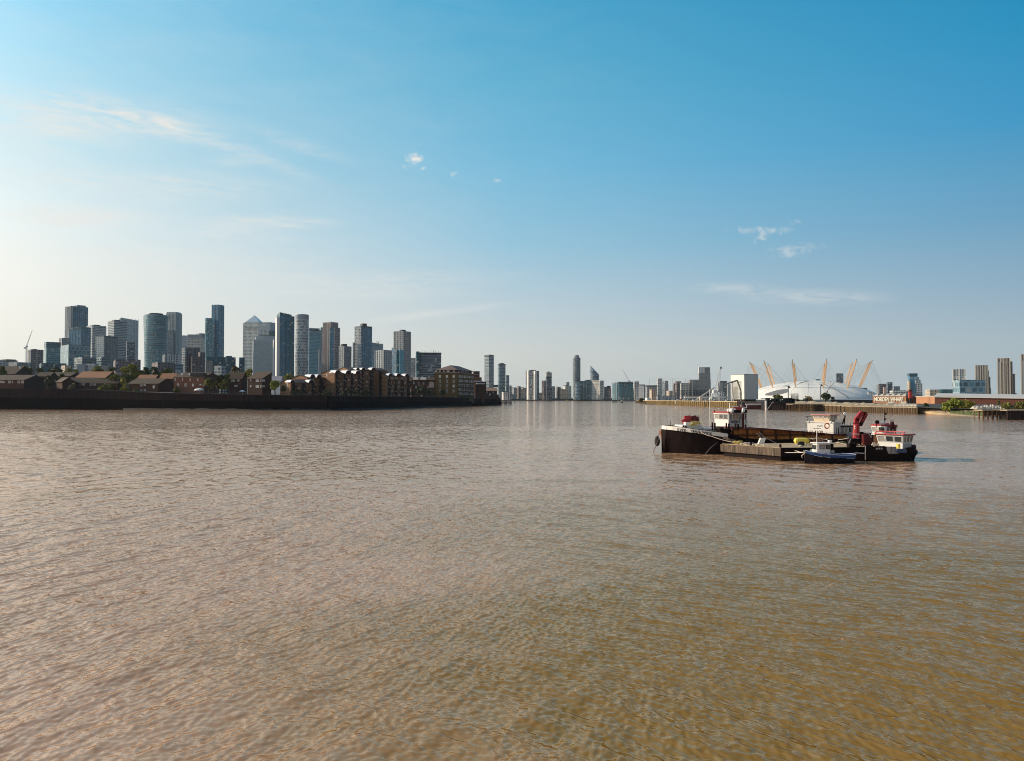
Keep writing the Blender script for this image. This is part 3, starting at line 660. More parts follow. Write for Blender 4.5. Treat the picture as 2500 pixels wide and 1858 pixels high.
mb.face([(-6, -.1, 3.2), (6, -.1, 3.2), (0, -.1, 0)]); mb.face([(-6, -.1, -3.2), (0, -.1, 0), (6, -.1, -3.2)]); mb.build('emblem', DARKM, r, loc=(X(774.5, 2140)-r.location.x, 2138-r.location.y, Z(806, 2132)+.5))
T('slim_pale_tower', 'slim pale lift shaft tower between the turquoise and the striped tower', 'tower', 776, 779, 785, 853, 1500, 'f_white_stripe')
T('narrow_dark_tower', 'narrow dark tower tight against the left of the pink striped tower', 'tower', 783, 785, 790, 799, 1750, 'f_teal_dark', fins=(3, .5, SLABG), k=1)
r, z = T('striped_tower', 'tall tower with pinkish vertical stripes and a dark glass front', 'tower', 788, 806, 824, 786, 1700, 'f_pink_stripe', fins=(3.2, .6, mat('pink_stone', (.50, .40, .36), .7)), crown=(1.6, SLABW))
vol(r, 'dark_bay', 804, 805, 816, 800, 1690, 'f_blue', k=.5); vol(r, 'shaded_shoulder', 815, 816, 829, 800, 1680, 'f_brick_purple', k=.9, slabs=(3.4, .8, SLABG))  # purple facade of the shoulder stands in for its shade
T('small_gridded_tower', 'small grey gridded tower with a dark roof box, right of the striped tower', 'tower', 827, 840, 857, 845, 1450, 'f_grey', slabs=(3.2, .4, SLABG), fins=(5, .4, SLABG), pl=(831, 847, 839.5))
r, z = T('flat_capped_tower', 'blue tower with a sun-whitened left side and a dark flat cap', 'tower', 865.5, 881, 907, 796, 1850, 'f_blue', fins=(6, .5, SLABT), crown=(3.5, DARKM), pl=(879, 895, 789.5))
vol(r, 'lit_grid_side', 865.2, 880.4, 883, 799, 1844, 'f_white_grid', k=.2); vol(r, 'left_annex', 860.5, 865, 867, 836, 1846, 'f_white_grid')  # pale grid slab puts sunlight into the left face's colour
r, z = T('blue_grey_bank_tower', 'blue-grey banded bank tower behind the vertical-ribbed block', 'tower', 900, 908, 935, 836, 2100, 'f_blue_pale', slabs=(3.9, .3, SLABT), dz=(0, -4, -3, 0))
text_mesh('BARCLAYS', 5.2, .3, mat('sign_blue', (.05, .09, .14), .5), r, 'lettering', (X(915, 2100)-r.location.x, 2094-r.location.y, Z(845, 2094)), (R(90), 0, R(10)), .15)
T('ribbed_white_block', 'white ribbed apartment tower with a darker right half below the bank tower', 'tower', 916, 936, 956, 854, 1250, 'f_white_grid', fins=(4, .6, SLABW))
T('lattice_grid_tower', 'tall brown-grey gridded tower with a small roof box, right of the skyline centre', 'tower', 961.5, 984.5, 1002, 808, 1500, 'f_stone_grid', fins=(3.8, .5, SLABG), pl=(975, 990, 804.8))
# faceted pale blue tower
Y = 1150; r, z = T('faceted_blue_tower', 'pale blue faceted glass building with an angled roof', 'tower', 956, 967, 972, 850, Y, 'f_blue_pale', dz=(-3, -8, 0, 2), k=.8)
vol(r, 'dark_facet', 966.5, 968, 977, 858, Y-4, 'f_teal_dark', k=.6, dz=(4, -3, 0, 4)); vol(r, 'turquoise_facet', 974, 976, 987, 856, Y-8, mat('turquoise_glass', (.13, .30, .38), .25, var=.15, scale=.1), k=.8, dz=(3, -3, 0, 3))
T('narrow_grey_tower', 'narrow grey block left of the dark banded office slab', 'tower', 1002.6, 1012, 1014.5, 874, 1100, 'f_grey')
r, z = T('banded_office_slab', 'wide office slab with dark and white horizontal bands and a dark stair tower', 'tower', 1015, 1023, 1076, 861, 1050, 'f_band_dark', k=.35, slabs=(3.4, .25, SLABG), crown=(2.5, DARKM))
vol(r, 'stair_tower', 1015, 1016.5, 1024, 858, 1044, 'f_teal_dark', k=.8); s = MB()
for p in (1030, 1037, 1042, 1050, 1058, 1063, 1070): s.bar((X(p, 1050)-r.location.x, 1050-r.location.y, z), (X(p, 1050)-r.location.x, 1050-r.location.y, z+2+rng.uniform(0, 2)), .25, 4)
s.build('roof_masts', DARKM, r)
# --- towers over the far water
T('banded_twin_tower', 'taller of the two banded towers over the water, with a sunlit left face', 'tower', 1182.6, 1193.5, 1205.5, 867, 1740, 'f_band_blue', slabs=(3.3, .7, SLABW), crown=(1.5, DARKM), pl=(1188, 1203, 866))
r, z = T('capped_twin_tower', 'lower blue banded tower with a round cap, joined by a bridge', 'tower', 1215.5, 1219, 1234, 889, 1700, 'f_band_blue', slabs=(3.3, .7, SLABT), pl=(1219, 1230, 886.5))
vol(r, 'rounded_wing', 1233, 1236, 1243, 916, 1690, 'f_band_blue', slabs=(3.3, .5, SLABT)); vol(r, 'roof_rim', 1215, 1219, 1235, 888.5, 1699, DARKM, z0=z-1)
s = MB(); s.box(X(1203, 1700)-r.location.x, X(1216, 1700)-r.location.x, 0, 6, Z(945.5, 1700), Z(939.5, 1700)); s.build('sky_bridge', DARKM, r)
T('grey_low_block', 'small grey block right of the rounded wing of the capped tower', 'building', 1242, 1244, 1249, 941, 1800, 'f_grey')
r, z = T('white_framed_tower', 'white framed tower with dark banded glazing', 'tower', 1283.5, 1304, 1316, 905, 1750, 'f_band_dark', slabs=(3.5, .3, SLABG), pl=(1291, 1308, 903))
vol(r, 'white_frame_left', 1286, 1290, 1292, 905, 1738, WHITEM, k=.3); vol(r, 'white_frame_right', 1303, 1306.5, 1311, 905, 1738, WHITEM, k=.6)
r, z = T('crowned_small_tower', 'slim blue-grey tower with an open stone crown, right of the white framed one', 'tower', 1332, 1334, 1347, 909, 1800, 'f_band_dark', slabs=(3.5, .3, SLABG), pl=(1337, 1342, 907))
vol(r, 'left_wing', 1322.5, 1329, 1333, 929, 1790, 'f_brick_purple'); vol(r, 'stone_crown', 1331.8, 1334, 1347.2, 909, 1797, 'f_stone_grid', z0=Z(920, 1797))
T('white_riverside_flats', 'white cube of flats with regular windows on the far shore', 'building', 1339, 1345, 1355.5, 943, 1880, 'f_white_grid')
# --- cylinder and ellipse
Y = 1850; r = thing('round_lattice_tower', 'round grey tower with a lacy facade and domed top, tallest over the water', 'tower', (X(1408.5, Y), Y+10, 0)); mb = MB(); hw = 9.2/FPX*Y; zt = Z(873, Y)
revolve(mb, [(hw, BZ), (hw*1.03, zt)], 28); revolve(mb, [(hw*1.03, zt), (hw*.75, zt+.3)], 28); mb.build('facade', MATS['f_lacy'], r)
s = MB(); revolve(s, [(hw*.68, zt), (hw*.68, zt+4.5), (hw*.5, zt+6.5), (.1, zt+7)], 24); s.build('domed_top', SLABG, r)
s = MB()
for i in range(1, int((zt-BZ)/4.2)):
    revolve(s, [(hw*1.05, BZ+i*4.2), (hw*1.09, BZ+i*4.2+.6), (hw*1.0, BZ+i*4.2+.7)], 28)
s.build('balcony_rings', SLABG, r)
Y = 1900; r = thing('ellipse_cut_tower', 'oval glass tower cut by a steep sloping elliptical roof', 'tower', (X(1452.5, Y), Y+12, 0)); mb = MB(); hw = 11.2/FPX*Y; n_ = 36
zl, zr = Z(892, Y), Z(914.5, Y)
A_ = [(hw*math.cos(t), hw*1.0*math.sin(t)) for t in np.linspace(0, 2*math.pi, n_, endpoint=False)]
tops = [zl+(zr-zl)*((p[0]/hw+1)/2)+(-p[1]/hw)*-3.0 for p in A_]
mb.prism(A_, BZ, tops, mi=0, capmi=1); mb.build('facade', [MATS['f_band_blue'], mat('slate_glass_roof', (.13, .14, .18), .35)], r)
s = MB(); lit = [(p[0]*1.01, p[1]*1.01) for p in A_]
for i in range(3, 28, 1): s.prism(lit, i*3.4, i*3.4+.5) if i*3.4 < zr-2 else None
s.build('floor_slabs', SLABW, r)
r, z = T('shadow_crossed_block', 'long dark riverside block with a sunlit banded right end and rounded left corner', 'building', 1404, 1408, 1475, 930, 1800, 'f_teal_dark', k=.25, fins=(7, .4, SLABG), pl=(1428, 1442, 927.5))
vol(r, 'lit_end', 1443, 1465, 1474, 929, 1780, 'f_stone_grid', k=.5, slabs=(3.3, .5, SLABW)); s = MB(); rr_ = 6.5/FPX*1780  # the shadow across this block is put into dark and pale facades
revolve(s, [(rr_, BZ), (rr_, Z(936, 1780)), (.1, Z(935, 1780))], 18, cx=X(1411, 1780)-r.location.x, cy=1782-r.location.y); s.build('rounded_corner', MATS['f_band_blue'], r)
Y = 1830; r = thing('round_brick_drum', 'short round pink-brick banded tower beside the dark teal block', 'building', (X(1487, Y), Y+6, 0)); mb = MB(); rr_ = 5.8/FPX*Y
revolve(mb, [(rr_, BZ), (rr_, Z(948, Y)), (.1, Z(947.5, Y))], 18); mb.build('brick_drum', mat('pink_brick', (.48, .27, .20), .8, var=.1), r); s = MB()
for i in range(5): revolve(s, [(rr_*1.02, 6+i*4), (rr_*1.02, 7.2+i*4)], 18)
s.build('facade_bands', WHITEM, r); s = MB(); s.cbox((0, 0, Z(945, Y)), (8, 6, 6)); s.build('roof_plant', DARKM, r)
T('dark_slab_flats', 'dark grey slab between the lit end and the pink-brick drum', 'building', 1475, 1477, 1482, 944, 1810, 'f_grey')
r, z = T('teal_arena_block', 'wide dark teal building with pipe columns on its left and glass grid front', 'building', 1494, 1507, 1547, 934, 1700, 'f_teal', k=.5)
vol(r, 'dark_front', 1514, 1516, 1547, 948, 1660, 'f_teal_dark', k=.3); s = MB()
for p in (1495.5, 1499, 1502.5, 1506, 1509.5): s.bar((X(p, 1670)-r.location.x, 1670-r.location.y, BZ), (X(p, 1670)-r.location.x, 1670-r.location.y, Z(933+rng.uniform(0, 2), 1670)), .9, 8)
s.build('pipe_columns', STEELM, r); vol(r, 'roof_louvres', 1504, 1508, 1546, 932, 1690, 'f_band_dark', k=.3, z0=z-1)
r, z = T('banded_white_block', 'white and dark banded block right of the dark teal building', 'building', 1546, 1549, 1560, 931, 1650, 'f_white_grid', k=1, slabs=(4.2, .5, SLABW))
T('plain_grey_slab', 'plain grey slab with a blue right edge over the wharf', 'building', 1559, 1572, 1575, 939, 1640, 'f_grey_panel', k=.8, crown=(1.5, DARKM))
# --- right of the far water
T('low_grey_sheds', 'low grey glass block behind the driving range net', 'building', 1575, 1580, 1605, 941, 1600, 'f_grey', k=.5, crown=(2, DARKM))
T('sunlit_silo_block', 'round-ended orange-lit block left of the pale slab tower', 'building', 1585, 1591, 1603, 951, 1500, 'f_cream')
r, z = T('pale_slab_tower', 'pale pink slab tower with a dark blue-grey twin on its right', 'tower', 1604, 1606, 1617, 924, 1750, 'f_white', slabs=(3.3, .3, SLABG))
r, z = T('dark_slab_tower', 'blue-grey slab tower with a white right half', 'tower', 1616.5, 1624, 1631, 929.5, 1700, 'f_grey', k=1)
T('cream_houses_block', 'small cream and orange block behind the net poles', 'building', 1627, 1634, 1643, 954, 1500, 'f_cream', k=.6)
T('brown_white_tower', 'brown block with white left edge left of the stepped silo', 'tower', 1648.5, 1652, 1663, 931, 1500, 'f_brown'); T('small_brown_tower', 'narrow brown block left of the brown and white one', 'tower', 1643, 1645, 1649.5, 936, 1520, 'f_brown')
r, z = T('stepped_concrete_silo', 'stepped grey concrete silo building with a taller tower on its roof', 'building', 1681, 1684, 1742, 927, 1200, 'f_concrete', k=.35)
vol(r, 'low_wing', 1660.5, 1663, 1683, 935, 1195, 'f_stone_grid', k=.4); vol(r, 'tower_step', 1705, 1707, 1734, 910.5, 1205, 'f_concrete', k=.5)
vol(r, 'tower_top', 1718, 1720, 1734, 896.5, 1207, 'f_concrete', k=.9)
s = MB()
for p in (1707, 1710.5, 1714, 1717.5): s.bar((X(p, 1205)-r.location.x, 1206-r.location.y, Z(911, 1205)), (X(p, 1205)-r.location.x, 1206-r.location.y, Z(896, 1205)), 1.25, 10)
s.build('silo_tubes', WHITEM, r)
s = MB()
for p in np.arange(1663, 1742, 3.4):
    for zz in (954, 958.5, 963): s.cbox((X(p, 1190)-r.location.x, 1192.6-r.location.y, Z(zz, 1190)), (.9, .6, 1.9))
s.build('slot_windows', DARKM, r)
T('dark_glass_slab', 'dark brown-grey block right of the white lattice crane', 'tower', 1755.5, 1758, 1775, 930, 1150, 'f_band_dark', k=.6)
T('grey_striped_hall', 'pale grey striped hall left of the huge white box', 'building', 1775, 1777, 1786, 938, 1140, 'f_white_stripe', k=.8)
T('dark_crowned_tower', 'dark tower with a wide crown behind the white dome', 'tower', 2041.8, 2044, 2058.6, 912, 2400, 'f_band_dark', k=.9, crown=(7, mat('slate_crown', (.08, .09, .12), .6)), fins=(8, .5, DARKM))
T('white_roof_flats', 'white framed flats peeping over the dome between two yellow masts', 'building', 2011, 2013, 2030, 930, 2300, 'f_white_grid', k=.5); T('teal_roof_block', 'small teal block peeping over the dome left of the white flats', 'building', 1990, 1992, 2003, 925.5, 2350, 'f_teal', k=.5)
T('brown_roof_flats', 'dark red-brown flats peeping over the dome by the red crane jib', 'building', 2028, 2030, 2040, 936, 2320, 'f_brown', k=.5)
T('small_grey_tower', 'small grey gridded tower just right of the dome', 'tower', 2101, 2103, 2117, 947, 1700, 'f_band_blue', k=.8); T('small_white_block', 'small white block right of the small grey tower', 'building', 2117, 2120, 2134, 957, 1650, 'f_white', k=.5)
r, z = T('scaffolded_tower', 'block with bare concrete frame on its left and dark glass on its right', 'building', 2143, 2146, 2164, 937, 1500, 'f_brown', k=.7)
s = MB(); ox = r.location.x; oy = r.location.y
for p in (2138, 2142, 2146): s.bar((X(p, 1490)-ox, 1490-oy, BZ), (X(p, 1490)-ox, 1490-oy, Z(940, 1490)), .35, 4)
for yy in (941, 946, 951, 956, 961): s.bar((X(2137, 1490)-ox, 1490-oy, Z(yy, 1490)), (X(2155, 1490)-ox, 1490-oy, Z(yy, 1490)), .3, 4)
s.build('concrete_frame', mat('pale_concrete', (.5, .47, .42), .8), r)
T('twin_grey_tower', 'taller dark grey tower right of the bare concrete frame', 'tower', 2164, 2167, 2179, 933, 1520, 'f_band_dark', k=.8); T('low_grey_tower', 'lower grey slab right of the taller dark grey tower', 'tower', 2179, 2182, 2197, 943, 1540, 'f_grey', k=.8)
T('pink_core_block', 'small salmon pink block in front of the twin grey towers', 'building', 2156.5, 2158, 2164, 945, 1400, mat('salmon_render', (.55, .36, .30), .8), k=.8)
T('white_terrace_block', 'low white terraced block in front of the grey towers', 'building', 2172, 2180, 2214, 953, 1350, 'f_white_grid', k=.5, slabs=(3, .6, WHITEM))
# stepped dark block
Y = 1350; r, z = T('stepped_dark_tower', 'dark glass tower stepping down to its right above the red sign', 'tower', 2216, 2221, 2240, 912, Y, 'f_blue', k=1, crown=(4, MATS['f_teal_dark']))
vol(r, 'first_step', 2230, 2232, 2244, 920, Y-4, 'f_blue', k=1); vol(r, 'second_step', 2234, 2236, 2248, 927, Y-8, 'f_white_grid', k=1); vol(r, 'third_step', 2238, 2240, 2252, 936, Y-12, 'f_white_grid', k=1); vol(r, 'pale_side', 2214.5, 2220, 2224, 930, Y-8, 'f_cream', k=.4)
T('whitish_low_flats', 'low whitish terrace of flats left of the black hall', 'building', 2258, 2270, 2297, 951, 900, 'f_cream', k=.4); T('black_low_hall', 'low black block left of the patterned blue hall', 'building', 2291, 2298, 2326, 950.5, 880, 'f_teal_dark', k=.5)
T('white_striped_tower', 'white and blue glass tower behind the patterned blue hall', 'tower', 2326, 2328, 2357.5, 901, 1300, 'f_white_grid', k=.9, fins=(9, .7, WHITEM))
T('patterned_blue_hall', 'wide blue hall with a triangular patterned facade and pale left end', 'building', 2325, 2343, 2406, 927.5, 1000, 'f_diamond', k=.8 if False else 1.0)
def splay(nm, label, xs, Y, m, fm):
    """ribbed tower whose right side steps outward towards its foot: xs = [(left px, right px, y top)]"""
    r = thing(nm, label, 'tower', (X(xs[0][0], Y), Y+10, 0))
    for i, (a, b, y) in enumerate(xs):
        vol(r, 'facade' if i == 0 else 'stepped_wing', a, a+1.2, b, y, Y+i*3, m, k=.7, fins=(3.2, .7, fm))
    return r
BE = mat('beige_stone', (.46, .40, .33), .75, var=.08)
splay('ribbed_beige_tower', 'smaller beige ribbed tower flaring out to its right, behind the patterned hall', [(2382, 2411, 891.5), (2383, 2414, 905), (2383, 2416, 920), (2384, 2418.5, 948)], 1250, 'f_beige_stripe', BE)
splay('broad_ribbed_tower', 'tallest complete beige ribbed tower at the right, flaring out near its foot', [(2436, 2466, 874.5), (2437, 2471, 883), (2437, 2476, 913), (2438, 2482, 960)], 1150, 'f_beige_stripe', BE)
splay('edge_ribbed_tower', 'beige ribbed tower cut by the right edge of the photo', [(2494, 2530, 865)], 1100, 'f_beige_stripe', BE)

# small buildings along the far shore: (name, label, px0, pxc, px1, top, Y, material)
for a in [
 ('shore_flats', 'low white and grey flats left of the brown twin blocks on the far shore', 1246, 1255, 1262, 946, 1900, 'f_white_grid'),
 ('shore_flats', 'dark gabled block behind the low flats of the far shore', 1262, 1266, 1271, 943, 1960, 'f_brown'),
 ('shore_flats', 'cream low-rise behind the brown twin blocks', 1268, 1276, 1292, 947, 1950, 'f_cream'),
 ('brown_twin_block', 'left of two brown riverside blocks with orange-lit faces', 1271, 1282, 1284, 951, 1890, 'f_cream'),
 ('brown_twin_block', 'right of two brown riverside blocks with orange-lit faces', 1283, 1292, 1296, 948, 1890, 'f_brown'),
 ('dark_shore_block', 'dark block right of the brown twin blocks', 1293, 1294, 1306, 952, 1885, 'f_teal_dark'),
 ('shore_pavilion', 'low glinting glass pavilion on the far shore under the crowned tower', 1307, 1316, 1340, 960, 1880, 'f_cream'),
 ('red_brown_flats', 'red-brown flats left of the small dark roof tower', 1358, 1362, 1369, 945, 1890, 'f_brown'),
 ('banded_brick_flats', 'white and pink banded flats left of the round lacy tower', 1365, 1367, 1386, 950, 1885, 'f_cream'),
 ('cream_stepped_flats', 'cream stepped flats below the small dark roof tower', 1374, 1380, 1395, 942, 1920, 'f_white'),
 ('dark_roof_tower', 'small dark tower rising over the cream stepped flats', 1381, 1383, 1390, 933, 1960, 'f_grey'),
 ('round_hall', 'small white arched hall behind the pier end', 1225, 1229, 1240, 957, 1500, 'f_white'),
 ('quay_house', 'small grey quay building at the foot of the twin banded towers', 1240, 1243, 1262, 962, 1870, 'f_grey')]:
    nm, lb, a0, ac, a1, yt, Y, m = a; T(nm, lb, 'building', a0, ac, a1, yt, Y, m, k=.8, pl=(a0+1, a0+.5*(a1-a0), yt-1.2) if (a1-a0) > 9 else None)

# ------------------------------------------------------------------ houses, warehouses and trees of the left bank
BR_D = mat('dark_brown_brick', (.085, .040, .026), .85, var=.3, scale=1.5); BR_T = mat('tan_brick', (.235, .122, .062), .85, var=.2, scale=1.2)
BR_O = mat('ochre_brick', (.115, .068, .02), .85, var=.25, scale=.8, streak=1)
RF_D = mat('dark_roof_tiles', (.075, .046, .026), .85, var=.25, scale=1.5); RF_O = mat('sunlit_roof_tiles', (.30, .14, .065), .85, var=.25, scale=1.5)  # the orange tiles have low sunlight put into their colour
RF_W = mat('white_vault_sheet', (.70, .66, .66), .45, var=.08); FRM = mat('window_frame_white', (.80, .76, .72), .5, var=.05)
PANE = mat('window_pane', (.015, .017, .02), .08, spec=.9, var=.3, scale=2); PANEL = mat('roof_panel_dark', (.012, .010, .018), .3); CURT = mat('net_curtain', (.55, .50, .46), .8)
BALC = mat('balcony_iron', (.02, .014, .013), .6); TRIM = mat('dark_bay_timber', (.035, .018, .016), .8)
def face_at(A, B, px):
    """point on the vertical face A-B seen in column px, its direction and outward normal"""
    t = (px-1250)/FPX; ax, ay = A; dx, dy = B[0]-A[0], B[1]-A[1]
    s = (t*ay-ax)/(dx-t*dy) if abs(dx-t*dy) > 1e-9 else .5
    return Vector((ax+dx*s, ay+dy*s)), math.atan2(dy, dx)
def window(root, A, B, px, py, w, h, pane=PANE, frame=FRM, kind='window', bars=1):
    """A->B runs left to right on the face as seen; px,py centre; w,h in photo pixels"""
    c, ang = face_at(A, B, px); m = c.y/FPX; W_, H_ = w*m/max(.35, abs(math.cos(ang))), h*m; z = Z(py, c.y)
    o = Vector((c.x, c.y, z))-root.location
    f = MB(); b = min(.16, W_*.16); d = .12
    for x0, x1, z0, z1 in ((-W_/2, W_/2, H_/2-b, H_/2), (-W_/2, W_/2, -H_/2, -H_/2+b), (-W_/2, -W_/2+b, -H_/2+b, H_/2-b), (W_/2-b, W_/2, -H_/2+b, H_/2-b)): f.box(x0, x1, -d, .02, z0, z1)
    if bars: f.box(-b*.4, b*.4, -d*.8, .02, -H_/2+b, H_/2-b)
    fo = f.build(kind, frame, root, loc=o, rz=ang)
    p = MB(); p.face([(-W_/2+b, -.05, -H_/2+b), (W_/2-b, -.05, -H_/2+b), (W_/2-b, -.05, H_/2-b), (-W_/2+b, -.05, H_/2-b)]); p.build('pane', pane, fo)
def house(nm, label, px0, pxc, px1, ye, yr, Y, k=.9, ridge='L', wall=BR_D, roof=RF_D, wins=(), base=None, hip=0, cat='house', over=.5, chim=()):
    pts = foot(px0, pxc, px1, Y, k); cx = sum(p[0] for p in pts)/4; cy = sum(p[1] for p in pts)/4
    r = thing(nm, label, cat, (cx, cy, 0)); q = [(p[0]-cx, p[1]-cy) for p in pts]; zb = (nb_top(min(1220, max(-100, (px0+px1)/2)))-2.5) if base is None else base
    ze = Z(ye, Y); zr = Z(yr, Y+6)
    C_, R_, B_, L_ = [Vector(p) for p in q]
    if ridge == 'L': g0, g1 = (C_+R_)/2, (L_+B_)/2            # gables on the right and far-left faces
    else: g0, g1 = (C_+L_)/2, (R_+B_)/2                        # gable on the left face
    if hip: d = (g1-g0)*hip; h0, h1 = g0+d, g1-d
    else: h0, h1 = g0, g1
    w = MB(); w.prism(q, zb, ze, cap=False)
    if not hip:
        a, b = (C_, R_) if ridge == 'L' else (L_, C_)
        w.face([(a.x, a.y, ze), (b.x, b.y, ze), (g0.x, g0.y, zr-.12)])
        a, b = (B_, L_) if ridge == 'L' else (R_, B_)
        w.face([(a.x, a.y, ze), (b.x, b.y, ze), (g1.x, g1.y, zr-.12)])
    w.build('wall', wall, r)
    f = MB(); og = grow(q, over); Co, Ro, Bo, Lo = [Vector(p) for p in og]; dz = over*(zr-ze)/max(1, ((C_-R_).length if ridge == 'L' else (C_-L_).length)/2)*.9
    if not hip:
        ax = (h0-h1).normalized()*over; h0 = h0+ax; h1 = h1-ax
    def P3(v, z): return (v.x, v.y, z)
    zl = ze-dz; th = .22
    if ridge == 'L': sides = [(Lo, Co, h0, h1), (Ro, Bo, h1, h0)]; ends = [(Co, Ro, h0), (Bo, Lo, h1)]
    else: sides = [(Co, Ro, h1, h0), (Bo, Lo, h0, h1)]; ends = [(Lo, Co, h0), (Ro, Bo, h1)]
    for a, b, c, d in sides:
        f.face([P3(a, zl), P3(b, zl), P3(c, zr), P3(d, zr)]); f.face([P3(a, zl-th), P3(b, zl-th), P3(b, zl), P3(a, zl)]); f.face([P3(b, zl-th), P3(a, zl-th), P3(d, zr-th), P3(c, zr-th)])
    for a, b, c in ends:
        if hip: f.face([P3(a, zl), P3(b, zl), P3(c, zr)]); f.face([P3(a, zl-th), P3(b, zl-th), P3(b, zl), P3(a, zl)])
        else: f.face([P3(a, zl-th), P3(c, zr-th), P3(c, zr), P3(a, zl)]); f.face([P3(c, zr-th), P3(b, zl-th), P3(b, zl), P3(c, zr)])
    f.build('roof', roof, r)
    wp = [Vector(p) for p in pts]
    for wn_ in wins:
        px, py, ww, hh = wn_[:4]; A, B = (wp[3], wp[0]) if px <= pxc else (wp[0], wp[1])
        window(r, A, B, px, py, ww, hh, pane=(wn_[4] if len(wn_) > 4 else PANE))
    for px, py in chim:
        c, ang = face_at(wp[3], wp[0], px); s = MB(); m = (c.y+4)/FPX; s.cbox((0, 0, 0), (1.0, .8, 1.8)); s.build('chimney', RF_W, r, loc=Vector((c.x, c.y+4, Z(py, c.y+4)))-r.location, rz=ang)
    return r, [tuple(p) for p in pts], ze, zr
W5 = (5.5, 6.2)
HG = 'brown houses along the left bank'
hs = []
def H(*a, **k): r = house(*a, **k); r[0]['group'] = HG; return r
H('terraced_house', 'brown terrace at the far left edge with three white windows and a big blank gable', -45, 59, 112, 927, 914.5, 484, .88, wins=[(3, 932, 4, 5), (8.5, 933, 5, 3, CURT), (23, 932.5, *W5), (46, 932.5, *W5), (55, 932.5, *W5), (30.5, 932.5, 2, 6)])
H('terraced_house', 'big dark pitched roof rising behind the far left terrace', -20, 36, 78, 912, 893.5, 560, 1.2, chim=[(40, 897)])
H('terraced_house', 'brown gable showing just behind the blank gable of the far left terrace', 88, 120, 140, 918, 908.5, 545, 1.2, ridge='L')
H('terraced_house', 'dark low roof with white ridge line between the left gables', 118, 170, 200, 918, 908.5, 575, 1.2)
H('terraced_house', 'plain brown house with gable, right of the dark left shrub', 138, 152, 181, 931, 921, 488, .8, ridge='L')
H('terraced_house', 'brown house with two pairs of white windows behind the wall-top bushes', 165, 236, 252, 933.5, 922, 500, .7, wins=[(195.5, 937.5, *W5), (204, 937.5, *W5), (222.5, 937.5, 5, 7), (231, 937.5, 5, 7)])
H('terraced_house', 'large roof coloured orange for the sun on it above the left bank houses', 184, 256, 290, 922, 906.5, 540, 1.0, roof=RF_O, chim=[(191, 919), (206, 919.5), (221, 920), (237, 920), (248, 920)])
H('terraced_house', 'low brown house with a small white chimney behind the long wall-top bush', 236, 288, 301, 935, 924.5, 492, .8, chim=[(268, 930)])
H('terraced_house', 'brown house with hipped left roof end and a blank gable, left of the tall house', 314, 386, 424, 936, 923.5, 470, .9, wins=[(345, 940, *W5), (353, 939.5, 5, 5, CURT), (345, 952.5, 5, 3, CURT), (353.5, 952.5, 5, 3, CURT), (375.5, 944.5, 5, 7, CURT)])
H('terraced_house', 'narrow orange-lit roof behind the hipped brown house', 336, 378, 391, 923, 915, 520, .8, roof=RF_O)
H('terraced_house', 'sun-brightened roof between the narrow lit roof and the tall house', 390, 425, 440, 923, 911.5, 515, .9, roof=RF_O)
r, pts, ze, zr = H('terraced_house', 'tall brick house with dark panels on its roof and a white parasol in its garden', 424.5, 498, 535, 920.5, 909, 462, .9, wall=mat('red_brown_brick', (.16, .07, .045), .85, var=.25, scale=1.5),
   wins=[(434.5, 940, 4.5, 7), (453, 940, 4.5, 7.5), (471, 940, 4, 6.5, CURT), (489.5, 939, 4.5, 2.5, CURT), (427.5, 926, 2, 8, CURT), (445.5, 925.5, 2, 8, CURT), (464, 927, 2, 6, CURT), (483, 927, 2, 7, CURT)], chim=[(438, 914), (456, 914.5)])
A, B = Vector(pts[3]), Vector(pts[0]); c, ang = face_at(A, B, 478.5); s = MB(); mm = c.y/FPX
s.cbox((0, 2.6, 0), (35*mm, 3.6, 1.9)); s.build('roof_panels', PANEL, r, loc=Vector((c.x, c.y, Z(914.5, c.y)))-r.location, rz=ang)
H('terraced_house', 'left of two flat-fronted brown houses with wide pale windows', 558, 590, 603, 923.5, 908.5, 462, 1.0, wins=[(568.5, 928.5, 10, 6.5, CURT), (582, 928.5, 4.5, 5, CURT), (576, 942, 8, 4, CURT)], ridge='L')
# mono-pitch house
Y = 455; pts = foot(604, 640, 663, Y, .8); cx = sum(p[0] for p in pts)/4; cy = sum(p[1] for p in pts)/4
r = thing('terraced_house', 'right of two flat-fronted brown houses, with a single roof slope rising to the right', 'house', (cx, cy, 0), group=HG); q = [Vector((p[0]-cx, p[1]-cy)) for p in pts]
zl, zh = Z(924, Y), Z(908.5, Y+8); w = MB(); w.prism([tuple(p) for p in q], 5, [zl, zh, zh, zl]); w.build('wall', BR_D, r)
f = MB(); g = [Vector(p) for p in grow([tuple(p) for p in q], .5)]; f.prism([tuple(p) for p in g], 0, .3, cap=False); f = MB()
for dz in (0, .3): f.face([(p.x, p.y, z+dz+.05) for p, z in zip(g, (zl-.4, zh+.1, zh+.1, zl-.4))])
for i in range(4):
    zz = (zl-.4, zh+.1, zh+.1, zl-.4); j = (i+1) % 4; f.face([(g[i].x, g[i].y, zz[i]+.05), (g[j].x, g[j].y, zz[j]+.05), (g[j].x, g[j].y, zz[j]+.35), (g[i].x, g[i].y, zz[i]+.35)])
f.build('roof', RF_D, r); wp = [Vector(p) for p in pts]
for a in [(612, 943, 4, 5, CURT), (612, 928.5, 4, 4), (628.5, 929.5, 9, 6, CURT), (628.5, 943.5, 9, 6, CURT), (637, 929.5, 2, 6, CURT), (637, 943.5, 2, 6, CURT), (643, 929, 4, 5, CURT), (643, 943, 4, 5, CURT)]:
    A, B = (wp[3], wp[0]) if a[0] < 640 else (wp[0], wp[1]); window(r, A, B, *a[:4], pane=a[4] if len(a) > 4 else PANE)
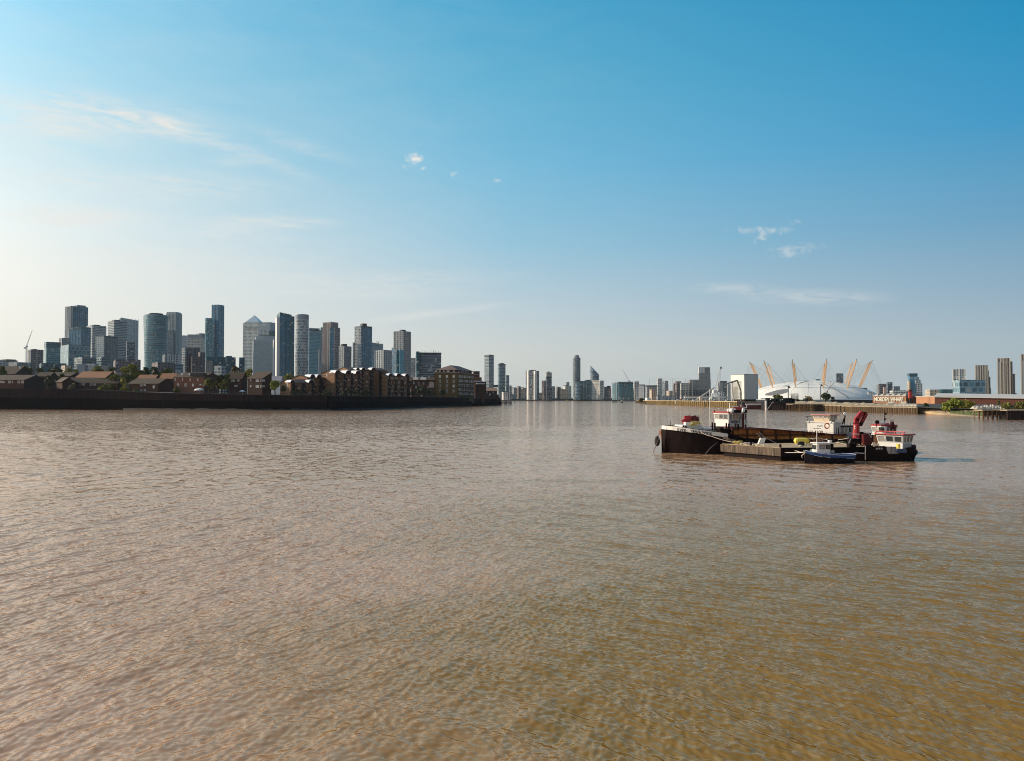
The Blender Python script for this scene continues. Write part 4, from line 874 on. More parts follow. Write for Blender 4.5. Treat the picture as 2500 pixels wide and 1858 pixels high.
H('terraced_house', 'small pale grey roof right of the mono-pitch house, above the bright tree', 655, 684, 692, 928, 918.5, 540, .7, roof=mat('grey_slates', (.30, .28, .30), .7), wall=FRM)
r_ = thing('garden_parasol', 'open white garden parasol in front of the tall brick house', 'parasol', (X(487, 455), 455, nb_top(487))); s = MB()
revolve(s, [(3.2, 2.1), (2.2, 3.0), (.1, 3.5)], 10); s.build('canopy', WHITEM, r_); s = MB(); s.bar((0, 0, 0), (0, 0, 3.4), .06); s.build('pole', WHITEM, r_)
r_ = thing('garden_parasol', 'flat white parasol between the two flat-fronted brown houses', 'parasol', (X(592, 448), 448, nb_top(592))); s = MB()
revolve(s, [(1.9, 1.9), (1.0, 2.4), (.05, 2.7)], 10); s.build('canopy', WHITEM, r_); s = MB(); s.bar((0, 0, 0), (0, 0, 2.6), .05); s.build('pole', WHITEM, r_)
s = MB(); s.cbox((0, 0, 1.1), (1.6, .2, 1.7)); o = s.build('notice_board', WHITEM, loc=(X(666, 444), 444, nb_top(666)+.8)); tag(o, 'white notice board on the river walk under the bright green tree', 'sign')

# vault-roofed warehouse flats
def dock(label, px0, pxc, px1, ye_l, yr, ye_c, Y, y_end, vaults, k=1.5, lit_win=(), ncol=6, floors=(), base=None):
    """gable end on the left (lit), long front on the right (shade) with vaulted dormers and balconies"""
    pts = foot(px0, pxc, px1, Y, k); cx = sum(p[0] for p in pts)/4; cy = sum(p[1] for p in pts)/4
    r = thing('warehouse_flats', label, 'building', (cx, cy, 0), group='vault-roofed brick warehouse flats on the left bank'); q = [Vector((p[0]-cx, p[1]-cy)) for p in pts]
    C_, R_, B_, L_ = q; ze = Z(ye_c, Y); zr = Z(yr, (pts[0][1]+pts[3][1])/2); zb = nb_top(min(1215, px0))-3
    g0, g1 = (C_+L_)/2, (R_+B_)/2; w = MB(); w.prism([tuple(p) for p in q], zb, ze, cap=False)
    w.face([(L_.x, L_.y, ze), (C_.x, C_.y, ze), (g0.x, g0.y, zr-.1)]); w.face([(R_.x, R_.y, ze), (B_.x, B_.y, ze), (g1.x, g1.y, zr-.1)]); w.build('wall', BR_T, r)
    f = MB(); e = .35; Co, Ro, Bo, Lo = [Vector(p) for p in grow([tuple(p) for p in q], e)]; ax = (g0-g1).normalized()*e; h0, h1 = g0+ax, g1-ax
    for a, b, c, d in ((Co, Ro, h1, h0), (Bo, Lo, h0, h1)):
        f.face([(a.x, a.y, ze-.2), (b.x, b.y, ze-.2), (c.x, c.y, zr), (d.x, d.y, zr)]); f.face([(b.x, b.y, ze-.45), (a.x, a.y, ze-.45), (d.x, d.y, zr-.25), (c.x, c.y, zr-.25)]); f.face([(a.x, a.y, ze-.45), (b.x, b.y, ze-.45), (b.x, b.y, ze-.2), (a.x, a.y, ze-.2)])
    for a, c in ((Co, h0), (Lo, h0), (Ro, h1), (Bo, h1)): f.face([(a.x, a.y, ze-.45), (c.x, c.y, zr-.25), (c.x, c.y, zr), (a.x, a.y, ze-.2)])
    f.build('roof', mat('slate_roof', (.05, .04, .036), .8), r)
    fd = (R_-C_).normalized(); nrm = Vector((fd.y, -fd.x)); ang = math.atan2(fd.y, fd.x); wp = [Vector(p) for p in pts]
    for (pa, pb) in vaults:                                       # barrel vaults springing from the front
        a, _ = face_at(wp[0], wp[1], pa); b, _ = face_at(wp[0], wp[1], pb); wd = (b-a).length; mid = (a+b)/2; zc = Z(ye_c, mid.y)
        v = MB(); th = np.linspace(0, math.pi, 11); R_v = wd/2
        zc = ze+(0); dep = 5.0
        for t0, t1 in zip(th[:-1], th[1:]):
            x0, z0, x1, z1 = R_v*math.cos(t0), R_v*math.sin(t0)*.95, R_v*math.cos(t1), R_v*math.sin(t1)*.95
            v.face([(x0, -.9, z0), (x1, -.9, z1), (x1, dep, z1), (x0, dep, z0)][::-1]); v.face([(x0, -.9, z0-.25), (x1, -.9, z1-.25), (x1, -.9, z1), (x0, -.9, z0)])
        vo = v.build('vault_roof', RF_W, r, loc=Vector((mid.x, mid.y, zc))-r.location, rz=ang)
        v = MB(); v.face([(-R_v*.97, -.5, -.2)]+[(-R_v*.97*math.cos(t), -.5, R_v*.9*math.sin(t)) for t in th]+[(R_v*.97, -.5, -.2)]); v.build('lunette', TRIM, vo)
    # front: bays of dark recess between brick piers, balconies and windows per floor
    Lf = (R_-C_).length; p = MB(); bz = MB(); bl = MB(); nb_ = ncol
    for i in range(nb_+1):
        c = C_+fd*(Lf*i/nb_); Mx = Matrix.Translation((c.x, c.y, 0)) @ Matrix.Rotation(ang, 4, 'Z'); p.box(-.55, .55, -.55, .3, zb, ze-.9, Mx)
    for i in range(nb_):
        c = C_+fd*(Lf*(i+.5)/nb_); Mx = Matrix.Translation((c.x, c.y, 0)) @ Matrix.Rotation(ang, 4, 'Z')
        if i % 2 == 0:
            bz.box(-Lf/nb_*.36, Lf/nb_*.36, -.25, .1, zb+2, ze-.6, Mx)
            z = zb+4.5
            while z < ze-2: bl = MB(); bl.box(-Lf/nb_*.42, Lf/nb_*.42, -1.5, -.26, 0, .18); bl.box(-Lf/nb_*.42, Lf/nb_*.42, -1.52, -1.44, .18, 1.1); bl.build('balcony', BALC, r, loc=(c.x, c.y, z), rz=ang); z += 3.0
    p.build('brick_piers', BR_T, r); bz.build('recessed_bays', TRIM, r)
    s = MB(); z = zb+4.3
    while z < ze-1: s.prism(grow([tuple(x_) for x_ in q], .06), z, z+.2, cap=False); z += 3.0
    s.build('brick_bands', TRIM, r)
    A, B = wp[0], wp[1]; zf = zb+3.4
    m = 0
    pxs_ = np.linspace(pxc+2, px1-2, nb_*2)
    for j, px in enumerate(pxs_):
        for fl in range(int((ze-zb-3)/3.0)):
            if (j*7+fl*5) % 3 == 0: continue
            c, _ = face_at(A, B, px); m_ = c.y/FPX; yy = 970.5-(zb+4.6+3.0*fl-7.5)/c.y*FPX
            if m < 40: window(r, A+nrm*.35, B+nrm*.35, px, yy, 2.2, 4.4, pane=CURT if (j*3+fl) % 4 == 0 else PANE, bars=0); m += 1
    for a in lit_win: window(r, wp[3], wp[0], *a)
    return r
dock('lowest warehouse flats with a sunlit gable, beside the bright green tree', 684, 710, 769, 935, 926, 933.5, 452, 934, [(707, 719), (752, 766)], k=1.3, lit_win=[(702, 941, 3, 10)], ncol=5)
dock('small warehouse flats set back behind the lowest ones', 714, 750, 802, 927, 915, 921, 480, 922, [(755, 768), (771, 784)], k=1.2, ncol=4)
dock('warehouse flats with the largest sunlit gable and three white vaults', 783, 817, 880, 917, 904.5, 911, 486, 916, [(816, 830), (842, 856), (866, 880)], k=1.5, lit_win=[(798, 916, 3.2, 6)], ncol=7)
dock('tallest warehouse flats, set back, with a plain sunlit gable top', 824, 852, 945, 905, 896, 902, 545, 905, [(868, 877), (881, 891), (905, 917)], k=1.8, ncol=8)
dock('rightmost warehouse flats with three small white vaults', 918, 945, 999, 920, 911, 917.5, 556, 917, [(947, 958), (966, 978), (987, 998)], k=1.4, ncol=7)
r, *_ = house('low_brown_flats', 'low brown flats with pale dormer roofs between the warehouse flats and the big ochre block', 998, 1004, 1062, 927, 921, 625, 1.5, ridge='R', wall=BR_D, roof=RF_D, cat='building', wins=[(1010, 935, 3, 6), (1022, 935, 3, 6), (1034, 936, 3, 6), (1044, 945, 3, 6), (1016, 946, 3, 6, CURT), (1030, 947, 3, 6, CURT)])
for a, b in ((1008, 1021), (1026, 1040)):
    s = MB(); w_ = (b-a)/FPX*620; s.prism([(-w_/2, -1), (w_/2, -1), (w_/2, 3), (-w_/2, 3)], 0, [0, 0, 2.0, 2.0]); s.build('dormer_roof', mat('pale_lead_roof', (.36, .31, .29), .6), r, loc=Vector((X((a+b)/2, 620), 620, Z(927, 620)))-r.location)
s = MB(); w_ = 12/FPX*612; s.face([(-w_/2, 0, -1.6), (w_/2, 0, -1.6), (w_/2, 0, 1.2), (0, 0, 1.9), (-w_/2, 0, 1.2)]); s.box(-w_/2, w_/2, .05, 2, -3, 1.1); s.build('lit_gable', mat('sunlit_gable_pink', (.42, .30, .25), .8), r, loc=Vector((X(1053, 610), 610, Z(937, 610)))-r.location)  # sunlit gable stands as a flat face with the light in its colour
# big ochre block with hipped roof
Y = 655; pts = foot(1060, 1117, 1158, Y, 2.2); wp = [Vector(p) for p in pts]; cx = sum(p[0] for p in pts)/4; cy = sum(p[1] for p in pts)/4
r = thing('hipped_brick_block', 'big ochre brick block with low hipped roof standing at the river wall', 'building', (cx, cy, 0)); q = [(p[0]-cx, p[1]-cy) for p in pts]
zb, z1, z2, z3 = 2.5, Z(909.5, Y), Z(902.5, Y), Z(892, Y+18)
s = MB(); s.prism(q, zb, z1); s.build('wall', BR_O, r)
q2 = grow(q, -1.8); s = MB(); s.prism(q2, z1, z2); s.build('attic_storey', TRIM, r)
s = MB(); s.prism(grow(q, .5), z1-.3, z1+.25); s.build('cornice', mat('cornice_stone', (.30, .22, .17), .8), r)
q3 = [Vector(p) for p in grow(q2, 1.4)]; h0 = (q3[0]+q3[3])/2; h1 = (q3[1]+q3[2])/2; d = (h1-h0)*.25; h0, h1 = h0+d, h1-d; f = MB()
for a, b, c, d_ in ((q3[0], q3[1], h1, h0), (q3[2], q3[3], h0, h1)): f.face([(a.x, a.y, z2), (b.x, b.y, z2), (c.x, c.y, z3), (d_.x, d_.y, z3)])
f.face([(q3[3].x, q3[3].y, z2), (q3[0].x, q3[0].y, z2), (h0.x, h0.y, z3)]); f.face([(q3[1].x, q3[1].y, z2), (q3[2].x, q3[2].y, z2), (h1.x, h1.y, z3)]); f.prism([tuple(p) for p in q3], z2-.3, z2, cap=True); f.build('roof', mat('brown_hip_roof', (.16, .105, .085), .85, var=.15), r)
for px in (1074, 1091, 1107.5):
    for i, py in enumerate((919, 930.5, 942.5, 954.5)): window(r, wp[3], wp[0], px, py, 4.6, 6.2, pane=CURT if (i == 0 or (i == 2 and px > 1100)) else PANE)
for px in (1064.5, 1074, 1083.5, 1092, 1095.5, 1108): window(r, Vector(grow(pts, -1.8)[3]), Vector(grow(pts, -1.8)[0]), px, 905.8, 2.8, 4.2, pane=CURT, bars=0)
for px in (1120, 1127.5, 1132, 1136, 1139.5, 1142.5): window(r, Vector(grow(pts, -1.8)[0]), Vector(grow(pts, -1.8)[1]), px, 907, 1.8, 4, pane=CURT, bars=0)
n_ = 0
for i, px in enumerate(np.arange(1121, 1156, 4.2)):
    for j, py in enumerate((919, 929.5, 940, 950.5, 960)):
        window(r, wp[0], wp[1], px, py+(px-1120)*.06, 2.4, 5.6, pane=CURT if (i*2+j) % 3 == 0 else PANE, bars=0)
s = MB(); rb = MB()
fd = (wp[0]-wp[3]).normalized()
for px in (1062, 1068, 1080, 1085, 1098, 1102, 1114): c, a = face_at(wp[3], wp[0], px); rb.prism([(-.35, -.3), (.35, -.3), (.35, .2), (-.35, .2)], zb, z1-.4, Matrix.Translation((c.x-cx, c.y-cy, 0)) @ Matrix.Rotation(a, 4, 'Z'))
rb.build('brick_pilasters', BR_O, r)
for i in range(1, 5):
    for px in np.arange(1123, 1156, 8.4): c, a = face_at(wp[0], wp[1], px+2); s = MB(); s.box(-1.7, 1.7, -1.5, -.1, 0, .2); s.box(-1.7, 1.7, -1.5, -1.4, .2, 1.2); s.build('balcony', BALC, r, loc=(c.x-cx, c.y-cy, 5+i*3.1), rz=a)
# end of the bank
r, z = T('stepped_brown_flats', 'stepped brown flats with white roof bands tight behind the ochre block', 'building', 1153, 1158, 1176, 921, 720, BR_T, k=1, z0=3)
vol(r, 'upper_step', 1154, 1157, 1171, 906, 730, BR_D, k=1, z0=3, slabs=(2.6, .2, SLABG)); vol(r, 'lower_step', 1170, 1173, 1187, 932, 725, BR_D, k=1, z0=3); vol(r, 'white_roof_band', 1158, 1160, 1180, 929.5, 712, RF_W, k=.5, z0=Z(932, 712)); vol(r, 'white_roof_band', 1162, 1164, 1184, 935.5, 710, RF_W, k=.5, z0=Z(938, 710)); vol(r, 'front_wall', 1157, 1160, 1183, 938, 714, BR_D, k=.5, z0=3)
r, *_ = house('quayside_pub', 'low dark quayside house with a tan tiled roof near the end of the left bank', 1176, 1180, 1214, 953.5, 946.5, 745, 1.2, ridge='R', base=3.5, cat='building', roof=mat('tan_tiles', (.34, .22, .15), .85, var=.2), wins=[(1188, 958, 4, 4, CURT), (1196, 963, 3, 6, CURT), (1204, 958, 3, 3)])
r, z = T('quay_hut', 'small black hut at the very end of the left bank wall', 'building', 1207, 1209, 1221, 963, 755, BR_D, k=.8, z0=3); s = MB(); s.cbox((0, 0, 0), (1.3, .25, 3.6)); o = s.build('tall_sign', RF_W, loc=(X(1219.5, 731), 731, Z(965.5, 731))); tag(o, 'tall narrow white sign beside the black hut at the end of the left bank', 'sign')
# small pier past the end of the bank
r = thing('timber_pier', 'small red-brown timber pier beyond the end of the left bank', 'pier', (X(1237, 790), 790, 0)); s = MB(); w_ = 25/FPX*790
s.box(-w_/2, w_/2, -4, 8, 3.6, 4.4); s.build('deck', mat('grey_pier_deck', (.20, .18, .17), .8), r); PT = mat('tarred_timber', (.06, .022, .018), .85, var=.4, scale=1); s = MB(); s2 = MB()
for i in range(9):
    x = -w_/2+w_*i/8
    for yy in (-4, 8): s = MB(); s.bar((0, 0, -1.5), (0, 0, 3.6), .28, 6); s.build('pile', PT, r, loc=(x, yy, 0))
    if i < 8: s2.bar((x, -4.1, .5), (x+w_/8, -4.1, 3.2), .15, 4); s2.bar((x, -4.1, 3.2), (x+w_/8, -4.1, .5), .15, 4)
s2.build('cross_braces', PT, r); s = MB(); s.path([(-w_/2, -4, 5.3), (w_/2, -4, 5.3)], .06, 4); s.build('rail', RAILM, r)
for px in (1256, 1272, 1291): s = MB(); s.ball((0, 0, .5), .9, 8, 5); s.bar((0, 0, .6), (0, 0, 2.2), .15); o = s.build('mooring_buoy', DARKM, loc=(X(px, YW(982.5)), YW(982.5), 0)); tag(o, 'small dark buoy on the far water, %s of three right of the pier' % {1256: 'leftmost', 1272: 'middle one', 1291: 'rightmost'}[px], 'buoy', 'mooring buoys off the pier')

PERS = 1
px, Yp = 1030, nb_y(1030)+8; r = thing('person', 'person in pale clothes standing on the river walk before the low brown flats', 'person', (X(px, Yp), Yp, nb_top(px)+.2)); s = MB()
def blob(s, rings, n=10):
    rows = [[Vector((cx_+rx*math.cos(2*math.pi*k/n), cy_+ry*math.sin(2*math.pi*k/n), z)) for k in range(n)] for cx_, cy_, z, rx, ry in rings]
    for a, b in zip(rows[:-1], rows[1:]):
        for k in range(n): j = (k+1) % n; s.face([a[k], a[j], b[j], b[k]])
    s.face(rows[-1]); s.face(rows[0][::-1])
def person(r, top, bottom, skin, hair):
    b = MB()
    for sx in (-1, 1):
        blob(b, [(sx*.11, -.06, 0, .06, .13), (sx*.11, 0, .09, .05, .06), (sx*.11, 0, .3, .06, .07), (sx*.105, .02, .5, .06, .065), (sx*.10, .01, .75, .085, .095), (sx*.09, 0, .92, .1, .11)])
    blob(b, [(0, 0, .84, .15, .11), (0, 0, .95, .165, .12), (0, 0, 1.1, .14, .10), (0, 0, 1.3, .18, .12), (0, 0, 1.42, .19, .11), (0, 0, 1.48, .10, .08), (0, -.01, 1.56, .055, .06), (0, -.02, 1.6, .07, .08), (0, -.02, 1.68, .078, .095), (0, -.01, 1.75, .07, .085), (0, 0, 1.79, .03, .04)])
    for sx in (-1, 1):
        blob(b, [(sx*.27, -.08, .72, .03, .02), (sx*.265, -.06, .82, .04, .04), (sx*.25, -.03, 1.0, .04, .045), (sx*.225, 0, 1.2, .05, .05), (sx*.19, 0, 1.43, .055, .06)])
    b.build('body', skin, r); t = MB(); blob(t, [(0, 0, .86, .19, .14), (0, 0, 1.1, .165, .125), (0, 0, 1.3, .20, .135), (0, 0, 1.44, .215, .125), (0, 0, 1.5, .09, .075)])
    for sx in (-1, 1): blob(t, [(sx*.262, -.05, .9, .05, .05), (sx*.245, -.02, 1.05, .055, .055), (sx*.215, 0, 1.25, .062, .062), (sx*.18, 0, 1.44, .07, .07)])
    t.build('top', top, r); t = MB()
    for sx in (-1, 1): blob(t, [(sx*.11, 0, .1, .06, .07), (sx*.11, 0, .32, .072, .082), (sx*.105, .02, .5, .075, .08), (sx*.10, .01, .75, .1, .11), (sx*.085, 0, .93, .11, .125)])
    t.build('trousers', bottom, r); h = MB(); blob(h, [(0, .02, 1.66, .085, .095), (0, .01, 1.74, .083, .1), (0, .01, 1.8, .06, .07), (0, .01, 1.825, .02, .02)]); h.build('hair', hair, r)
person(r, WHITEM, mat('light_trousers', (.5, .47, .42), .8), mat('skin', (.45, .27, .19), .6), mat('dark_hair', (.03, .02, .015), .7))
BARK = mat('bark', (.05, .035, .025), .9)
def leafmat(nm, c, c2):
    if nm in MATS: return MATS[nm]
    m, nt, b = nodemat(nm); n = nt.nodes; l = nt.links; g = n.new('ShaderNodeNewGeometry')
    r = n.new('ShaderNodeMix'); r.data_type = 'RGBA'; r.inputs[6].default_value = (*c, 1); r.inputs[7].default_value = (*c2, 1); l.new(g.outputs['Random Per Island'], r.inputs[0]); l.new(r.outputs[2], b.inputs['Base Color'])
    b.inputs['Roughness'].default_value = .6; b.inputs['Specular IOR Level'].default_value = .25
    return m
LEAF = {'olive': leafmat('leaf_olive', (.17, .16, .02), (.36, .31, .045)), 'dark': leafmat('leaf_dark', (.025, .03, .01), (.09, .085, .022)), 'mid': leafmat('leaf_mid', (.07, .08, .016), (.20, .18, .035)), 'bright': leafmat('leaf_bright', (.14, .17, .02), (.28, .30, .04)), 'dry': leafmat('leaf_dry', (.12, .085, .035), (.24, .17, .07))}
def tree(label, x, y, zb, h, w, leaf='mid', n=700, sz=.45, nm='tree', cat='tree', trunk=.35, group=None, rug=.5, lob=7):
    r = thing(nm, label, cat, (x, y, zb), group=group); t = MB(); th = h*trunk; lean = rng.uniform(-.05, .05, 2)*h
    t.bar((0, 0, -.3), (lean[0]*.5, lean[1]*.5, th), .05*w+.05, 7, r2=.035*w+.03)
    lobes = []
    for i in range(lob):
        a = rng.uniform(0, 6.28); rr_ = w/2*rng.uniform(.25, .72); zz = th*.8+(h-th*.8)*rng.uniform(.2, .86); k = 1-.5*max(0, (zz/h-.6)/.4)
        lobes.append((rr_*k*math.cos(a), rr_*k*math.sin(a), zz, w*rng.uniform(.17, .30)))
    lobes.append((0, 0, h*.86, w*.2))
    for lx, ly, lz, lr in lobes: t.bar((lean[0]*.5, lean[1]*.5, th*.8), (lx*.8, ly*.8, lz), .02*w+.02, 5, r2=.01*w+.01)
    t.build('trunk', BARK, r)
    c = MB(); per = max(6, n//len(lobes))
    for lx, ly, lz, lr in lobes:
        for i in range(per):
            v = rng.normal(size=3); v /= np.linalg.norm(v); rad_ = lr*(rng.uniform(.35, 1.0)**.6)*(1+rug*rng.normal()*.25)
            p = np.array((lx, ly, lz))+v*rad_*np.array((1, 1, .85))
            if p[2] < .1: p[2] = abs(p[2])+.1
            a = rng.normal(size=3); a /= np.linalg.norm(a); b = np.cross(a, rng.normal(size=3)); b /= np.linalg.norm(b); s_ = sz*rng.uniform(.6, 1.4)
            c.face([tuple(p-a*s_-b*s_*.6), tuple(p+a*s_-b*s_*.6), tuple(p+a*s_*.7+b*s_*.8), tuple(p-a*s_*.7+b*s_*.7)])
    c.build('crown', LEAF[leaf], r); return r
TG = 'trees and bushes among the left bank houses'
def LT(label, px, ytop, ybot, wpx, Y, leaf, n=600, nm='tree', cat='tree', sz=.5, trunk=.3):
    zb = Z(ybot, Y); h = Z(ytop, Y)-zb; tree(label, X(px, Y), Y, zb, h, wpx/FPX*Y, leaf, n, sz, nm, cat, trunk, TG)
LT('tallest olive tree behind the orange roof, right of the left bank houses', 328, 888, 945, 30, 505, 'olive', 1500)
LT('round sunlit tree left of the tallest olive tree', 302, 897, 945, 30, 500, 'olive', 1300); LT('dark low tree in front of the tallest olive tree', 303, 915, 952, 34, 492, 'mid', 1300)
LT('low sunlit tree left of the dark one, right of the orange roof', 281, 914, 948, 24, 496, 'olive', 800)
LT('wide sunlit tree above the orange roof', 239, 895, 925, 36, 600, 'olive', 1100); LT('dark round tree right of the one above the orange roof', 273, 896, 925, 22, 600, 'mid', 700)
LT('dark brown-green tree in front of the houses left of the bushes', 121, 917, 949, 27, 474, 'dark', 900); LT('dark tree at the far left edge in front of the big roof', 5, 893, 935, 28, 530, 'mid', 700)
LT('small dark treetop over the big left roof', 55, 891, 925, 26, 620, 'mid', 600); LT('reddish treetop right of the big left roof', 72, 896, 925, 20, 600, 'dry', 500); LT('dark treetop left of the blue grey flats', 98, 898, 925, 20, 620, 'mid', 500)
LT('wide dark treetop row behind the white ridge', 136, 896, 922, 36, 640, 'dark', 800); LT('small bright treetop right of the dark row', 168, 899, 922, 20, 630, 'olive', 500)
LT('dark treetop left of the low brick offices', 357, 897, 930, 26, 560, 'dark', 600); LT('dark treetop in front of the low brick offices', 380, 896, 930, 24, 570, 'dark', 600); LT('dark treetop right of the low brick offices', 400, 904, 930, 20, 560, 'mid', 600); LT('rounded treetop below the round banded tower', 345, 905, 930, 20, 545, 'mid', 500)
LT('leafy dark tree against the tall brick house gable', 512, 925, 960, 30, 450, 'mid', 1100); LT('tall dark tree right of the tall brick house', 540, 917, 960, 34, 456, 'dark', 1300); LT('olive tree between the tall house and the flat-fronted houses', 556, 913, 958, 22, 458, 'mid', 700)
LT('reddish treetop over the left flat-fronted house', 574, 897, 925, 26, 520, 'dry', 600); LT('pale olive tree between the two flat-fronted houses', 608, 901, 935, 24, 500, 'olive', 700)
LT('dark tree standing between the blank gable and the plain brown house', 150, 912, 948, 20, 500, 'mid', 700); LT('olive tree at the right end of the low brown house', 303, 922, 950, 16, 480, 'olive', 600); LT('green treetop behind the narrow lit roof', 410, 900, 925, 30, 600, 'mid', 700); LT('olive treetop left of the orange roof', 186, 902, 925, 18, 600, 'olive', 500); LT('dark tree in the gap left of the flat-fronted houses', 548, 925, 960, 20, 448, 'mid', 800)
LT('bright green sunlit tree right of the mono-pitch house', 672, 929, 962, 24, 446, 'bright', 1300); LT('olive treetop above the lowest warehouse flats', 706, 918, 935, 34, 520, 'olive', 700); LT('small dark round tree before the lit gable of the lowest flats', 693, 943, 960, 12, 436, 'dark', 350, trunk=.4)
LT('dark tree beside the rightmost warehouse flats', 1001, 928, 968, 16, 590, 'dark', 600); LT('dark leafy tree below the low brown flats', 1030, 944, 968, 30, 600, 'dark', 700); LT('dark tree at the left corner of the ochre block', 1082, 953, 968, 14, 640, 'dark', 400)
for i, (px, yt, w_, lf, lb) in enumerate([(178, 938, 20, 'dry', 'dry yellowish bush on the wall top below the left gables'), (262, 941, 34, 'mid', 'long pale bush spilling over the wall top'), (248, 946, 22, 'olive', 'low bush left of the long pale one'), (275, 938, 14, 'mid', 'taller bush at the right end of the long pale one'), (308, 938, 14, 'olive', 'pointed pale bush right of the long pale one'), (300, 945, 10, 'olive', 'tiny bush left of the pointed one'),
    (333, 949, 16, 'mid', 'round bush in front of the hipped brown house'), (434, 944, 16, 'mid', 'round bush in front of the tall brick house'), (720, 952, 20, 'dark', 'dark bush below the lowest warehouse flats'), (735, 954, 16, 'dark', 'second dark bush below the lowest warehouse flats'), (846, 950, 26, 'dark', 'wide black bush before the largest sunlit warehouse'), (872, 956, 22, 'dark', 'low black bush right of the wide black one'), (893, 955, 26, 'dark', 'black hedge before the set-back warehouse flats'), (1052, 952, 22, 'dark', 'dark hedge left of the ochre block'), (1010, 955, 20, 'dark', 'dark hedge below the rightmost warehouse flats'), (800, 955, 30, 'dark', 'dark hedge between the lowest and largest warehouses')]):
    Y = nb_y(px)+11; zb = nb_top(px)-.3; zt = Z(yt, Y); tree(lb, X(px, Y), Y, zb, max(1.5, zt-zb), w_/FPX*Y, lf, 420, .38, 'bush', 'bush', .15, TG)
# cranes of the skyline
def tower_crane(label, pb, Yc, zb, cab, tip, tail, m=WHITEM, w=1.0):
    r = thing('tower_crane', label, 'crane', (X(pb, Yc), Yc, 0)); ox = r.location.x
    c = Vector((X(cab[0], Yc)-ox, 0, Z(cab[1], Yc))); t = Vector((X(tip[0], Yc)-ox, 0, Z(tip[1], Yc))); u = Vector((X(tail[0], Yc)-ox, 0, Z(tail[1], Yc)))
    s = MB()
    for dx in (-w, w):
        for dy in (-w, w): s.bar((dx, dy, zb), (dx, dy, c.z), .22, 4)
    z = zb; i = 0
    while z < c.z-3: s.bar((-w, -w, z), (w, -w, z+3), .14, 4); s.bar((w, -w, z), (-w, -w, z+3), .1, 4); z += 3
    s.build('mast', m, r); s = MB(); d = (t-c); n_ = max(4, int(d.length/3.5))
    up = Vector((-d.z, 0, d.x)).normalized()*w*1.3
    s.bar(c, t, .25, 4); s.bar(c+up, t, .25, 4)
    for i in range(n_): s.bar(c+d*i/n_+(up*(1-i/n_) if i % 2 else Vector()), c+d*(i+1)/n_+(Vector() if i % 2 else up*(1-(i+1)/n_)), .14, 4)
    s.build('jib', m, r); s = MB(); s.bar(c, u, .6, 4); s.cbox(tuple(u), (2.5, 2, 2.5)); s.build('counterweight', m, r)
    s = MB(); s.cbox((c.x+.5, -1.2, c.z-.5), (2.2, 2, 2.4)); s.build('cab', m, r)
tower_crane('slender white luffing crane with raised jib at the far left of the skyline', 64.5, 1350, 3, (65, 845), (77.5, 806), (60, 849.5), mat('crane_pale', (.50, .50, .48), .6))
tower_crane('pale crane with its jib leaning left over the dark teal building', 1535, 1900, 3, (1535, 929), (1520.5, 902), (1538, 932), mat('crane_grey', (.30, .31, .32), .6))
tower_crane('tiny crane on the roof of the blue-grey bank tower', 924, 2110, 80, (924, 836.5), (927, 832), (920, 834.5), mat('crane_grey', (.30, .31, .32), .6), w=.5)

# ------------------------------------------------------------------ peninsula: wharves, dome, sheds, beach
def pb_pt(px):
    for (a, ya, za), (b, yb, zb_) in zip(PB[:-1], PB[1:]):
        if a <= px <= b: t = (px-a)/(b-a); return ya+(yb-ya)*t, za+(zb_-za)*t
    return PB[-1][1], PB[-1][2]
PILE = mat('sheet_pile_yellow', (.13, .085, .022), .8, var=.6, scale=.5, streak=1); PCAP = mat('quay_cap', (.48, .38, .22), .7, var=.2)
RUBB = mat('sunlit_quay_stone', (.30, .235, .155), .85, var=.5, scale=1.2); TIMB = mat('weathered_timber', (.075, .045, .018), .85, var=.45, scale=.8, streak=1); TDK = mat('dark_timber', (.030, .016, .012), .85, var=.4)  # sunlight is put into the pale colour of quay stone and decks
TAN = mat('tan_beach_sand', (.40, .29, .17), .9, var=.2, scale=.3); ALG = mat('algae_green', (.13, .13, .03), .8, var=.5, scale=.8)
def quay(nm, label, pa, pb, fm, cm, pier=None, ribm=None, step=3.0, cap=.5, zdrop=0, part='sheet_piling', ribs='fender_posts'):
    r = thing(nm, label, 'wall'); a1, a2 = MB(), MB(); a3 = MB(); ps = sorted(set([pa, pb]+[p for p, _, _ in PB if pa < p < pb]))
    for p, q in zip(ps[:-1], ps[1:]):
        Ya, za = pb_pt(p); Yb, zb_ = pb_pt(q); A = Vector((X(p, Ya), Ya, 0)); B = Vector((X(q, Yb), Yb, 0)); d = (B-A).normalized(); n = Vector((-d.y, d.x, 0)); n = n if n.x < 0 else -n; L = (B-A).length
        F_ = lambda v, z: (v.x, v.y, z)
        a1.face([F_(A+n*.3, -1.5), F_(B+n*.3, -1.5), F_(B+n*.3, zb_-zdrop), F_(A+n*.3, za-zdrop)]); a1.face([F_(A+n*.3, za-zdrop), F_(B+n*.3, zb_-zdrop), F_(B-n*.5, zb_-zdrop), F_(A-n*.5, za-zdrop)])
        a2.face([F_(A+n*.5, za-cap), F_(B+n*.5, zb_-cap), F_(B+n*.5, zb_+.1), F_(A+n*.5, za+.1)]); a2.face([F_(A+n*.5, za+.1), F_(B+n*.5, zb_+.1), F_(B-n*1.2, zb_+.1), F_(A-n*1.2, za+.1)])
        k = int(L/step)
        for i in range(k):
            c = A+d*(i+.5)/k*L; z = za+(zb_-za)*(i+.5)/k; a3.bar((c+n*.75)+Vector((0, 0, -1.5)), (c+n*.75)+Vector((0, 0, z-.2)), .17, 5)
    a1.build(part, fm, r); a2.build('quay_cap', cm, r); a3.build(ribs, ribm or TDK, r); return r
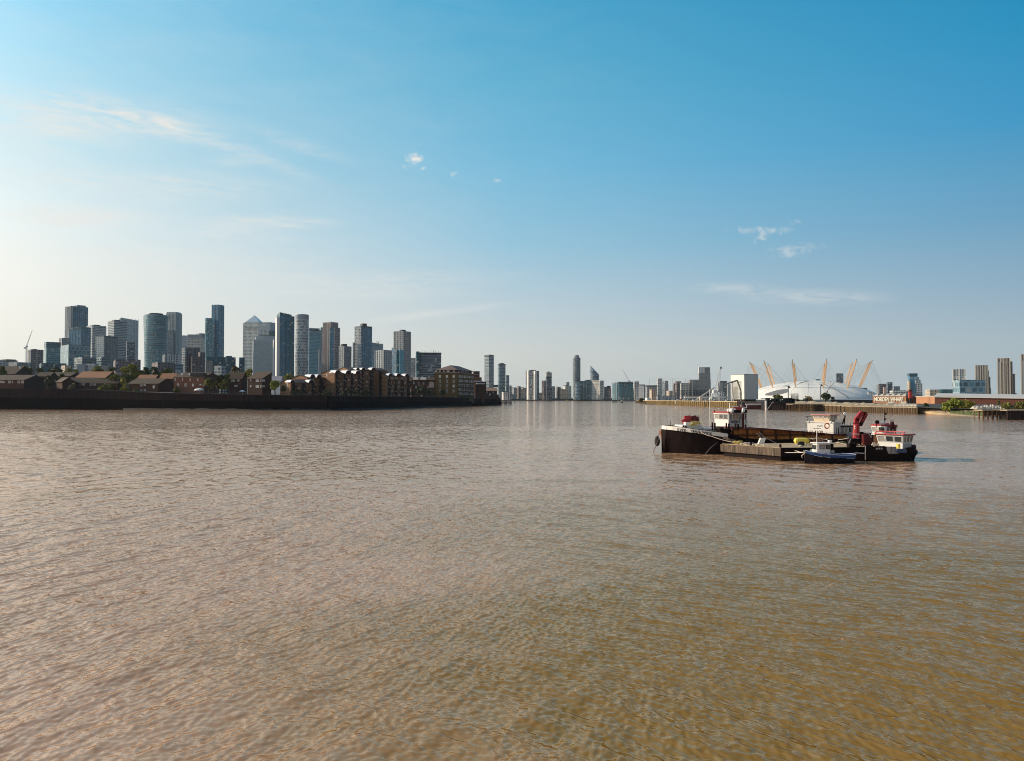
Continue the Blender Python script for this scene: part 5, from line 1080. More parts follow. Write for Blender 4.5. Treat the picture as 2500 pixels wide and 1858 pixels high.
quay('quay_wall', 'long yellow-green sheet-piled quay with a pale cap below the driving range poles', 1553, 1800, PILE, PCAP, step=6)
quay('quay_wall', 'dark quay wall beneath the huge white box', 1800, 1935, TDK, TDK, step=3)
quay('quay_wall', 'pale sunlit river wall between the jetty and the timber-faced wharf', 1935, 2080, TIMB, RUBB, step=4)
quay('quay_wall', 'timber-faced wharf with leaning fender posts in front of the lettered brick shed', 2080, 2240, TIMB, RUBB, ribm=mat('grey_timber', (.16, .11, .07), .85, var=.3), step=1.6, cap=.35)
# rubble strip and wall behind the wharf
s = MB(); rows = []
for p in np.linspace(1940, 2238, 40):
    Y, z = pb_pt(p); rows.append([(X(p, Y), Y+1, z+.12), (X(p, Y+4), Y+4, z+.5+rng.uniform(-.2, .3)), (X(p, Y+9), Y+9, z+1.5+rng.uniform(-.3, .4)), (X(p, Y+14), Y+14, z+.9)])
for a, b in zip(rows[:-1], rows[1:]):
    for i in range(3): s.face([a[i], b[i], b[i+1], a[i+1]])
tag(s.build('rubble_bank', RUBB), kind='structure')
# beach
s = MB(); rows = []
for p in np.linspace(2236, 2404, 34):
    f = (p-2236)/168; yb = 1009.5+f*8.5; Yw = YW(yb); Yi, zi = pb_pt(p)
    rows.append([(X(p, Yw-3), Yw-3, -.25), (X(p, Yw), Yw, .08), (X(p, (Yw+Yi)/2), (Yw+Yi)/2+4, .9+rng.uniform(-.1, .1)), (X(p, Yi+6), Yi+6, 2.4+rng.uniform(-.2, .2)), (X(p, Yi+40), Yi+40, 3.05)])
for a, b in zip(rows[:-1], rows[1:]):
    for i in range(4): s.face([a[i], b[i], b[i+1], a[i+1]], mi=0)
tag(s.build('beach', TAN), kind='structure')
s = MB(); rows = []
for p in np.linspace(2318, 2402, 20):
    f = (p-2236)/168; Yw = YW(1009.5+f*8.5); w = 22*math.sin(math.pi*(p-2318)/168+.15)
    rows.append([(X(p, Yw+3), Yw+3, .35), (X(p, Yw+4+w*.5), Yw+4+w*.5, 1.1+rng.uniform(0, .25)), (X(p, Yw+6+w), Yw+6+w, 1.6+rng.uniform(0, .3))])
for a, b in zip(rows[:-1], rows[1:]):
    for i in range(2): s.face([a[i], b[i], b[i+1], a[i+1]])
tag(s.build('seaweed', ALG), kind='stuff'); bpy.data.objects['seaweed']['label'] = 'green weed covering the lower beach beside the timber jetty'; bpy.data.objects['seaweed']['category'] = 'seaweed'
TG2 = 'trees and bushes on the right bank'
def RT(label, px, ytop, ybot, wpx, Y, leaf, n=600, nm='tree', cat='tree', sz=.4, trunk=.2): zb = Z(ybot, Y); tree(label, X(px, Y), Y, zb, Z(ytop, Y)-zb, wpx/FPX*Y, leaf, n, sz, nm, cat, trunk, TG2)
RT('leftmost and lowest of the three bright trees on the beach', 2307, 984, 1004, 26, 338, 'bright', 1100, sz=.28); RT('middle and tallest of the three bright trees on the beach', 2331, 975.5, 1005, 36, 340, 'bright', 1900, sz=.28); RT('rightmost of the three bright trees on the beach', 2358, 979, 1005, 36, 338, 'olive', 1900, sz=.28)
RT('dark bush at the corner of the timber-faced wharf', 2259, 985, 998, 16, 370, 'dark', 400, 'bush', 'bush', sz=.3); RT('narrow dark conifer before the long brick wall', 2437, 977, 996, 6, 340, 'mid', 350, sz=.25); RT('dark spreading bush right of the narrow conifer', 2459, 987, 1000, 34, 318, 'mid', 800, 'bush', 'bush', sz=.3); RT('broad olive bush at the right edge of the photo', 2491, 984, 1000, 36, 316, 'mid', 900, 'bush', 'bush', sz=.3)
RT('small round tree in front of the dome beside the glazed opening', 1899, 966, 976, 24, 640, 'mid', 500, sz=.5); RT('pale open-branched tree in front of the dome', 1972, 971, 986, 30, 560, 'dry', 600, sz=.4); RT('dark round tree at the foot of the dome, right of the pale one', 2015, 963, 984, 30, 570, 'dark', 800, sz=.5); RT('dark slim tree right of the round dark one', 2033, 969, 984, 10, 570, 'dark', 350, sz=.4); RT('round dark tree on the quay end, left of the driving range poles', 1566, 972, 982, 12, 960, 'dark', 350, sz=.7)
for i, px in enumerate((2145, 2171)): RT(('leftmost' if i == 0 else 'rightmost')+' of two small shrubs growing on the timber-faced wharf', px, 986, 993, 8, 385, 'dry' if i == 0 else 'mid', 250, 'bush', 'bush', sz=.22)
# driving range: poles and net
NETP = mat('net_pole_grey', (.30, .31, .30), .6)
for i, (px, yt, Y) in enumerate([(1585, 922, 900), (1603, 940, 890), (1621.5, 939, 860), (1632, 938, 840), (1642, 924, 820), (1647, 941, 800), (1652, 942, 800), (1660, 947, 780), (1673, 925, 760), (1691, 926, 730)]):
    s = MB(); z0 = 4.0; zt = Z(yt, Y); s.bar((0, 0, 0), (0, 0, zt-z0), .22, 6, r2=.12); o = s.build('net_pole', NETP, loc=(X(px, Y), Y, z0)); tag(o, 'tall thin grey net pole, number %d from the left on the wharf' % (i+1), 'pole', 'driving range net poles')
r = thing('driving_range_net', 'faint tall mesh net hung between the thin grey poles', 'net'); s = MB(); pl_ = [(1585, 922, 900), (1642, 924, 820), (1673, 925, 760), (1691, 926, 730)]
for (a, ya, Ya), (b, yb, Yb) in zip(pl_[:-1], pl_[1:]):
    for k in range(9):
        t = k/8; s.bar((X(a, Ya), Ya, 6+(Z(ya, Ya)-6)*t), (X(b, Yb), Yb, 6+(Z(yb, Yb)-6)*t), .035, 3)
    for k in range(1, 12):
        t = k/12; Y_ = Ya+(Yb-Ya)*t; x_ = X(a, Ya)+(X(b, Yb)-X(a, Ya))*t; s.bar((x_, Y_, 6), (x_, Y_, Z(ya, Ya)), .03, 3)
s.build('netting', NETP, r)
# low sheds, lorries and yard clutter on the wharf
r, z = T('low_club_house', 'long low dark-roofed building behind the net poles', 'building', 1604, 1606, 1700, 966, 900, 'f_grey', k=.2, roofm=DARKM); r, z = T('white_marquee', 'small white arched pavilion at the left end of the wharf', 'building', 1575, 1580, 1590, 972, 930, WHITEM, k=.8)
for i, (px, yt, w, h, m, lb) in enumerate([(1655, 977, 5, 3, 'white', 'small white van parked left on the wharf'), (1663, 976, 6, 4, 'red', 'rusty red skip on the wharf'), (1671, 976.5, 8, 3.5, 'white', 'long pale trailer on the wharf'), (1682, 975.5, 8, 4, 'grey', 'grey container behind the white bollards'), (1692, 977, 4, 3, 'white', 'white tank at the foot of the inclined conveyor'), (1722, 976, 6, 4, 'grey', 'grey heap of aggregate under the gallery'), (1731, 977, 5, 3, 'white', 'white van under the lattice crane'), (1745, 976, 5, 4, 'white', 'white cabin between the crane legs'), (1776, 976, 9, 3.6, 'white', 'long white trailer right of the crane')]):
    Y, z = pb_pt(px); Y += 14; m_ = Y/FPX; W_ = w*m_; H_ = h*m_; r = thing('wharf_item' if 'heap' in lb else 'container' if 'container' in lb or 'skip' in lb or 'cabin' in lb else 'storage_tank' if 'tank' in lb else 'parked_van', lb, 'vehicle' if ('van' in lb or 'trailer' in lb) else 'container', (X(px, Y), Y, z+.02))
    mm = {'white': WHITEM, 'red': mat('rust_red', (.35, .10, .04), .7), 'grey': SLABG}[m]; s = MB()
    if 'heap' in lb: revolve(s, [(W_/2, 0), (W_*.3, H_*.7), (.1, H_)], 12); s.build('heap', mm, r); continue
    if 'tank' in lb: revolve(s, [(W_/2, 0), (W_/2, H_*.8), (W_*.2, H_), (.05, H_)], 12); s.build('shell', mm, r); continue
    s.prism([(-W_/2, -1.1), (W_/2, -1.1), (W_/2, 1.1), (-W_/2, 1.1)], .5, H_, top=[(-W_/2+.1, -1.0), (W_/2-.3, -1.0), (W_/2-.3, 1.0), (-W_/2+.1, 1.0)]); s.build('body', mm, r); s = MB()
    s.box(W_*.2, W_*.38, -1.13, -1.09, H_*.55, H_*.85); s.build('window', PANE, r)
    for sx in (-1, 1): s = MB(); s.bar((sx*W_*.3, -1.15, .4), (sx*W_*.3, 1.15, .4), .4, 10); s.build('wheel', DARKM, r)
for i, px in enumerate((1651, 1663, 1671, 1682, 1692)):
    Y, z = pb_pt(px); s = MB(); s.cbox((0, 0, 0), (1.0, .9, 3.4)); o = s.build('fender_block', WHITEM, loc=(X(px, Y)-.8, Y-1, z-1.6)); tag(o, 'white fender block on the yellow quay, number %d from the left' % (i+1), 'fender', 'white fender blocks on the quay')
# gallery, inclined conveyor, hopper, lattice crane
Y = 650; r = thing('conveyor_gallery', 'long white horizontal conveyor gallery over the wharf', 'conveyor', (X(1728, Y), Y, 4.4)); s = MB(); W_ = 116/FPX*Y; zz = Z(971, Y)-4.4; s.box(-W_/2, W_/2, -1, 1, zz-.4, zz+.9); s.build('gallery', WHITEM, r); s = MB()
for i in range(8): s.bar((-W_/2+W_*i/7, 0, 0), (-W_/2+W_*i/7, 0, zz), .18, 5)
s.build('posts', STEELM, r)
r = thing('inclined_conveyor', 'pale inclined conveyor rising from the wharf to the hopper, with a cream drive house', 'conveyor', (X(1719, 640), 640, 4.4)); a = P(1693, 981, 640)-r.location; b = P(1745, 945.5, 640)-r.location; s = MB(); s.bar(a, b, .7, 4); s.build('conveyor_tube', mat('pale_grey_sheet', (.50, .48, .45), .6), r); s = MB()
for t in (.35, .6, .85): p = a+(b-a)*t; s.bar((p.x, p.y, 0), p, .2, 5)
s.build('trestles', STEELM, r); s = MB(); s.cbox((X(1711, 638)-r.location.x, -1, Z(974, 638)-4.4), (7/FPX*638, 2.5, 12/FPX*638)); s.build('drive_house', mat('cream_sheet', (.58, .52, .42), .7), r)
Y = 655; r = thing('hopper_on_stilts', 'grey hopper box standing on white braced stilts beside the lattice crane', 'hopper', (X(1757, Y), Y, 4.4)); W_ = 12/FPX*Y; s = MB(); s.prism([(-W_/2, -2), (W_/2, -2), (W_/2, 2), (-W_/2, 2)], Z(957, Y)-4.4, Z(934, Y)-4.4); s.build('hopper', mat('hopper_grey', (.34, .34, .33), .6), r); s = MB(); zz = Z(957, Y)-4.4
for lv in range(3):
    z0, z1 = zz*lv/3, zz*(lv+1)/3
    for x in (-1.7, -.55, .55, 1.7):
        s.bar((x*W_/2.4, -2, z0), (x*W_/2.4, -2, z1), .22, 5)
    for x0, x1 in ((-1.7, -.55), (-.55, .55), (.55, 1.7)): s.bar((x0*W_/2.4, -2, z0), (x1*W_/2.4, -2, z1), .16, 4); s.bar((x1*W_/2.4, -2, z0), (x0*W_/2.4, -2, z1), .16, 4)
    s.bar((-1.7*W_/2.4, -2, z1), (1.7*W_/2.4, -2, z1), .16, 4)
s.build('stilts', WHITEM, r)
Y = 625; r = thing('lattice_crane', 'white lattice wharf crane with tall jib on a braced portal', 'crane', (X(1745, Y), Y, 4.4)); s = MB(); W_ = 11/FPX*Y; zz = Z(960, Y)-4.4
for sx in (-1, 1):
    for sy in (-2, 2): s.bar((sx*W_, sy, 0), (sx*W_*.6, sy*.6, zz), .25, 5)
    for k in range(3): s.bar((sx*W_*(1-.13*k), -2, zz*k/3), (-sx*W_*(1-.13*(k+1)), -1.6, zz*(k+1)/3), .16, 4)
s.build('portal', WHITEM, r); a = P(1747, 968, Y)-r.location; b = P(1759.5, 895, Y)-r.location; s = MB(); d = b-a; pr = Vector((d.z, 0, -d.x)).normalized()
n_ = 12
def wd(t): return 1.5*math.sin(math.pi*min(1, t*1.1+.08))**.6 if t < .9 else .35
for sg in (-1, 1):
    for k in range(n_): s.bar(a+d*k/n_+pr*sg*wd(k/n_), a+d*(k+1)/n_+pr*sg*wd((k+1)/n_), .2, 4); s.bar(a+d*k/n_+pr*sg*wd(k/n_), a+d*(k+1)/n_-pr*sg*wd((k+1)/n_), .12, 4)
s.build('jib', WHITEM, r); s = MB(); s.cbox(tuple(b+Vector((.3, 0, -1))), (.9, .9, 1.6)); s.build('jib_head', DARKM, r); s = MB(); s.cbox((0, 0, zz+1.2), (3.2, 3, 2.6)); s.build('cab', WHITEM, r)
# huge white box
Y = 760; pts = foot(1784, 1817, 1851, Y, 1.0); cx = sum(p[0] for p in pts)/4; cy = sum(p[1] for p in pts)/4; q = [(p[0]-cx, p[1]-cy) for p in pts]; z0, z1 = Z(975, Y), Z(913.5, Y)
r = thing('huge_white_box', 'huge plain white box-shaped building on a dark base, left of the white dome', 'building', (cx, cy, 0)); s = MB(); s.prism(q, z0, z1); s.build('white_cladding', mat('white_cladding', (.76, .72, .64), .6, var=.04, scale=.1), r); s = MB(); s.prism(grow(q, -1.5), 2.5, z0); s.build('dark_base', TDK, r); s = MB(); s.prism(grow(q, .15), z1-.5, z1+.1); s.build('roof_edge', SLABG, r)
A, B = Vector(pts[3]), Vector(pts[0])
def panel(nm, pa, pb_, ya, yb, m, off):
    a, ang = face_at(A, B, pa); b, _ = face_at(A, B, pb_); s = MB(); L = (b-a).length; s.box(0, L, -off, .05, Z(yb, a.y), Z(ya, a.y)); s.build(nm, m, r, loc=(a.x-cx, a.y-cy, 0), rz=ang)
panel('recess_panel', 1784.6, 1810, 930, 975, mat('recess_shade_grey', (.42, .40, .36), .6), .12); panel('inner_recess', 1791, 1800.5, 944, 974, mat('recess_shade_dark', (.24, .22, .19), .6), .25)  # raised flat panels, with the recess shade put into their greys
r = thing('bent_conveyor', 'tall grey-green conveyor bending down past the huge white box on a white lattice tower', 'conveyor', (X(1792, 560), 560, 4.4)); Y = 560; s = MB(); s.path([P(1768, 939, Y)-r.location, P(1800, 928.5, Y)-r.location, P(1809, 956, Y)-r.location, P(1809, 979, Y)-r.location], .55, 6); s.build('conveyor_tube', mat('green_grey_steel', (.17, .18, .15), .6), r); s = MB()
for x in (1785.5, 1791): s.bar(P(x, 981, Y)-r.location, P(1788, 934, Y)-r.location, .3, 5)
for k in range(6): y0 = 976-k*7; s.bar(P(1786+k*.3, y0, Y)-r.location, P(1790.5-k*.3, y0-7, Y)-r.location, .15, 4)
s.build('lattice_tower', WHITEM, r); s = MB(); s.bar(P(1809, 952, Y)-r.location, P(1800, 975, Y)-r.location, .25, 5); s.build('brace', STEELM, r)
# moored hulls and dark pontoon
HULLK = mat('black_hull', (.010, .006, .007), .5, var=.4, scale=1, spec=.25); RUST = mat('rust_red_hull', (.075, .022, .018), .7, var=.4, scale=.6)
def simple_hull(r, L, B, H, m, rake=.12):
    s = MB(); st = []
    for k in range(9):
        t = k/8; x = -L/2+L*t; b = B/2*min(1, (t/.14)**.6 if t < .14 else 1)*(min(1, ((1-t)/.10)**.6) if t > .9 else 1)+.05
        st.append([(x, -b, H+.3*abs(2*t-1)**3), (x*(1-rake*.3), -b*.85, -.5), (x*(1-rake*.3), b*.85, -.5), (x, b, H+.3*abs(2*t-1)**3)])
    for a, b in zip(st[:-1], st[1:]):
        for i in range(4): j = (i+1) % 4; s.face([a[i], a[j], b[j], b[i]][::-1])
    s.face(st[0]); s.face(st[-1][::-1]); return s.build('hull', m, r)
Y = 500; r = thing('moored_lighter', 'dark rusty lighter moored below the huge white box, left of the dark pontoon', 'barge', (X(1828, Y), Y-4, 0)); simple_hull(r, 56/FPX*Y, 5, 2.6, RUST); s = MB(); s.box(-4, 7.5, -1.8, 1.8, 2.65, 3.5); s.build('hatch', WHITEM, r); s = MB()
s.box(-6, -4.2, -1, 1, 2.6, 4.4)
s.build('deck_gear', DARKM, r)
Y = 472; r = thing('dark_pontoon', 'long black pontoon with a white end post and cluttered deck before the dome', 'barge', (X(1910, Y), Y-3, 0)); W_ = 102/FPX*Y; s = MB(); s.box(-W_/2, W_/2, -4, 4, -.5, 5.2); s.build('hull', HULLK, r); s = MB(); s.box(-W_/2-.1, -W_/2+.9, -4.2, -3.2, 0, 5.6); s.bar((-W_/2+1, -4.2, .2), (-W_/2+4.5, -4.2, 5), .2, 5); s.build('end_post', WHITEM, r); s = MB()
for i in range(26): x = rng.uniform(-W_/2+1, W_/2-1); h = rng.uniform(.6, 2.2); s.box(x, x+rng.uniform(.5, 2), -3, 1, 5.2, 5.2+h)
s.build('deck_clutter', DARKM, r); s = MB(); s.box(-W_/2-.5, -1, -3.6, 3.6, 6.6, 7.0)
for x in (-W_/2+.3, -W_/4, -2): s.bar((x, -3.3, 5.2), (x, -3.3, 6.7), .12)
s.build('canopy', DARKM, r)
def jetty(label, pa, pb_, Yj, ztop, depth, deckm, pilem, step, brace=False, railm=None):
    r = thing('timber_jetty', label, 'jetty', (X((pa+pb_)/2, Yj), Yj, 0)); W_ = (pb_-pa)/FPX*Yj; s = MB(); s.box(-W_/2, W_/2, 0, depth, ztop-.4, ztop); s.build('deck', deckm, r); p = MB(); b = MB(); k = int(W_/step)
    for row in (0.2, depth*.5, depth-.3):
        for i in range(k+1): x = -W_/2+.2+(W_-.4)*i/k; p.bar((x, row, -1.5), (x+rng.uniform(-.12, .12), row, ztop-.35), .17, 6)
    p.build('piles', pilem, r)
    if brace:
        for i in range(0, k, 2):
            x0 = -W_/2+.2+(W_-.4)*i/k; x1 = -W_/2+.2+(W_-.4)*min(k, i+2)/k; b.bar((x0, 0, .4), (x1, 0, ztop-.4), .1, 4); b.bar((x1, 0, .4), (x0, 0, ztop-.4), .1, 4)
        b.bar((-W_/2, 0, ztop*.45), (W_/2, 0, ztop*.45), .12, 4); b.build('cross_braces', pilem, r)
    else: b.bar((-W_/2, 0, ztop*.5), (W_/2, 0, ztop*.5), .1, 4); b.build('waling', pilem, r)
    return r
jetty('short black timber jetty left of the long one, before the dome', 1889, 1934, 455, 4.6, 6, TDK, TDK, 1.6)
jetty('long timber jetty on close-set piles with sunlit deck below the dome', 1934, 2082, 425, 4.0, 10, RUBB, TIMB, 1.3)
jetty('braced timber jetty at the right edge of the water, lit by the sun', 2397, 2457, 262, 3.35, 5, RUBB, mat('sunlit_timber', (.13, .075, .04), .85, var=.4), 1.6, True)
r = jetty('solid black timber wharf at the right edge of the photo', 2457.5, 2560, 258, 3.4, 8, RUBB, TDK, 1.0); s = MB(); W_ = 102/FPX*258; s.box(-W_/2, W_/2, .45, .7, -1, 3.0); s.build('timber_sheeting', TDK, r)
# white dome with yellow masts
D = 1770; CX = X(1976, D); Rr0 = 156.0
def dome_z(rad_, a=0): return 3+43.6*max(0, 1-(rad_/Rr0)**2)**.76+.9*math.cos(12*a)*(rad_/Rr0)**2*max(0, 1-(rad_/Rr0))**.5*2
r = thing('white_dome', 'huge shallow white fabric dome pierced by yellow masts', 'dome', (CX, D, 0)); s = MB(); NA, NR = 144, 26
g = [[(Rr0*(j/NR)*math.cos(2*math.pi*i/NA), Rr0*(j/NR)*math.sin(2*math.pi*i/NA), dome_z(Rr0*j/NR, 2*math.pi*i/NA)) for i in range(NA)] for j in range(NR+1)]
for j in range(NR):
    for i in range(NA):
        k = (i+1) % NA
        if j == 0: s.face([g[0][0], g[1][i], g[1][k]])
        else: s.face([g[j][i], g[j+1][i], g[j+1][k], g[j][k]])
s.build('fabric_roof', mat('white_fabric', (.78, .74, .66), .6, var=.05, scale=.05), r, smooth=True)
def dome_hit(px, py):
    o = Vector((0, 0, CAM_H)); v = Matrix.Rotation(PITCH, 3, 'X') @ Vector(((px-1250)/FPX, 1, (929-py)/FPX)); t = 1500.0
    while t < 1950:
        p = o+v*t; rad_ = math.hypot(p.x-CX, p.y-D)
        if rad_ < Rr0 and p.z <= dome_z(rad_, math.atan2(p.y-D, p.x-CX)): break
        t += .5
    return p-Vector((CX, D, 0))+Vector((-.25, -1.0, .35))
SEAM = mat('seam_cable', (.30, .29, .27), .7)
s = MB()
for i in range(24):
    a = 2*math.pi*i/24+R(7.5); prev = None
    for j in range(2, 26, 2): q_ = Rr0*j/26; p = Vector((q_*math.cos(a), q_*math.sin(a), dome_z(q_, a)+.15)); (s.bar(prev, p, .16, 4) if prev else None); prev = p
for q_ in (70, 111):
    prev = None
    for i in range(73): a = 2*math.pi*i/72; p = Vector((q_*math.cos(a), q_*math.sin(a), dome_z(q_, a)+.2)); (s.bar(prev, p, .22, 4) if prev else None); prev = p
s.build('seam_cables', SEAM, r)
# glazed almond opening
up_, lo_ = [], []
for t in np.linspace(0, 1, 13):
    px = 1868+56*t; lo_.append((px, 965-8.5*t**1.5+2.2*math.sin(math.pi*t))); up_.append((px, 962.5-12*math.sin(math.pi*min(1, t)*.5)))
s = MB(); P_ = [dome_hit(*p) for p in lo_]; Q_ = [dome_hit(*p) for p in up_]
for i in range(12): s.face([P_[i], P_[i+1], Q_[i+1], Q_[i]])
s.build('glazed_opening', mat('smoky_glazing', (.20, .18, .16), .3), r); s = MB()
for i in range(13): s.bar(P_[i], Q_[i], .3, 4)
for i in range(12): s.bar(P_[i], P_[i+1], .5, 4); s.bar(Q_[i], Q_[i+1], .6, 4)
s.build('glazing_bars', mat('grey_frame', (.32, .31, .29), .5), r)
s = MB(); prev = None
for px, py in ((1950, 936), (1962, 932.5), (1973, 929.5), (1983, 931)): p = dome_hit(px, py+1.0)+Vector((0, -.3, .6)); (s.bar(prev, p, .6, 5) if prev else None); prev = p
s.build('ridge_walkway', SEAM, r); s = MB(); prev = None
for px, py in ((2003, 934.5), (2018, 941), (2034, 948), (2050, 958), (2064, 967), (2072, 974)): p = dome_hit(px, py); (s.bar(prev, p, .7, 5) if prev else None); prev = p
s.build('walkway_strip', mat('dark_walkway', (.12, .12, .13), .7), r)
YEL = mat('yellow_mast_paint', (.85, .42, .07), .5, var=.08); YEL2 = mat('mast_tip_grey', (.12, .10, .09), .5); CABLE = mat('steel_cable', (.22, .23, .24), .5)
for i in range(12):
    a = R(-6.1+30*i); bR, tR = 108, 133; b = Vector((bR*math.cos(a), bR*math.sin(a), dome_z(bR, a)-2)); t = Vector((tR*math.cos(a), tR*math.sin(a), 87.5)); near = math.sin(a+R(21.1)) < 0
    # order from the left as seen
    order = sorted(range(12), key=lambda j: ((CX+math.cos(R(-6.1+30*j))*133)/(D+133*math.sin(R(-6.1+30*j)))))
    rank = order.index(i)+1
    m_ = thing('dome_mast', 'leaning yellow lattice mast, number %d from the left, on the %s side of the dome' % (rank, 'near' if near else 'far'), 'mast', (CX, D, 0), group='yellow masts of the white dome')
    d = t-b; e1 = d.cross(Vector((0, 0, 1))).normalized(); e2 = d.cross(e1).normalized(); s = MB(); n_ = 12
    def wdm(f): return .45+1.5*math.sin(math.pi*f)**.7
    for sg1, sg2 in ((1, 1), (1, -1), (-1, -1), (-1, 1)):
        for k in range(n_):
            f0, f1 = k/n_, (k+1)/n_; o0 = (e1*sg1+e2*sg2)*.7*wdm(f0); o1 = (e1*sg1+e2*sg2)*.7*wdm(f1); s.bar(b+d*f0+o0, b+d*f1+o1, .36, 4)
            o2 = (e1*sg2-e2*sg1)*.7*wdm(f1); s.bar(b+d*f0+o0, b+d*f1+o2, .15, 4)
    s.build('lattice', YEL, m_); s = MB(); s.bar(t, t+d.normalized()*3.0, .7, 6); s.build('mast_tip', YEL2, m_); s = MB()
    for da in (-22, -8, 8, 22): q_ = Vector((165*math.cos(a+R(da*.6)), 165*math.sin(a+R(da*.6)), 3)); s.bar(t, q_, .10, 3)
    for da in (-14, 14):
        for rr_ in (60, 90): q_ = Vector((rr_*math.cos(a+R(da)), rr_*math.sin(a+R(da)), dome_z(rr_, a+R(da)))); s.bar(t, q_, .10, 3)
    s.build('stay_cables', CABLE, m_)
Y = 1590; r = thing('cage_gasholder', 'round grey lattice cage standing in front of the dome', 'structure', (X(1939.5, Y), Y, 0)); rr_ = 8.5/FPX*Y; s = MB(); z0, z1 = 2.6, Z(961, Y)
for i in range(20): a = 2*math.pi*i/20; a2 = a+R(18); s.bar((rr_*math.cos(a), rr_*math.sin(a), z0), (rr_*math.cos(a), rr_*math.sin(a), z1), .22, 4); s.bar((rr_*math.cos(a), rr_*math.sin(a), z0), (rr_*math.cos(a2), rr_*math.sin(a2), z1), .15, 4)
for k in range(6):
    z = z0+(z1-z0)*k/5
    for i in range(20): a = 2*math.pi*i/20; a2 = a+R(18); s.bar((rr_*math.cos(a), rr_*math.sin(a), z), (rr_*math.cos(a2), rr_*math.sin(a2), z), .2, 4)
s.build('lattice_cage', mat('cage_grey', (.16, .16, .15), .6), r)
# brown trunk-like crane masts in front of the dome
BRC = mat('dark_crane', (.09, .06, .05), .6)
tower_crane('thin brown crane standing before the dome, jib pointing left', 1924, 1300, 3, (1924, 943), (1910, 942.5), (1927, 946), BRC, w=.4)
tower_crane('thin grey crane mast before the dome with a short jib', 2003, 1250, 3, (2003, 939), (2000, 937), (2006, 941), mat('crane_grey', (.30, .31, .32), .6), w=.5)
tower_crane('red-tipped crane leaning right against the dome', 2010, 1200, 3, (2012, 965), (2034, 936), (2010, 967), mat('crane_red', (.25, .08, .07), .6), w=.5)
s = MB(); Y = 600; W_ = 110/FPX*Y; s.box(-W_/2, W_/2, -2, 2, 0, 2.6); r = thing('low_dark_shed', 'long low dark shed at the right foot of the dome', 'building', (X(2085, Y), Y, 3)); s.build('wall', DARKM, r); s = MB(); s.prism([(-W_/2, -2.2), (W_/2, -2.2), (W_/2, 2.2), (-W_/2, 2.2)], 2.6, 3.3, top=[(-W_/2+2, -.4), (W_/2-2, -.4), (W_/2-2, .4), (-W_/2+2, .4)]); s.build('roof', SLABG, r)
# lettered brick shed
SH = mat('sunlit_brick', (.42, .20, .10), .85, var=.15, scale=.6); SHD = mat('shaded_brick', (.12, .04, .025), .85, var=.25, scale=.6); SRF = mat('pale_sheet_roof', (.55, .50, .44), .6, var=.12, scale=.3)  # one brick coloured twice
r = thing('lettered_brick_shed', 'long low brick shed with pale saw-tooth roof and big cream letters', 'building', (X(2170, 540), 540, 0)); ox, oy = r.location.x, r.location.y
A = Vector((X(2130, 562), 562)); B = Vector((X(2211, 545), 545)); d = (B-A).normalized(); L = (B-A).length; n = Vector((d.y, -d.x)); ang = math.atan2(d.y, d.x)
Mx = Matrix.Translation((A.x-ox, A.y-oy, 0)) @ Matrix.Rotation(ang, 4, 'Z'); zt = Z(967.5, 555); zb = 2.2
s = MB(); s.box(0, L, 0, 30, zb, zt, Mx); s.build('wall', SH, r); s = MB(); k = 6
for i in range(k): x0, x1 = L*i/k, L*(i+1)/k; s.prism([(x0, -.3), (x1, -.3), (x1, 31), (x0, 31)], zt, [zt+.3, zt+2.0, zt+2.0, zt+.3], Mx)
s.build('saw_tooth_roof', SRF, r)
text_mesh('MORDEN WHARF', 4.1, .12, mat('cream_letters', (.85, .78, .62), .6), r, 'lettering', tuple(Mx @ Vector((L*.49, -.3, Z(979.5, 560)))), (R(90), 0, ang), .12, sx=L*.90/34.0)
s = MB()
for x in (L*.55, L*.93): s.box(x-2, x+2, -.15, .1, zb+.8, zb+2.4, Mx)
s.build('loading_door', SRF, r)
r = thing('brick_gatehouse', 'recessed brick bay with dark openings between the lettered shed and the plain brick block', 'building', (X(2224, 520), 520, 0)); s = MB(); W_ = 22/FPX*548; fp = foot(2211, 2212, 2237, 548, .5); s.prism([(p[0]-X(2224, 520), p[1]-520) for p in fp], 2.2, Z(968, 548)); s.build('wall', SHD, r); s = MB(); s.box(9.6, 14.6, 27.7, 28.3, 3.6, 4.6); s.box(9.8, 10.8, 27.7, 28.3, 5.5, 6.5); s.box(12.0, 14.4, 27.7, 28.3, 5.5, 6.5); s.build('openings', DARKM, r)
r = thing('red_banner', 'tall narrow red banner tower with a dark top above the brick shed', 'sign', (X(2223, 505), 505, 0)); s = MB(); W_ = 7.5/FPX*505; s.box(-W_/2, W_/2, 0, 1.2, Z(972.5, 505), Z(956, 505)); s.build('red_panel', mat('red_sign', (.55, .06, .04), .6), r); s = MB(); s.box(-W_/2, W_/2, 0, 1.2, Z(956, 505)+.01, Z(951, 505)); s.build('dark_top', mat('maroon', (.14, .03, .025), .7), r); s = MB(); s.box(-.5, .5, .3, .9, 2.5, Z(972.5, 505)-.01); s.build('post', DARKM, r)
r = thing('plain_brick_block', 'plain sunlit orange brick end of the long warehouse', 'building', (X(2260, 500), 500, 0)); ox, oy = r.location.x, r.location.y; A = Vector((X(2236, 535), 535)); B = Vector((X(2281, 490), 490)); d = (B-A).normalized(); L = (B-A).length; ang = math.atan2(d.y, d.x); Mx = Matrix.Translation((A.x-ox, A.y-oy, 0)) @ Matrix.Rotation(ang, 4, 'Z'); s = MB(); s.box(0, L, 0, 16, 2.2, Z(968.5, 510), Mx); s.build('wall', SH, r); s = MB(); s.box(-.4, L+.4, -.4, 16.4, Z(968.5, 510), Z(968.5, 510)+.4, Mx); s.build('parapet', SRF, r)
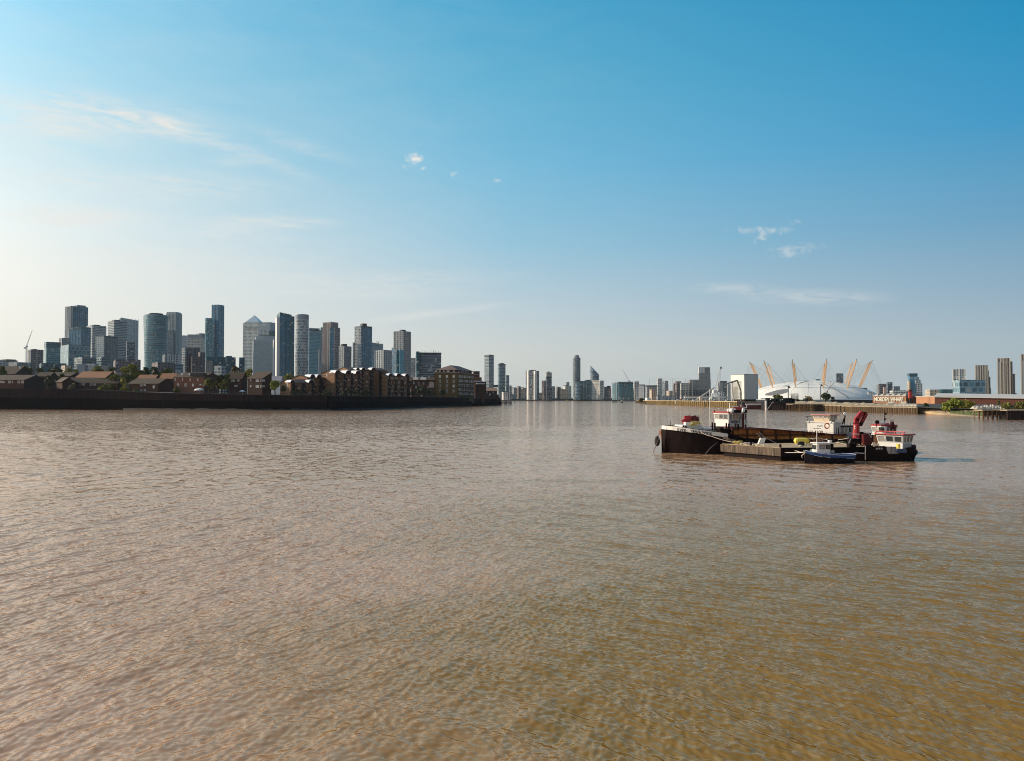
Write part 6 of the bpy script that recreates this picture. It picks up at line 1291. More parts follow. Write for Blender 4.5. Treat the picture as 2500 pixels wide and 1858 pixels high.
r = thing('long_warehouse', 'very long warehouse of brick coloured dark for shade, with a pale shallow roof, cut by the right edge', 'building', (X(2400, 480), 480, 0)); ox, oy = r.location.x, r.location.y
f0, f1 = (2281.5, 490), (2640, 440); a = (X(*f0)-ox, f0[1]-oy); b = (X(*f1)-ox, f1[1]-oy); za, zb_ = Z(968, f0[1]), Z(973.5, f1[1]); s = MB(); q = [a, b, (b[0]+60, b[1]+55), (a[0]+38, a[1]+60)]
s.prism(q, 2.0, [za, zb_, zb_, za]); s.build('wall', SHD, r); s = MB(); g_ = grow(q, .8); mid0 = ((g_[0][0]+g_[3][0])/2, (g_[0][1]+g_[3][1])/2); mid1 = ((g_[1][0]+g_[2][0])/2, (g_[1][1]+g_[2][1])/2); zr = za+2.3; zr1 = zb_+1.9
def q4(*pp): s.face(pp)
q4((*g_[0], za), (*g_[1], zb_), (*mid1, zr1), (*mid0, zr)); q4((*g_[2], zb_), (*g_[3], za), (*mid0, zr), (*mid1, zr1)); q4((*g_[0], za-.5), (*g_[1], zb_-.5), (*g_[1], zb_), (*g_[0], za)); s.face([(*g_[3], za), (*g_[0], za), (*mid0, zr)]); s.build('roof', SRF, r)
# pale heaps and fence in front of the warehouse
s = MB()
for i in range(70): px = 2374+i*1.3+rng.uniform(-2, 2); Y = 328+rng.uniform(-3, 3); h = rng.uniform(.3, 1.5)*(1.3 if 20 < i < 48 else .9); revolve(s, [(rng.uniform(.5, 1.4), 0), (rng.uniform(.3, .7), h*.7), (.1, h)], 6, M=Matrix.Translation((X(px, Y), Y, 2.7)), sx=rng.uniform(.8, 1.3), sy=.8)
tag(s.build('rubble_heap', mat('pale_rubble', (.55, .48, .39), .9, var=.25, scale=2)), 'long heap of pale rubble on the shore left of the bushes at the right edge', 'rubble', kind='stuff')
r = thing('chain_fence', 'light fence of thin posts along the top of the timber-faced wharf', 'fence'); s = MB(); s2 = MB(); prev = None
for p in np.linspace(2185, 2238, 17):
    Y, z = pb_pt(p); c = Vector((X(p, Y), Y+1.2, z)); s.bar(c, c+Vector((0, 0, 1.6)), .06, 4)
    if prev:
        for h in (.8, 1.5): s2.bar(prev+Vector((0, 0, h)), c+Vector((0, 0, h)), .04, 4)
    prev = c
s.build('posts', WHITEM, r); s2.build('rails', WHITEM, r)
# two craft on the far water before the dark teal block
for px, w, hh, lb in ((1500, 11, 6, 'dark cluster of far mooring dolphins in the water before the teal block'), (1517.5, 6.5, 6, 'small far boat with a white cabin before the teal block')):
    Y = YW(983.3); r = thing('far_workboat' if 'boat' in lb else 'mooring_dolphin', lb, 'boat' if 'boat' in lb else 'dolphin', (X(px, Y), Y, 0)); W_ = w/FPX*Y
    if 'boat' in lb: simple_hull(r, W_, 2.6, 1.6, HULLK); s = MB(); s.box(-1, .8, -.8, .8, 1.6, 3.6); s.build('cabin', WHITEM, r)
    else:
        s = MB()
        for i in range(6): x = -W_/2+W_*i/5; s.bar((x, rng.uniform(-1, 1), -1), (x, rng.uniform(-1, 1), rng.uniform(2.8, 4.4)), .35, 6)
        s.build('piles', DARKM, r); s = MB(); s.box(-W_/2, W_/2, -.6, .6, 1.6, 2.0); s.build('walings', DARKM, r)
r = thing('far_buoy_raft', 'small yellowish raft on the far water under the round lacy tower', 'raft', (X(1384.5, 1500), 1500, 0)); s = MB(); s.box(-2.5, 2.5, -1.5, 1.5, 0, 1.8); s.build('float', mat('yellow_float', (.35, .30, .14), .8), r); s = MB(); s.bar((-1, 0, 1.8), (0, 0, 4), .25); s.bar((1, 0, 1.8), (0, 0, 4), .25); s.build('frame', mat('yellow_float', (.35, .30, .14), .8), r)
s = MB(); W_ = 28/FPX*1080; s.prism([(-W_/2, -2), (W_/2, -2), (W_/2, 2), (-W_/2, 2)], -.2, .35); tag(s.build('mud_spit', TDK, loc=(X(1590, 850), 850, 0)), kind='structure')

# ------------------------------------------------------------------ moored craft in mid-river
WHT = mat('boat_white', (.74, .70, .64), .45, var=.10, scale=1.5, streak=1, spec=.4); REDP = mat('boat_red', (.33, .014, .018), .4, var=.15, spec=.5); DRED = mat('dark_red', (.10, .012, .012), .5, var=.3)
ORNG = mat('rusty_orange_coaming', (.42, .16, .03), .7, var=.35, scale=.7, streak=1); RUSTB = mat('dark_rust_beams', (.085, .028, .012), .8, var=.4); DECKT = mat('dusty_deck', (.40, .29, .17), .85, var=.35, scale=.8)
CONC = mat('scraped_pontoon_side', (.10, .072, .05), .85, var=.85, scale=1.6, streak=1); YLW = mat('bright_yellow', (.80, .62, .10), .5, var=.12); BLU = mat('boat_blue', (.015, .06, .20), .35, var=.2, spec=.5); ROPE = mat('pale_rope', (.60, .50, .42), .8)
GLS = mat('cabin_glass', (.04, .045, .045), .06, var=.4, scale=2, spec=.9); CUR = mat('cabin_blinds', (.30, .27, .24), .6, var=.4, scale=3); LETK = mat('black_lettering', (.015, .012, .012), .6); LETW = mat('white_lettering', (.70, .66, .62), .6)
LAV = mat('grey_paint', (.32, .29, .29), .5, var=.15); ORB = mat('lifebuoy_orange', (.75, .22, .06), .5); BLKB = mat('black_steel', (.009, .004, .004), .7, var=.5, scale=2, spec=.12)
def hull(root, st, m, name='hull', M=None, deck=None, deckm=None, close=True):
    """st: list of (s, half beam at water, half beam at deck, deck height); near side is -y"""
    s = MB(); rows = []
    for x, bw, bd, zd in st:
        rows.append([(x, -bd, zd), (x+.0, -(bw*.4+bd*.6), zd*.55), (x, -bw, 0), (x, -bw*.8, -.8), (x, bw*.8, -.8), (x, bw, 0), (x, bw*.4+bd*.6, zd*.55), (x, bd, zd)])
    rk = rows[0]
    T_ = (lambda p: M @ Vector(p)) if M is not None else (lambda p: p)
    for a, b in zip(rows[:-1], rows[1:]):
        for i in range(7): s.face([T_(a[i]), T_(a[i+1]), T_(b[i+1]), T_(b[i])])
    s.face([T_(p) for p in rows[0]][::-1]); s.face([T_(p) for p in rows[-1]]); o = s.build(name, m, root)
    if deck is not None:
        d = MB()
        for a, b in zip(st[:-1], st[1:]): d.face([T_((a[0], -a[2]+.06, a[3]-deck)), T_((b[0], -b[2]+.06, b[3]-deck)), T_((b[0], b[2]-.06, b[3]-deck)), T_((a[0], a[2]-.06, a[3]-deck))])
        d.build('deck', deckm, root)
    return o
def toloc(r, p): return (Matrix.Rotation(-r.rotation_euler.z, 4, 'Z') @ (Vector(p)-r.location))
def rope(label, pts, rad_=.035, sag=.3, nm='mooring_rope', m=ROPE):
    o0 = Vector(pts[0]); s = MB()
    for a, b in zip(pts[:-1], pts[1:]):
        a, b = Vector(a)-o0, Vector(b)-o0; prev = a
        for k in range(1, 9): t = k/8; p = a+(b-a)*t+Vector((0, 0, -sag*4*t*(1-t))); s.bar(prev, p, rad_, 5); prev = p
    return tag(s.build(nm, m, loc=o0), label, 'rope')
def cabin(root, pts, z0, z1, m, nm='wheelhouse', zw=None, wins=(), roofm=None, roof=(.18, .25), top=None, frame=WHT, pane=GLS):
    """pts: world footprint (nearest corner first); wins per face: (face, n, z0, z1, margin)"""
    q = [toloc(root, (p[0], p[1], 0)) for p in pts]; q = [(p.x, p.y) for p in q]; tp = None
    if top: tp = grow(q, top)
    s = MB(); s.prism(q, z0, z1, top=tp); body = s.build(nm, m, root)
    if roofm: s = MB(); s.prism(grow(tp or q, roof[0]), z1, z1+roof[1]); s.build('roof', roofm, root)
    for fc, n, w0, w1, mg in wins:
        def corner(i, z): f = (z-z0)/(z1-z0); a = Vector(q[i]); b = Vector((tp or q)[i]); v = a+(b-a)*f; return Vector((v.x, v.y, z))
        i, j = (3, 0) if fc == 'L' else (0, 1) if fc == 'R' else (1, 2)
        A0, B0, A1, B1 = corner(i, w0), corner(j, w0), corner(i, w1), corner(j, w1); nn = Vector((B0.y-A0.y, -(B0.x-A0.x), 0)).normalized()
        for k in range(n):
            u0, u1 = mg+(1-2*mg)*(k+.07)/n, mg+(1-2*mg)*(k+.93)/n; c = [A0+(B0-A0)*u0, A0+(B0-A0)*u1, A1+(B1-A1)*u1, A1+(B1-A1)*u0]
            f = MB()
            for a, b in zip(c, c[1:]+c[:1]): f.bar(a+nn*.03, b+nn*.03, .035, 4)
            fo = f.build('window', frame, root); g = MB(); g.face([p+nn*.02 for p in c]); g.build('pane', pane if (k % 3) else CUR, fo)
    return q

# --- long hold barge
r = thing('hold_barge', 'long black river barge with white bow band and rusty orange cargo hold', 'barge', (21.4, 105.3, 0), R(9)); B0 = r
st = [(-1.0, .02, .06, 3.75), (-.7, .05, 1.0, 3.72), (-.1, .15, 1.9, 3.66), (.8, 1.3, 2.9, 3.55), (1.9, 2.5, 3.7, 3.4), (3.2, 3.5, 4.2, 3.2), (4.8, 4.2, 4.5, 3.0), (6.5, 4.5, 4.6, 2.75), (9, 4.6, 4.6, 2.1), (12, 4.6, 4.6, 1.9), (24, 4.6, 4.6, 1.9), (27, 4.4, 4.5, 2.1), (28.6, 3.4, 4.0, 2.4), (29.3, 2.2, 3.2, 2.5)]
hull(r, st, BLKB)
def band(root, st, h, off, m, nm, kmax, zo=0, wm=None):
    s = MB(); q = [x for x in st[:kmax]]
    for sg in (-1, 1):
        for a, b in zip(q[:-1], q[1:]):
            A, B = (a[0]-off*.3, sg*(a[2]+off), a[3]+zo), (b[0]-off*.3, sg*(b[2]+off), b[3]+zo); s.face([A, B, (B[0], B[1]-sg*.03, B[2]-h), (A[0], A[1]-sg*.08, A[2]-h)]); s.face([(A[0], A[1]-sg*.25, A[2]), (B[0], B[1]-sg*.25, B[2]), B, A])
            s.face([(A[0], A[1]-sg*.25, A[2]), (B[0], B[1]-sg*.25, B[2]), (B[0], B[1]-sg*.25, B[2]-h), (A[0], A[1]-sg*.25, A[2]-h)])
    return s.build(nm, m, root)
band(r, st, .55, .05, WHT, 'bow_band', 8); band(r, st, .08, .09, LETK, 'bow_rail', 8, zo=.04)
def side_pt(x, z):
    for a, b in zip(st[:-1], st[1:]):
        if a[0] <= x <= b[0]: t = (x-a[0])/(b[0]-a[0]); return a[2]+(b[2]-a[2])*t, a[3]+(b[3]-a[3])*t
x0, x1 = .1, 4.3; ya, za = side_pt(x0, 0); yb, zb_ = side_pt(x1, 0)
for k, ch in enumerate('SWS THURROCK'):
    x = .35+k*.345; y_, z_ = side_pt(x, 0); y2, z2 = side_pt(x+.3, 0)
    if ch != ' ': text_mesh(ch, .50, .01, LETK, r, 'lettering', (x, -y_-.14, z_-.55), (R(90), math.atan2(z_-z2, .3)*.8, math.atan2(-(y2-y_), .3)), .012)
s = MB(); d_ = MB()
for a, b in zip(st[:8][:-1], st[:8][1:]): d_.face([(a[0], -a[2]+.1, a[3]-.5), (b[0], -b[2]+.1, b[3]-.5), (b[0], b[2]-.1, b[3]-.5), (a[0], a[2]-.1, a[3]-.5)])
d_.build('foredeck', LAV, r); s.box(8.0, 29, -4.5, -3.3, 1.72, 1.86); s.box(8.0, 29, 3.3, 4.5, 1.72, 1.86); s.build('side_deck', RUSTB, r)
s = MB(); s.prism([(1.5, -1.3), (4.3, -1.3), (4.3, 1.5), (1.5, 1.5)], 3.0, 3.75); s.cbox((2.3, -.8, 3.9), (.6, .7, .5)); s.build('foredeck_locker', WHT, r); s = MB(); s.prism([(4.35, -2.2), (7.5, -2.6), (7.5, 2.6), (4.35, 2.2)], 2.4, 3.3); s.build('forward_bulkhead', LAV, r)
s = MB()
for x, y, h in ((.0, -.6, .45), (1.1, -2.6, .4), (5.3, -2.4, 1.2), (7.1, -2.8, 1.0), (7.9, -3.9, 1.0)): s.bar((x, y, 3.1), (x, y, 3.55+h*.5), .11, 8); s.bar((x+.35, y, 3.1), (x+.35, y, 3.5+h*.5), .11, 8)
s.build('bollards', BLKB, r); s = MB(); s.cbox((6.4, -3.6, 2.9), (1.3, .8, .8)); s.bar((6.0, -3.9, 3.2), (6.0, -2.6, 3.2), .35, 10); s.bar((7.0, -3.9, 3.1), (7.0, -2.9, 3.1), .3, 10); s.build('windlass', BLKB, r)
s = MB(); s.bar((5.9, -.2, 3.4), (5.9, -.2, 8.6), .045, 6); s.bar((5.9, -.2, 7.2), (5.95, -.2, 7.4), .14, 6); s.build('foremast', WHT, r); s = MB(); s.bar((2.6, -.9, 4.0), (2.6, -.9, 5.3), .04, 5); s.bar((3.9, -1.2, 4.0), (3.9, -1.2, 5.1), .05, 5); s.bar((.2, -.2, 3.6), (.2, -.2, 4.3), .03, 5); s.build('short_staffs', LETK, r)
# coaming: plated panels between stanchions
s = MB(); rb = MB(); tp = MB(); xs = np.linspace(7.7, 24.2, 9); zt = lambda x: 3.42-.055*(x-7.7)+.12*math.sin((x-8)*.28)
for a, b in zip(xs[:-1], xs[1:]):
    for sg in (-1, 1):
        s.face([(a, sg*3.3, 2.45), (b, sg*3.3, 2.45), (b, sg*3.3, zt(b)-.1), (a, sg*3.3, zt(a)-.1)]); s.face([(a, sg*3.5, 1.86), (b, sg*3.5, 1.86), (b, sg*3.3, 2.45), (a, sg*3.3, 2.45)])
        rb_ = MB(); rb_.box(-.12, .12, -.14, .14, 0, zt(a)-.12-1.86); rb_.build('coaming_rib', RUSTB, r, loc=(a, sg*3.42, 1.86))
        tp.face([(a, sg*3.62, zt(a)), (b, sg*3.62, zt(b)), (b, sg*3.1, zt(b)), (a, sg*3.1, zt(a))]); tp.face([(a, sg*3.62, zt(a)-.14), (b, sg*3.62, zt(b)-.14), (b, sg*3.62, zt(b)), (a, sg*3.62, zt(a))])
        rb.bar((a, sg*3.46, 2.45), (b, sg*3.46, 2.45), .09, 5)
for x, m_ in ((7.7, 1), (24.2, 1)): s.face([(x, -3.3, 1.86), (x, 3.3, 1.86), (x, 3.3, zt(x)-.1), (x, -3.3, zt(x)-.1)]); tp.box(x-.15, x+.15, -3.5, 3.5, zt(x)-.13, zt(x)+.004)
s.build('hold_coaming', ORNG, r); rb.build('coaming_bar', RUSTB, r); tp.build('coaming_rail', DRED, r); s = MB(); s.face([(7.8, -3.2, 1.2), (24.1, -3.2, 1.2), (24.1, 3.2, 1.2), (7.8, 3.2, 1.2)]); s.build('hold_floor', RUSTB, r)
text_mesh('www.swsessex.com', .62, .012, mat('faded_red_lettering', (.20, .05, .02), .7), r, 'lettering', (14.6, -3.33, 2.62), (R(90), 0, 0), .01); text_mesh('01277 814200', .68, .012, MATS['faded_red_lettering'], r, 'lettering', (18.9, -3.33, 2.52), (R(90), 0, 0), .012)
s = MB()
for x in np.arange(8.4, 24, 2.05): s.bar((x, -4.45, 1.86), (x, -4.45, 2.75), .03, 4)
s.bar((8.4, -4.45, 2.72), (24, -4.45, 2.72), .025, 4); s.bar((8.4, -4.45, 2.3), (24, -4.45, 2.3), .02, 4); s.build('side_railing', RUSTB, r)
# stern accommodation and wheelhouse
Yc = 105.4; pts = foot(1970, 2034, 2052, Yc, .55); cabin(r, pts, 1.9, Z(1032.5, Yc), WHT, 'accommodation', wins=[('R', 2, 2.1+.3, 3.4, .22)], roofm=WHT, roof=(.10, .12))
zc = Z(1032.5, Yc)+.12; pts = foot(1987, 2024, 2041, Yc+.6, .62); cabin(r, pts, zc, Z(1014.5, Yc), mat('varnished_cream', (.55, .42, .28), .5, var=.15), 'wheelhouse', top=.12, wins=[('L', 3, zc+.48, Z(1015.6, Yc), .03), ('R', 2, zc+.42, Z(1015.8, Yc), .1)], roofm=mat('pale_red_roof', (.52, .22, .18), .5), roof=(.22, .12), pane=CUR)
pts = foot(2047, 2050, 2090, Yc+1.5, .8); cabin(r, pts, 1.9, Z(1043, Yc), LAV, 'aft_cabin', wins=[('R', 2, 2.7, 3.4, .25)], roofm=BLKB, roof=(.2, .12))
def R_at(root, px, py, Y): return toloc(root, P(px, py, Y))
s = MB(); c = R_at(r, 2018.5, 1039.7, 104.6)
s_pts = [c+Vector((.34*math.cos(t), -.05, .34*math.sin(t))) for t in np.linspace(0, 6.283, 17)]
s.path(s_pts, .085, 6); s.build('lifebuoy', ORB, r); s = MB(); s.path([c+Vector((.34*math.cos(t), -.1, .34*math.sin(t))) for t in (-.3, 0, .3)], .09, 5); s.build('lifebuoy_band', WHT, r)
text_mesh('SWS', .42, .01, LAV, r, 'lettering', tuple(R_at(r, 2001, 1041, 104.7)+Vector((0, -.12, -.1))), (R(90), 0, R(-16)), .005)
s = MB(); a = R_at(r, 2056, 1036, 106); b = R_at(r, 2063.5, 1016, 106); s.bar(a, b, .10, 6); s.bar(a+Vector((.3, 0, 0)), b, .06, 5); s.ball(tuple(b+Vector((-.05, 0, .35))), .3, 10, 6); s.build('stern_davit', BLKB, r); s = MB(); c = b+Vector((-.22, -.3, .35)); s.bar(c, c+Vector((-.05, -.25, 0)), .24, 10); s.build('searchlight', WHT, r)
s = MB(); c = R_at(r, 2055, 1031, 106)
for k in range(5): s.bar(c+Vector((-.9+k*.45, 0, -.35)), c+Vector((-.9+k*.45, 0, .4)), .035, 4)
for z in (-.35, 0, .4): s.bar(c+Vector((-.9, 0, z)), c+Vector((.9, 0, z)), .035, 4)
s.build('rope_basket', WHT, r); s = MB()
for px, y0, y1 in ((1972, 1032, 1016), (2076, 1041, 1025)): s.bar(R_at(r, px, y0, 105), R_at(r, px+(2 if px > 2000 else 0), y1, 105), .03, 5)
a = R_at(r, 1967, 1016.5, 105); s.bar(a, a+Vector((.75, 0, 0)), .04, 4); s.build('aerials', LETK, r); s = MB(); s.ball(tuple(R_at(r, 1974.5, 1030.5, 105)), .17, 8, 5); s.ball(tuple(R_at(r, 2028.5, 1031, 104.8)), .2, 8, 5); s.build('lamps', WHT, r)
s = MB(); c = R_at(r, 1604.5, 1077, 106.5); s.ball(tuple(c), .55, 10, 7, (.7, .8, 1.3)); s.bar(c+Vector((0, 0, .6)), c+Vector((1.2, 0, 2.2)), .04, 4); s.build('bow_fender', mat('tyre_rubber', (.03, .022, .022), .8), r)
s = MB(); a = Vector((5.0, -4.6, 1.6)); 
for k in range(22): t = k/21; p = a+Vector((-1.9*t-.25*math.sin(t*3), -.35*t, -1.8*t)); s.ball(tuple(p), .06, 5, 4, (.8, .8, 1.2))
a = Vector((-1.0, .9, 2.0)); s.bar(a, a+Vector((-.9, .2, -2.3)), .05, 5); s.build('anchor_chain', mat('chain_grey', (.16, .12, .11), .7), r)
s = MB(); s.bar((-.9, .35, 3.0), (-.1, 1.2, .8), .35, 6, r2=.2); s.build('rusty_stem_plate', mat('bow_rust', (.34, .16, .09), .8, var=.3, scale=2), r)
rope('pale mooring rope running from the barge bow down to the pontoon', [P(1709, 1053, 101.5), P(1737, 1065, 100.5), P(1800, 1081, 98.5)], .04, .12)
# folded red crane standing on the foredeck
r = thing('folded_crane', 'folded dark red hydraulic crane on the foredeck of the long barge', 'crane', tuple(P(1686, 1040, 107.5))); s = MB(); s.bar((-.7, 0, -.3), (-.5, 0, .5), .28, 8); s.bar((.9, 0, -.3), (.9, 0, 1.0), .22, 8); s.build('pedestal', DRED, r); s = MB(); s.bar((-.85, 0, 1.0), (.0, 0, 1.05), .45, 8); s.bar((-1.0, -.05, .95), (-.6, -.05, .2), .38, 8); s.build('winch_body', REDP, r); s = MB(); s.cbox((.35, .1, .9), (1.5, .5, .75), Matrix.Rotation(R(-14), 4, 'Y')); s.bar((.9, 0, 1.3), (1.25, 0, -.2), .18, 6); s.build('folded_boom', DRED, r)
r = thing('rope_pile', 'heap of yellow rope on the barge bow beside the folded crane', 'rope', tuple(P(1697, 1038.5, 104))); s = MB()
for k in range(9): a = k*.9; s.path([Vector((.5*math.cos(a+t)+rng.uniform(-.4, .4), .3*math.sin(a+t), .05+.06*k+.05*math.sin(3*t))) for t in np.linspace(0, 4, 9)], .045, 5)
s.build('coils', mat('yellow_rope', (.60, .45, .15), .8), r)
# --- tug behind the barge
Y = 112.0; r = thing('tugboat', 'white-wheelhoused tug with red roof lettered in black, lying behind the long barge', 'tugboat', (X(1790, Y), Y+1, 0)); q = hull(r, [(-8, .1, .5, 3.2), (-6, 1.6, 2.2, 2.8), (-3, 2.5, 2.8, 2.4), (4, 2.7, 2.8, 2.2), (7, 2.4, 2.6, 2.3), (8, 1.6, 2.0, 2.4)], BLKB, deck=.3, deckm=RUSTB)
Yc = 110.6; p0 = foot(1744, 1778, 1812, Yc, 1.0); pb = foot(1738, 1775, 1818, Yc-.2, 1.0); zw0, zw1, zt_ = Z(1023.5, Yc), Z(1011, Yc), Z(1008, Yc); zbase = Z(1040, Yc)
cabin(r, p0, zbase, zt_, WHT, 'wheelhouse', wins=[('L', 3, zw0, zw1, .05), ('R', 4, zw0-.05, zw1, .04)], roofm=REDP, roof=(.25, .18)); s = MB(); q = [toloc(r, (p[0], p[1], 0)) for p in p0]; qb = [toloc(r, (p[0], p[1], 0)) for p in pb]; s.prism([(p.x, p.y) for p in qb], 1.9, zbase, top=[(p.x, p.y) for p in q]); s.build('deckhouse_base', WHT, r)
s = MB(); s.prism(grow([(p.x, p.y) for p in q], .1), zt_-.22, zt_-.02); s.build('eaves_band', WHT, r)
A, B = Vector(p0[0]), Vector(p0[1]); ang = math.atan2(B.y-A.y, B.x-A.x); c = toloc(r, P(1794, 1031.5, Yc+.4)); text_mesh('Sophia II', .62, .012, LETK, r, 'lettering', (c.x, c.y-.35, c.z), (R(90), 0, ang), .014, sx=.85)
pd = foot(1810, 1811, 1822, Yc+1.3, 1.2); cabin(r, pd, 1.9, Z(1009, Yc), DRED, 'ladder_trunk'); s = MB(); c = toloc(r, P(1818.5, 1010, Yc))
for dx in (-.22, .22): s.bar(c+Vector((dx, -.5, 0)), c+Vector((dx, -.5, -2.0)), .03, 4)
for k in range(6): s.bar(c+Vector((-.22, -.5, -.3*k)), c+Vector((.22, -.5, -.3*k)), .025, 4)
s.path([c+Vector((.16*math.cos(t), -.55, -1.15+.3*math.sin(t))) for t in np.linspace(0, 6.283, 13)], .05, 5); s.build('ladder', WHT, r)
s = MB()
s.bar(R_at(r, 1782, 1006, 111), R_at(r, 1782, 984, 111), .07, 6); s.build('mast', WHT, r); s = MB(); c = R_at(r, 1787, 1003.5, 110.5); s.ball(tuple(c), .42, 10, 6); s.ball(tuple(R_at(r, 1779, 1002.5, 110.8)), .28, 8, 5); s.ball(tuple(R_at(r, 1794, 1001.5, 110.6)), .25, 8, 5); s.bar(R_at(r, 1812, 1001.5, 110), R_at(r, 1817, 1003, 110), .36, 8); s.build('radar_domes', WHT, r)
s = MB(); s.cbox(tuple(R_at(r, 1801, 998.5, 111)), (1.2, .5, .5)); s.bar(R_at(r, 1805, 993, 111), R_at(r, 1805, 1003, 111), .16, 6); s.bar(R_at(r, 1797, 996, 111), R_at(r, 1808, 997, 111), .18, 6); s.build('fire_monitor', REDP, r); s = MB(); s.bar(R_at(r, 1789, 993, 111), R_at(r, 1823, 995.5, 111), .07, 5); s.bar(R_at(r, 1823, 995.5, 111), R_at(r, 1823, 989, 111), .05, 5); s.bar(R_at(r, 1809, 995, 111), R_at(r, 1809, 988, 111), .05, 5); s.build('radar_bar', WHT, r); s = MB(); s.cbox(tuple(R_at(r, 1804, 1004.5, 110.4)), (2.2, .5, .4)); s.bar(R_at(r, 1743, 1004, 110), R_at(r, 1745, 1003, 110), .12, 6); s.build('roof_gear', BLKB, r)
s = MB()
for px in (1735, 1738.5): s.bar(R_at(r, px, 1040, 110), R_at(r, px, 1022, 110), .025, 4)
s.bar(R_at(r, 1733.5, 1022, 110), R_at(r, 1745, 1022, 110), .03, 4); s.bar(R_at(r, 1733.5, 1038, 110), R_at(r, 1745, 1038, 110), .05, 4); s.build('side_railing', WHT, r); s = MB(); s.path([R_at(r, 1822, 1040, 110), R_at(r, 1831.5, 1040, 110), R_at(r, 1831.5, 1047, 110)], .025, 4); s.build('aft_railing', LETK, r)
s = MB(); s.cbox(tuple(R_at(r, 1785, 1043.2, Yc-.55)), (.18, .1, .2)); s.build('red_vent', DRED, r)
# --- flat pontoon
c0 = Vector((26.9, 99.4)); c1 = Vector((31.75, 91.1)); nx = (c1-c0).normalized(); L = (c1-c0).length
dd = Vector((math.cos(R(8)), math.sin(R(8)))); far_ = c0+dd*16.5; far1 = c1+dd*11.5
r = thing('deck_pontoon', 'flat black pontoon barge with dusty deck and scraped sunlit side', 'pontoon', (33, 97, 0)); q = [toloc(r, (p.x, p.y, 0)) for p in (c0, c1, far1, far_)]; qq = [(p.x, p.y) for p in q]
s = MB(); s.prism(grow(qq, -.25), -.6, .55); s.build('lower_hull', BLKB, r); s = MB(); s.prism(qq, .55, 1.5, cap=True); s.build('scraped_side', CONC, r); s = MB(); s.prism(grow(qq, -.12), 1.5, 1.56); s.build('deck', DECKT, r)
s = MB()
for t in (.03, .5, .97): p = Vector(qq[0])+(Vector(qq[1])-Vector(qq[0]))*t; s.bar((p.x+.25, p.y+.1, 1.5), (p.x+.25, p.y+.1, 1.95), .13, 8)
s.build('bollards', BLKB, r); s = MB(); e = MB(); a, b = Vector(qq[1]), Vector(qq[2]); d = (b-a).normalized()
s.box(0, (b-a).length, -.12, .04, .5, 1.55, Matrix.Translation((a.x, a.y, 0)) @ Matrix.Rotation(math.atan2(d.y, d.x), 4, 'Z')); s.build('end_shade', BLKB, r)  # black sheet stands in for the shade on this face
def deck_item(nm, label, cat, px, py, Y, build, m):
    r = thing(nm, label, cat, tuple(P(px, py, Y))); build(r, m); return r
def coils(r, m, n=8, R_=.5, h=.06, rad_=.05):
    s = MB()
    for k in range(n): a = k*1.3; s.path([Vector((R_*math.cos(a+t)*rng.uniform(.7, 1.1)+rng.uniform(-.2, .2), R_*.6*math.sin(a+t), .05+h*k*.6)) for t in np.linspace(0, 5.2, 9)], rad_, 5)
    s.build('coils', m, r)
for px, py, Y, m, lb in ((1770, 1072, 102.0, mat('rope_tan', (.40, .28, .18), .8), 'knobbly heap of brown fenders and rope beside the barge side deck'), (1785, 1079, 99.5, mat('rope_dark', (.12, .08, .06), .8), 'dark coil of thick rope on the pontoon corner'), (1803, 1083, 97.5, MATS['yellow_rope'], 'yellow rope heap in the middle of the pontoon edge'), (1829, 1087, 96, ROPE, 'pale rope heap right of the yellow one on the pontoon')):
    deck_item('rope_pile', lb, 'rope', px, py, Y, lambda r, m: coils(r, m), m)
s = MB()
for k in range(60): t = rng.uniform(.25, .78); p = c0+(c1-c0)*t+Vector((.35+rng.uniform(-.2, .25), .2)); s.ball((p.x, p.y, 1.6+rng.uniform(0, .12)), rng.uniform(.05, .13), 5, 4)
tag(s.build('rope_litter', mat('pale_litter', (.66, .54, .40), .8)), 'pale litter of rope ends strewn along the sunlit edge of the pontoon', 'litter', kind='stuff')
r = thing('steel_chair_frame', 'pale slanted box with two long poles leaning over the pontoon deck', 'frame', tuple(P(1857, 1084, 99))); s = MB(); s.prism([(-.35, -.25), (.35, -.25), (.35, .25), (-.35, .25)], 0, .75, top=[(-.05, -.25), (.6, -.25), (.6, .25), (-.05, .25)]); s.build('box', WHT, r); s = MB(); s.bar((.1, -.3, .75), (-.65, -.3, 1.45), .035, 5); s.bar((.45, -.3, .8), (-.25, -.3, 1.5), .035, 5); s.bar((.5, -.3, .85), (1.9, -.6, .1), .035, 5); s.build('poles', LAV, r)
Yc = 98.0; r = thing('yellow_canoe_tank', 'long rounded bright yellow float tank on stands on the pontoon', 'tank', tuple(P(1957, 1083.5, Yc))); s = MB(); n_ = 12; W_ = 39/FPX*Yc/2
for k in range(10):
    t0, t1 = -1+.2*k, -1+.2*(k+1); f = lambda t: (1-abs(t)**6)**.5*.38+.03; s.bar((W_*t0, 0, .38), (W_*t1, 0, .38), f(t0), n_, r2=f(t1), cap=False)
s.build('tank_body', YLW, r, smooth=True); s = MB()
for x in (-.6, .6): s.box(x-.08, x+.08, -.3, .3, -.35, .08)
s.bar((W_*.5, -.02, .0), (W_*.5, -.02, .76), .015, 4); s.build('stands', WHT, r)
deck_item('winch', 'dark hand winch and white drum in front of the yellow tank', 'winch', 1957, 1098, 94.5, lambda r, m: (lambda s: (s.bar((-.3, 0, 0), (-.3, 0, .9), .16, 8), s.bar((-.3, 0, .75), (.25, 0, .75), .26, 10), s.build('drum', m, r)))(MB()), LETK)
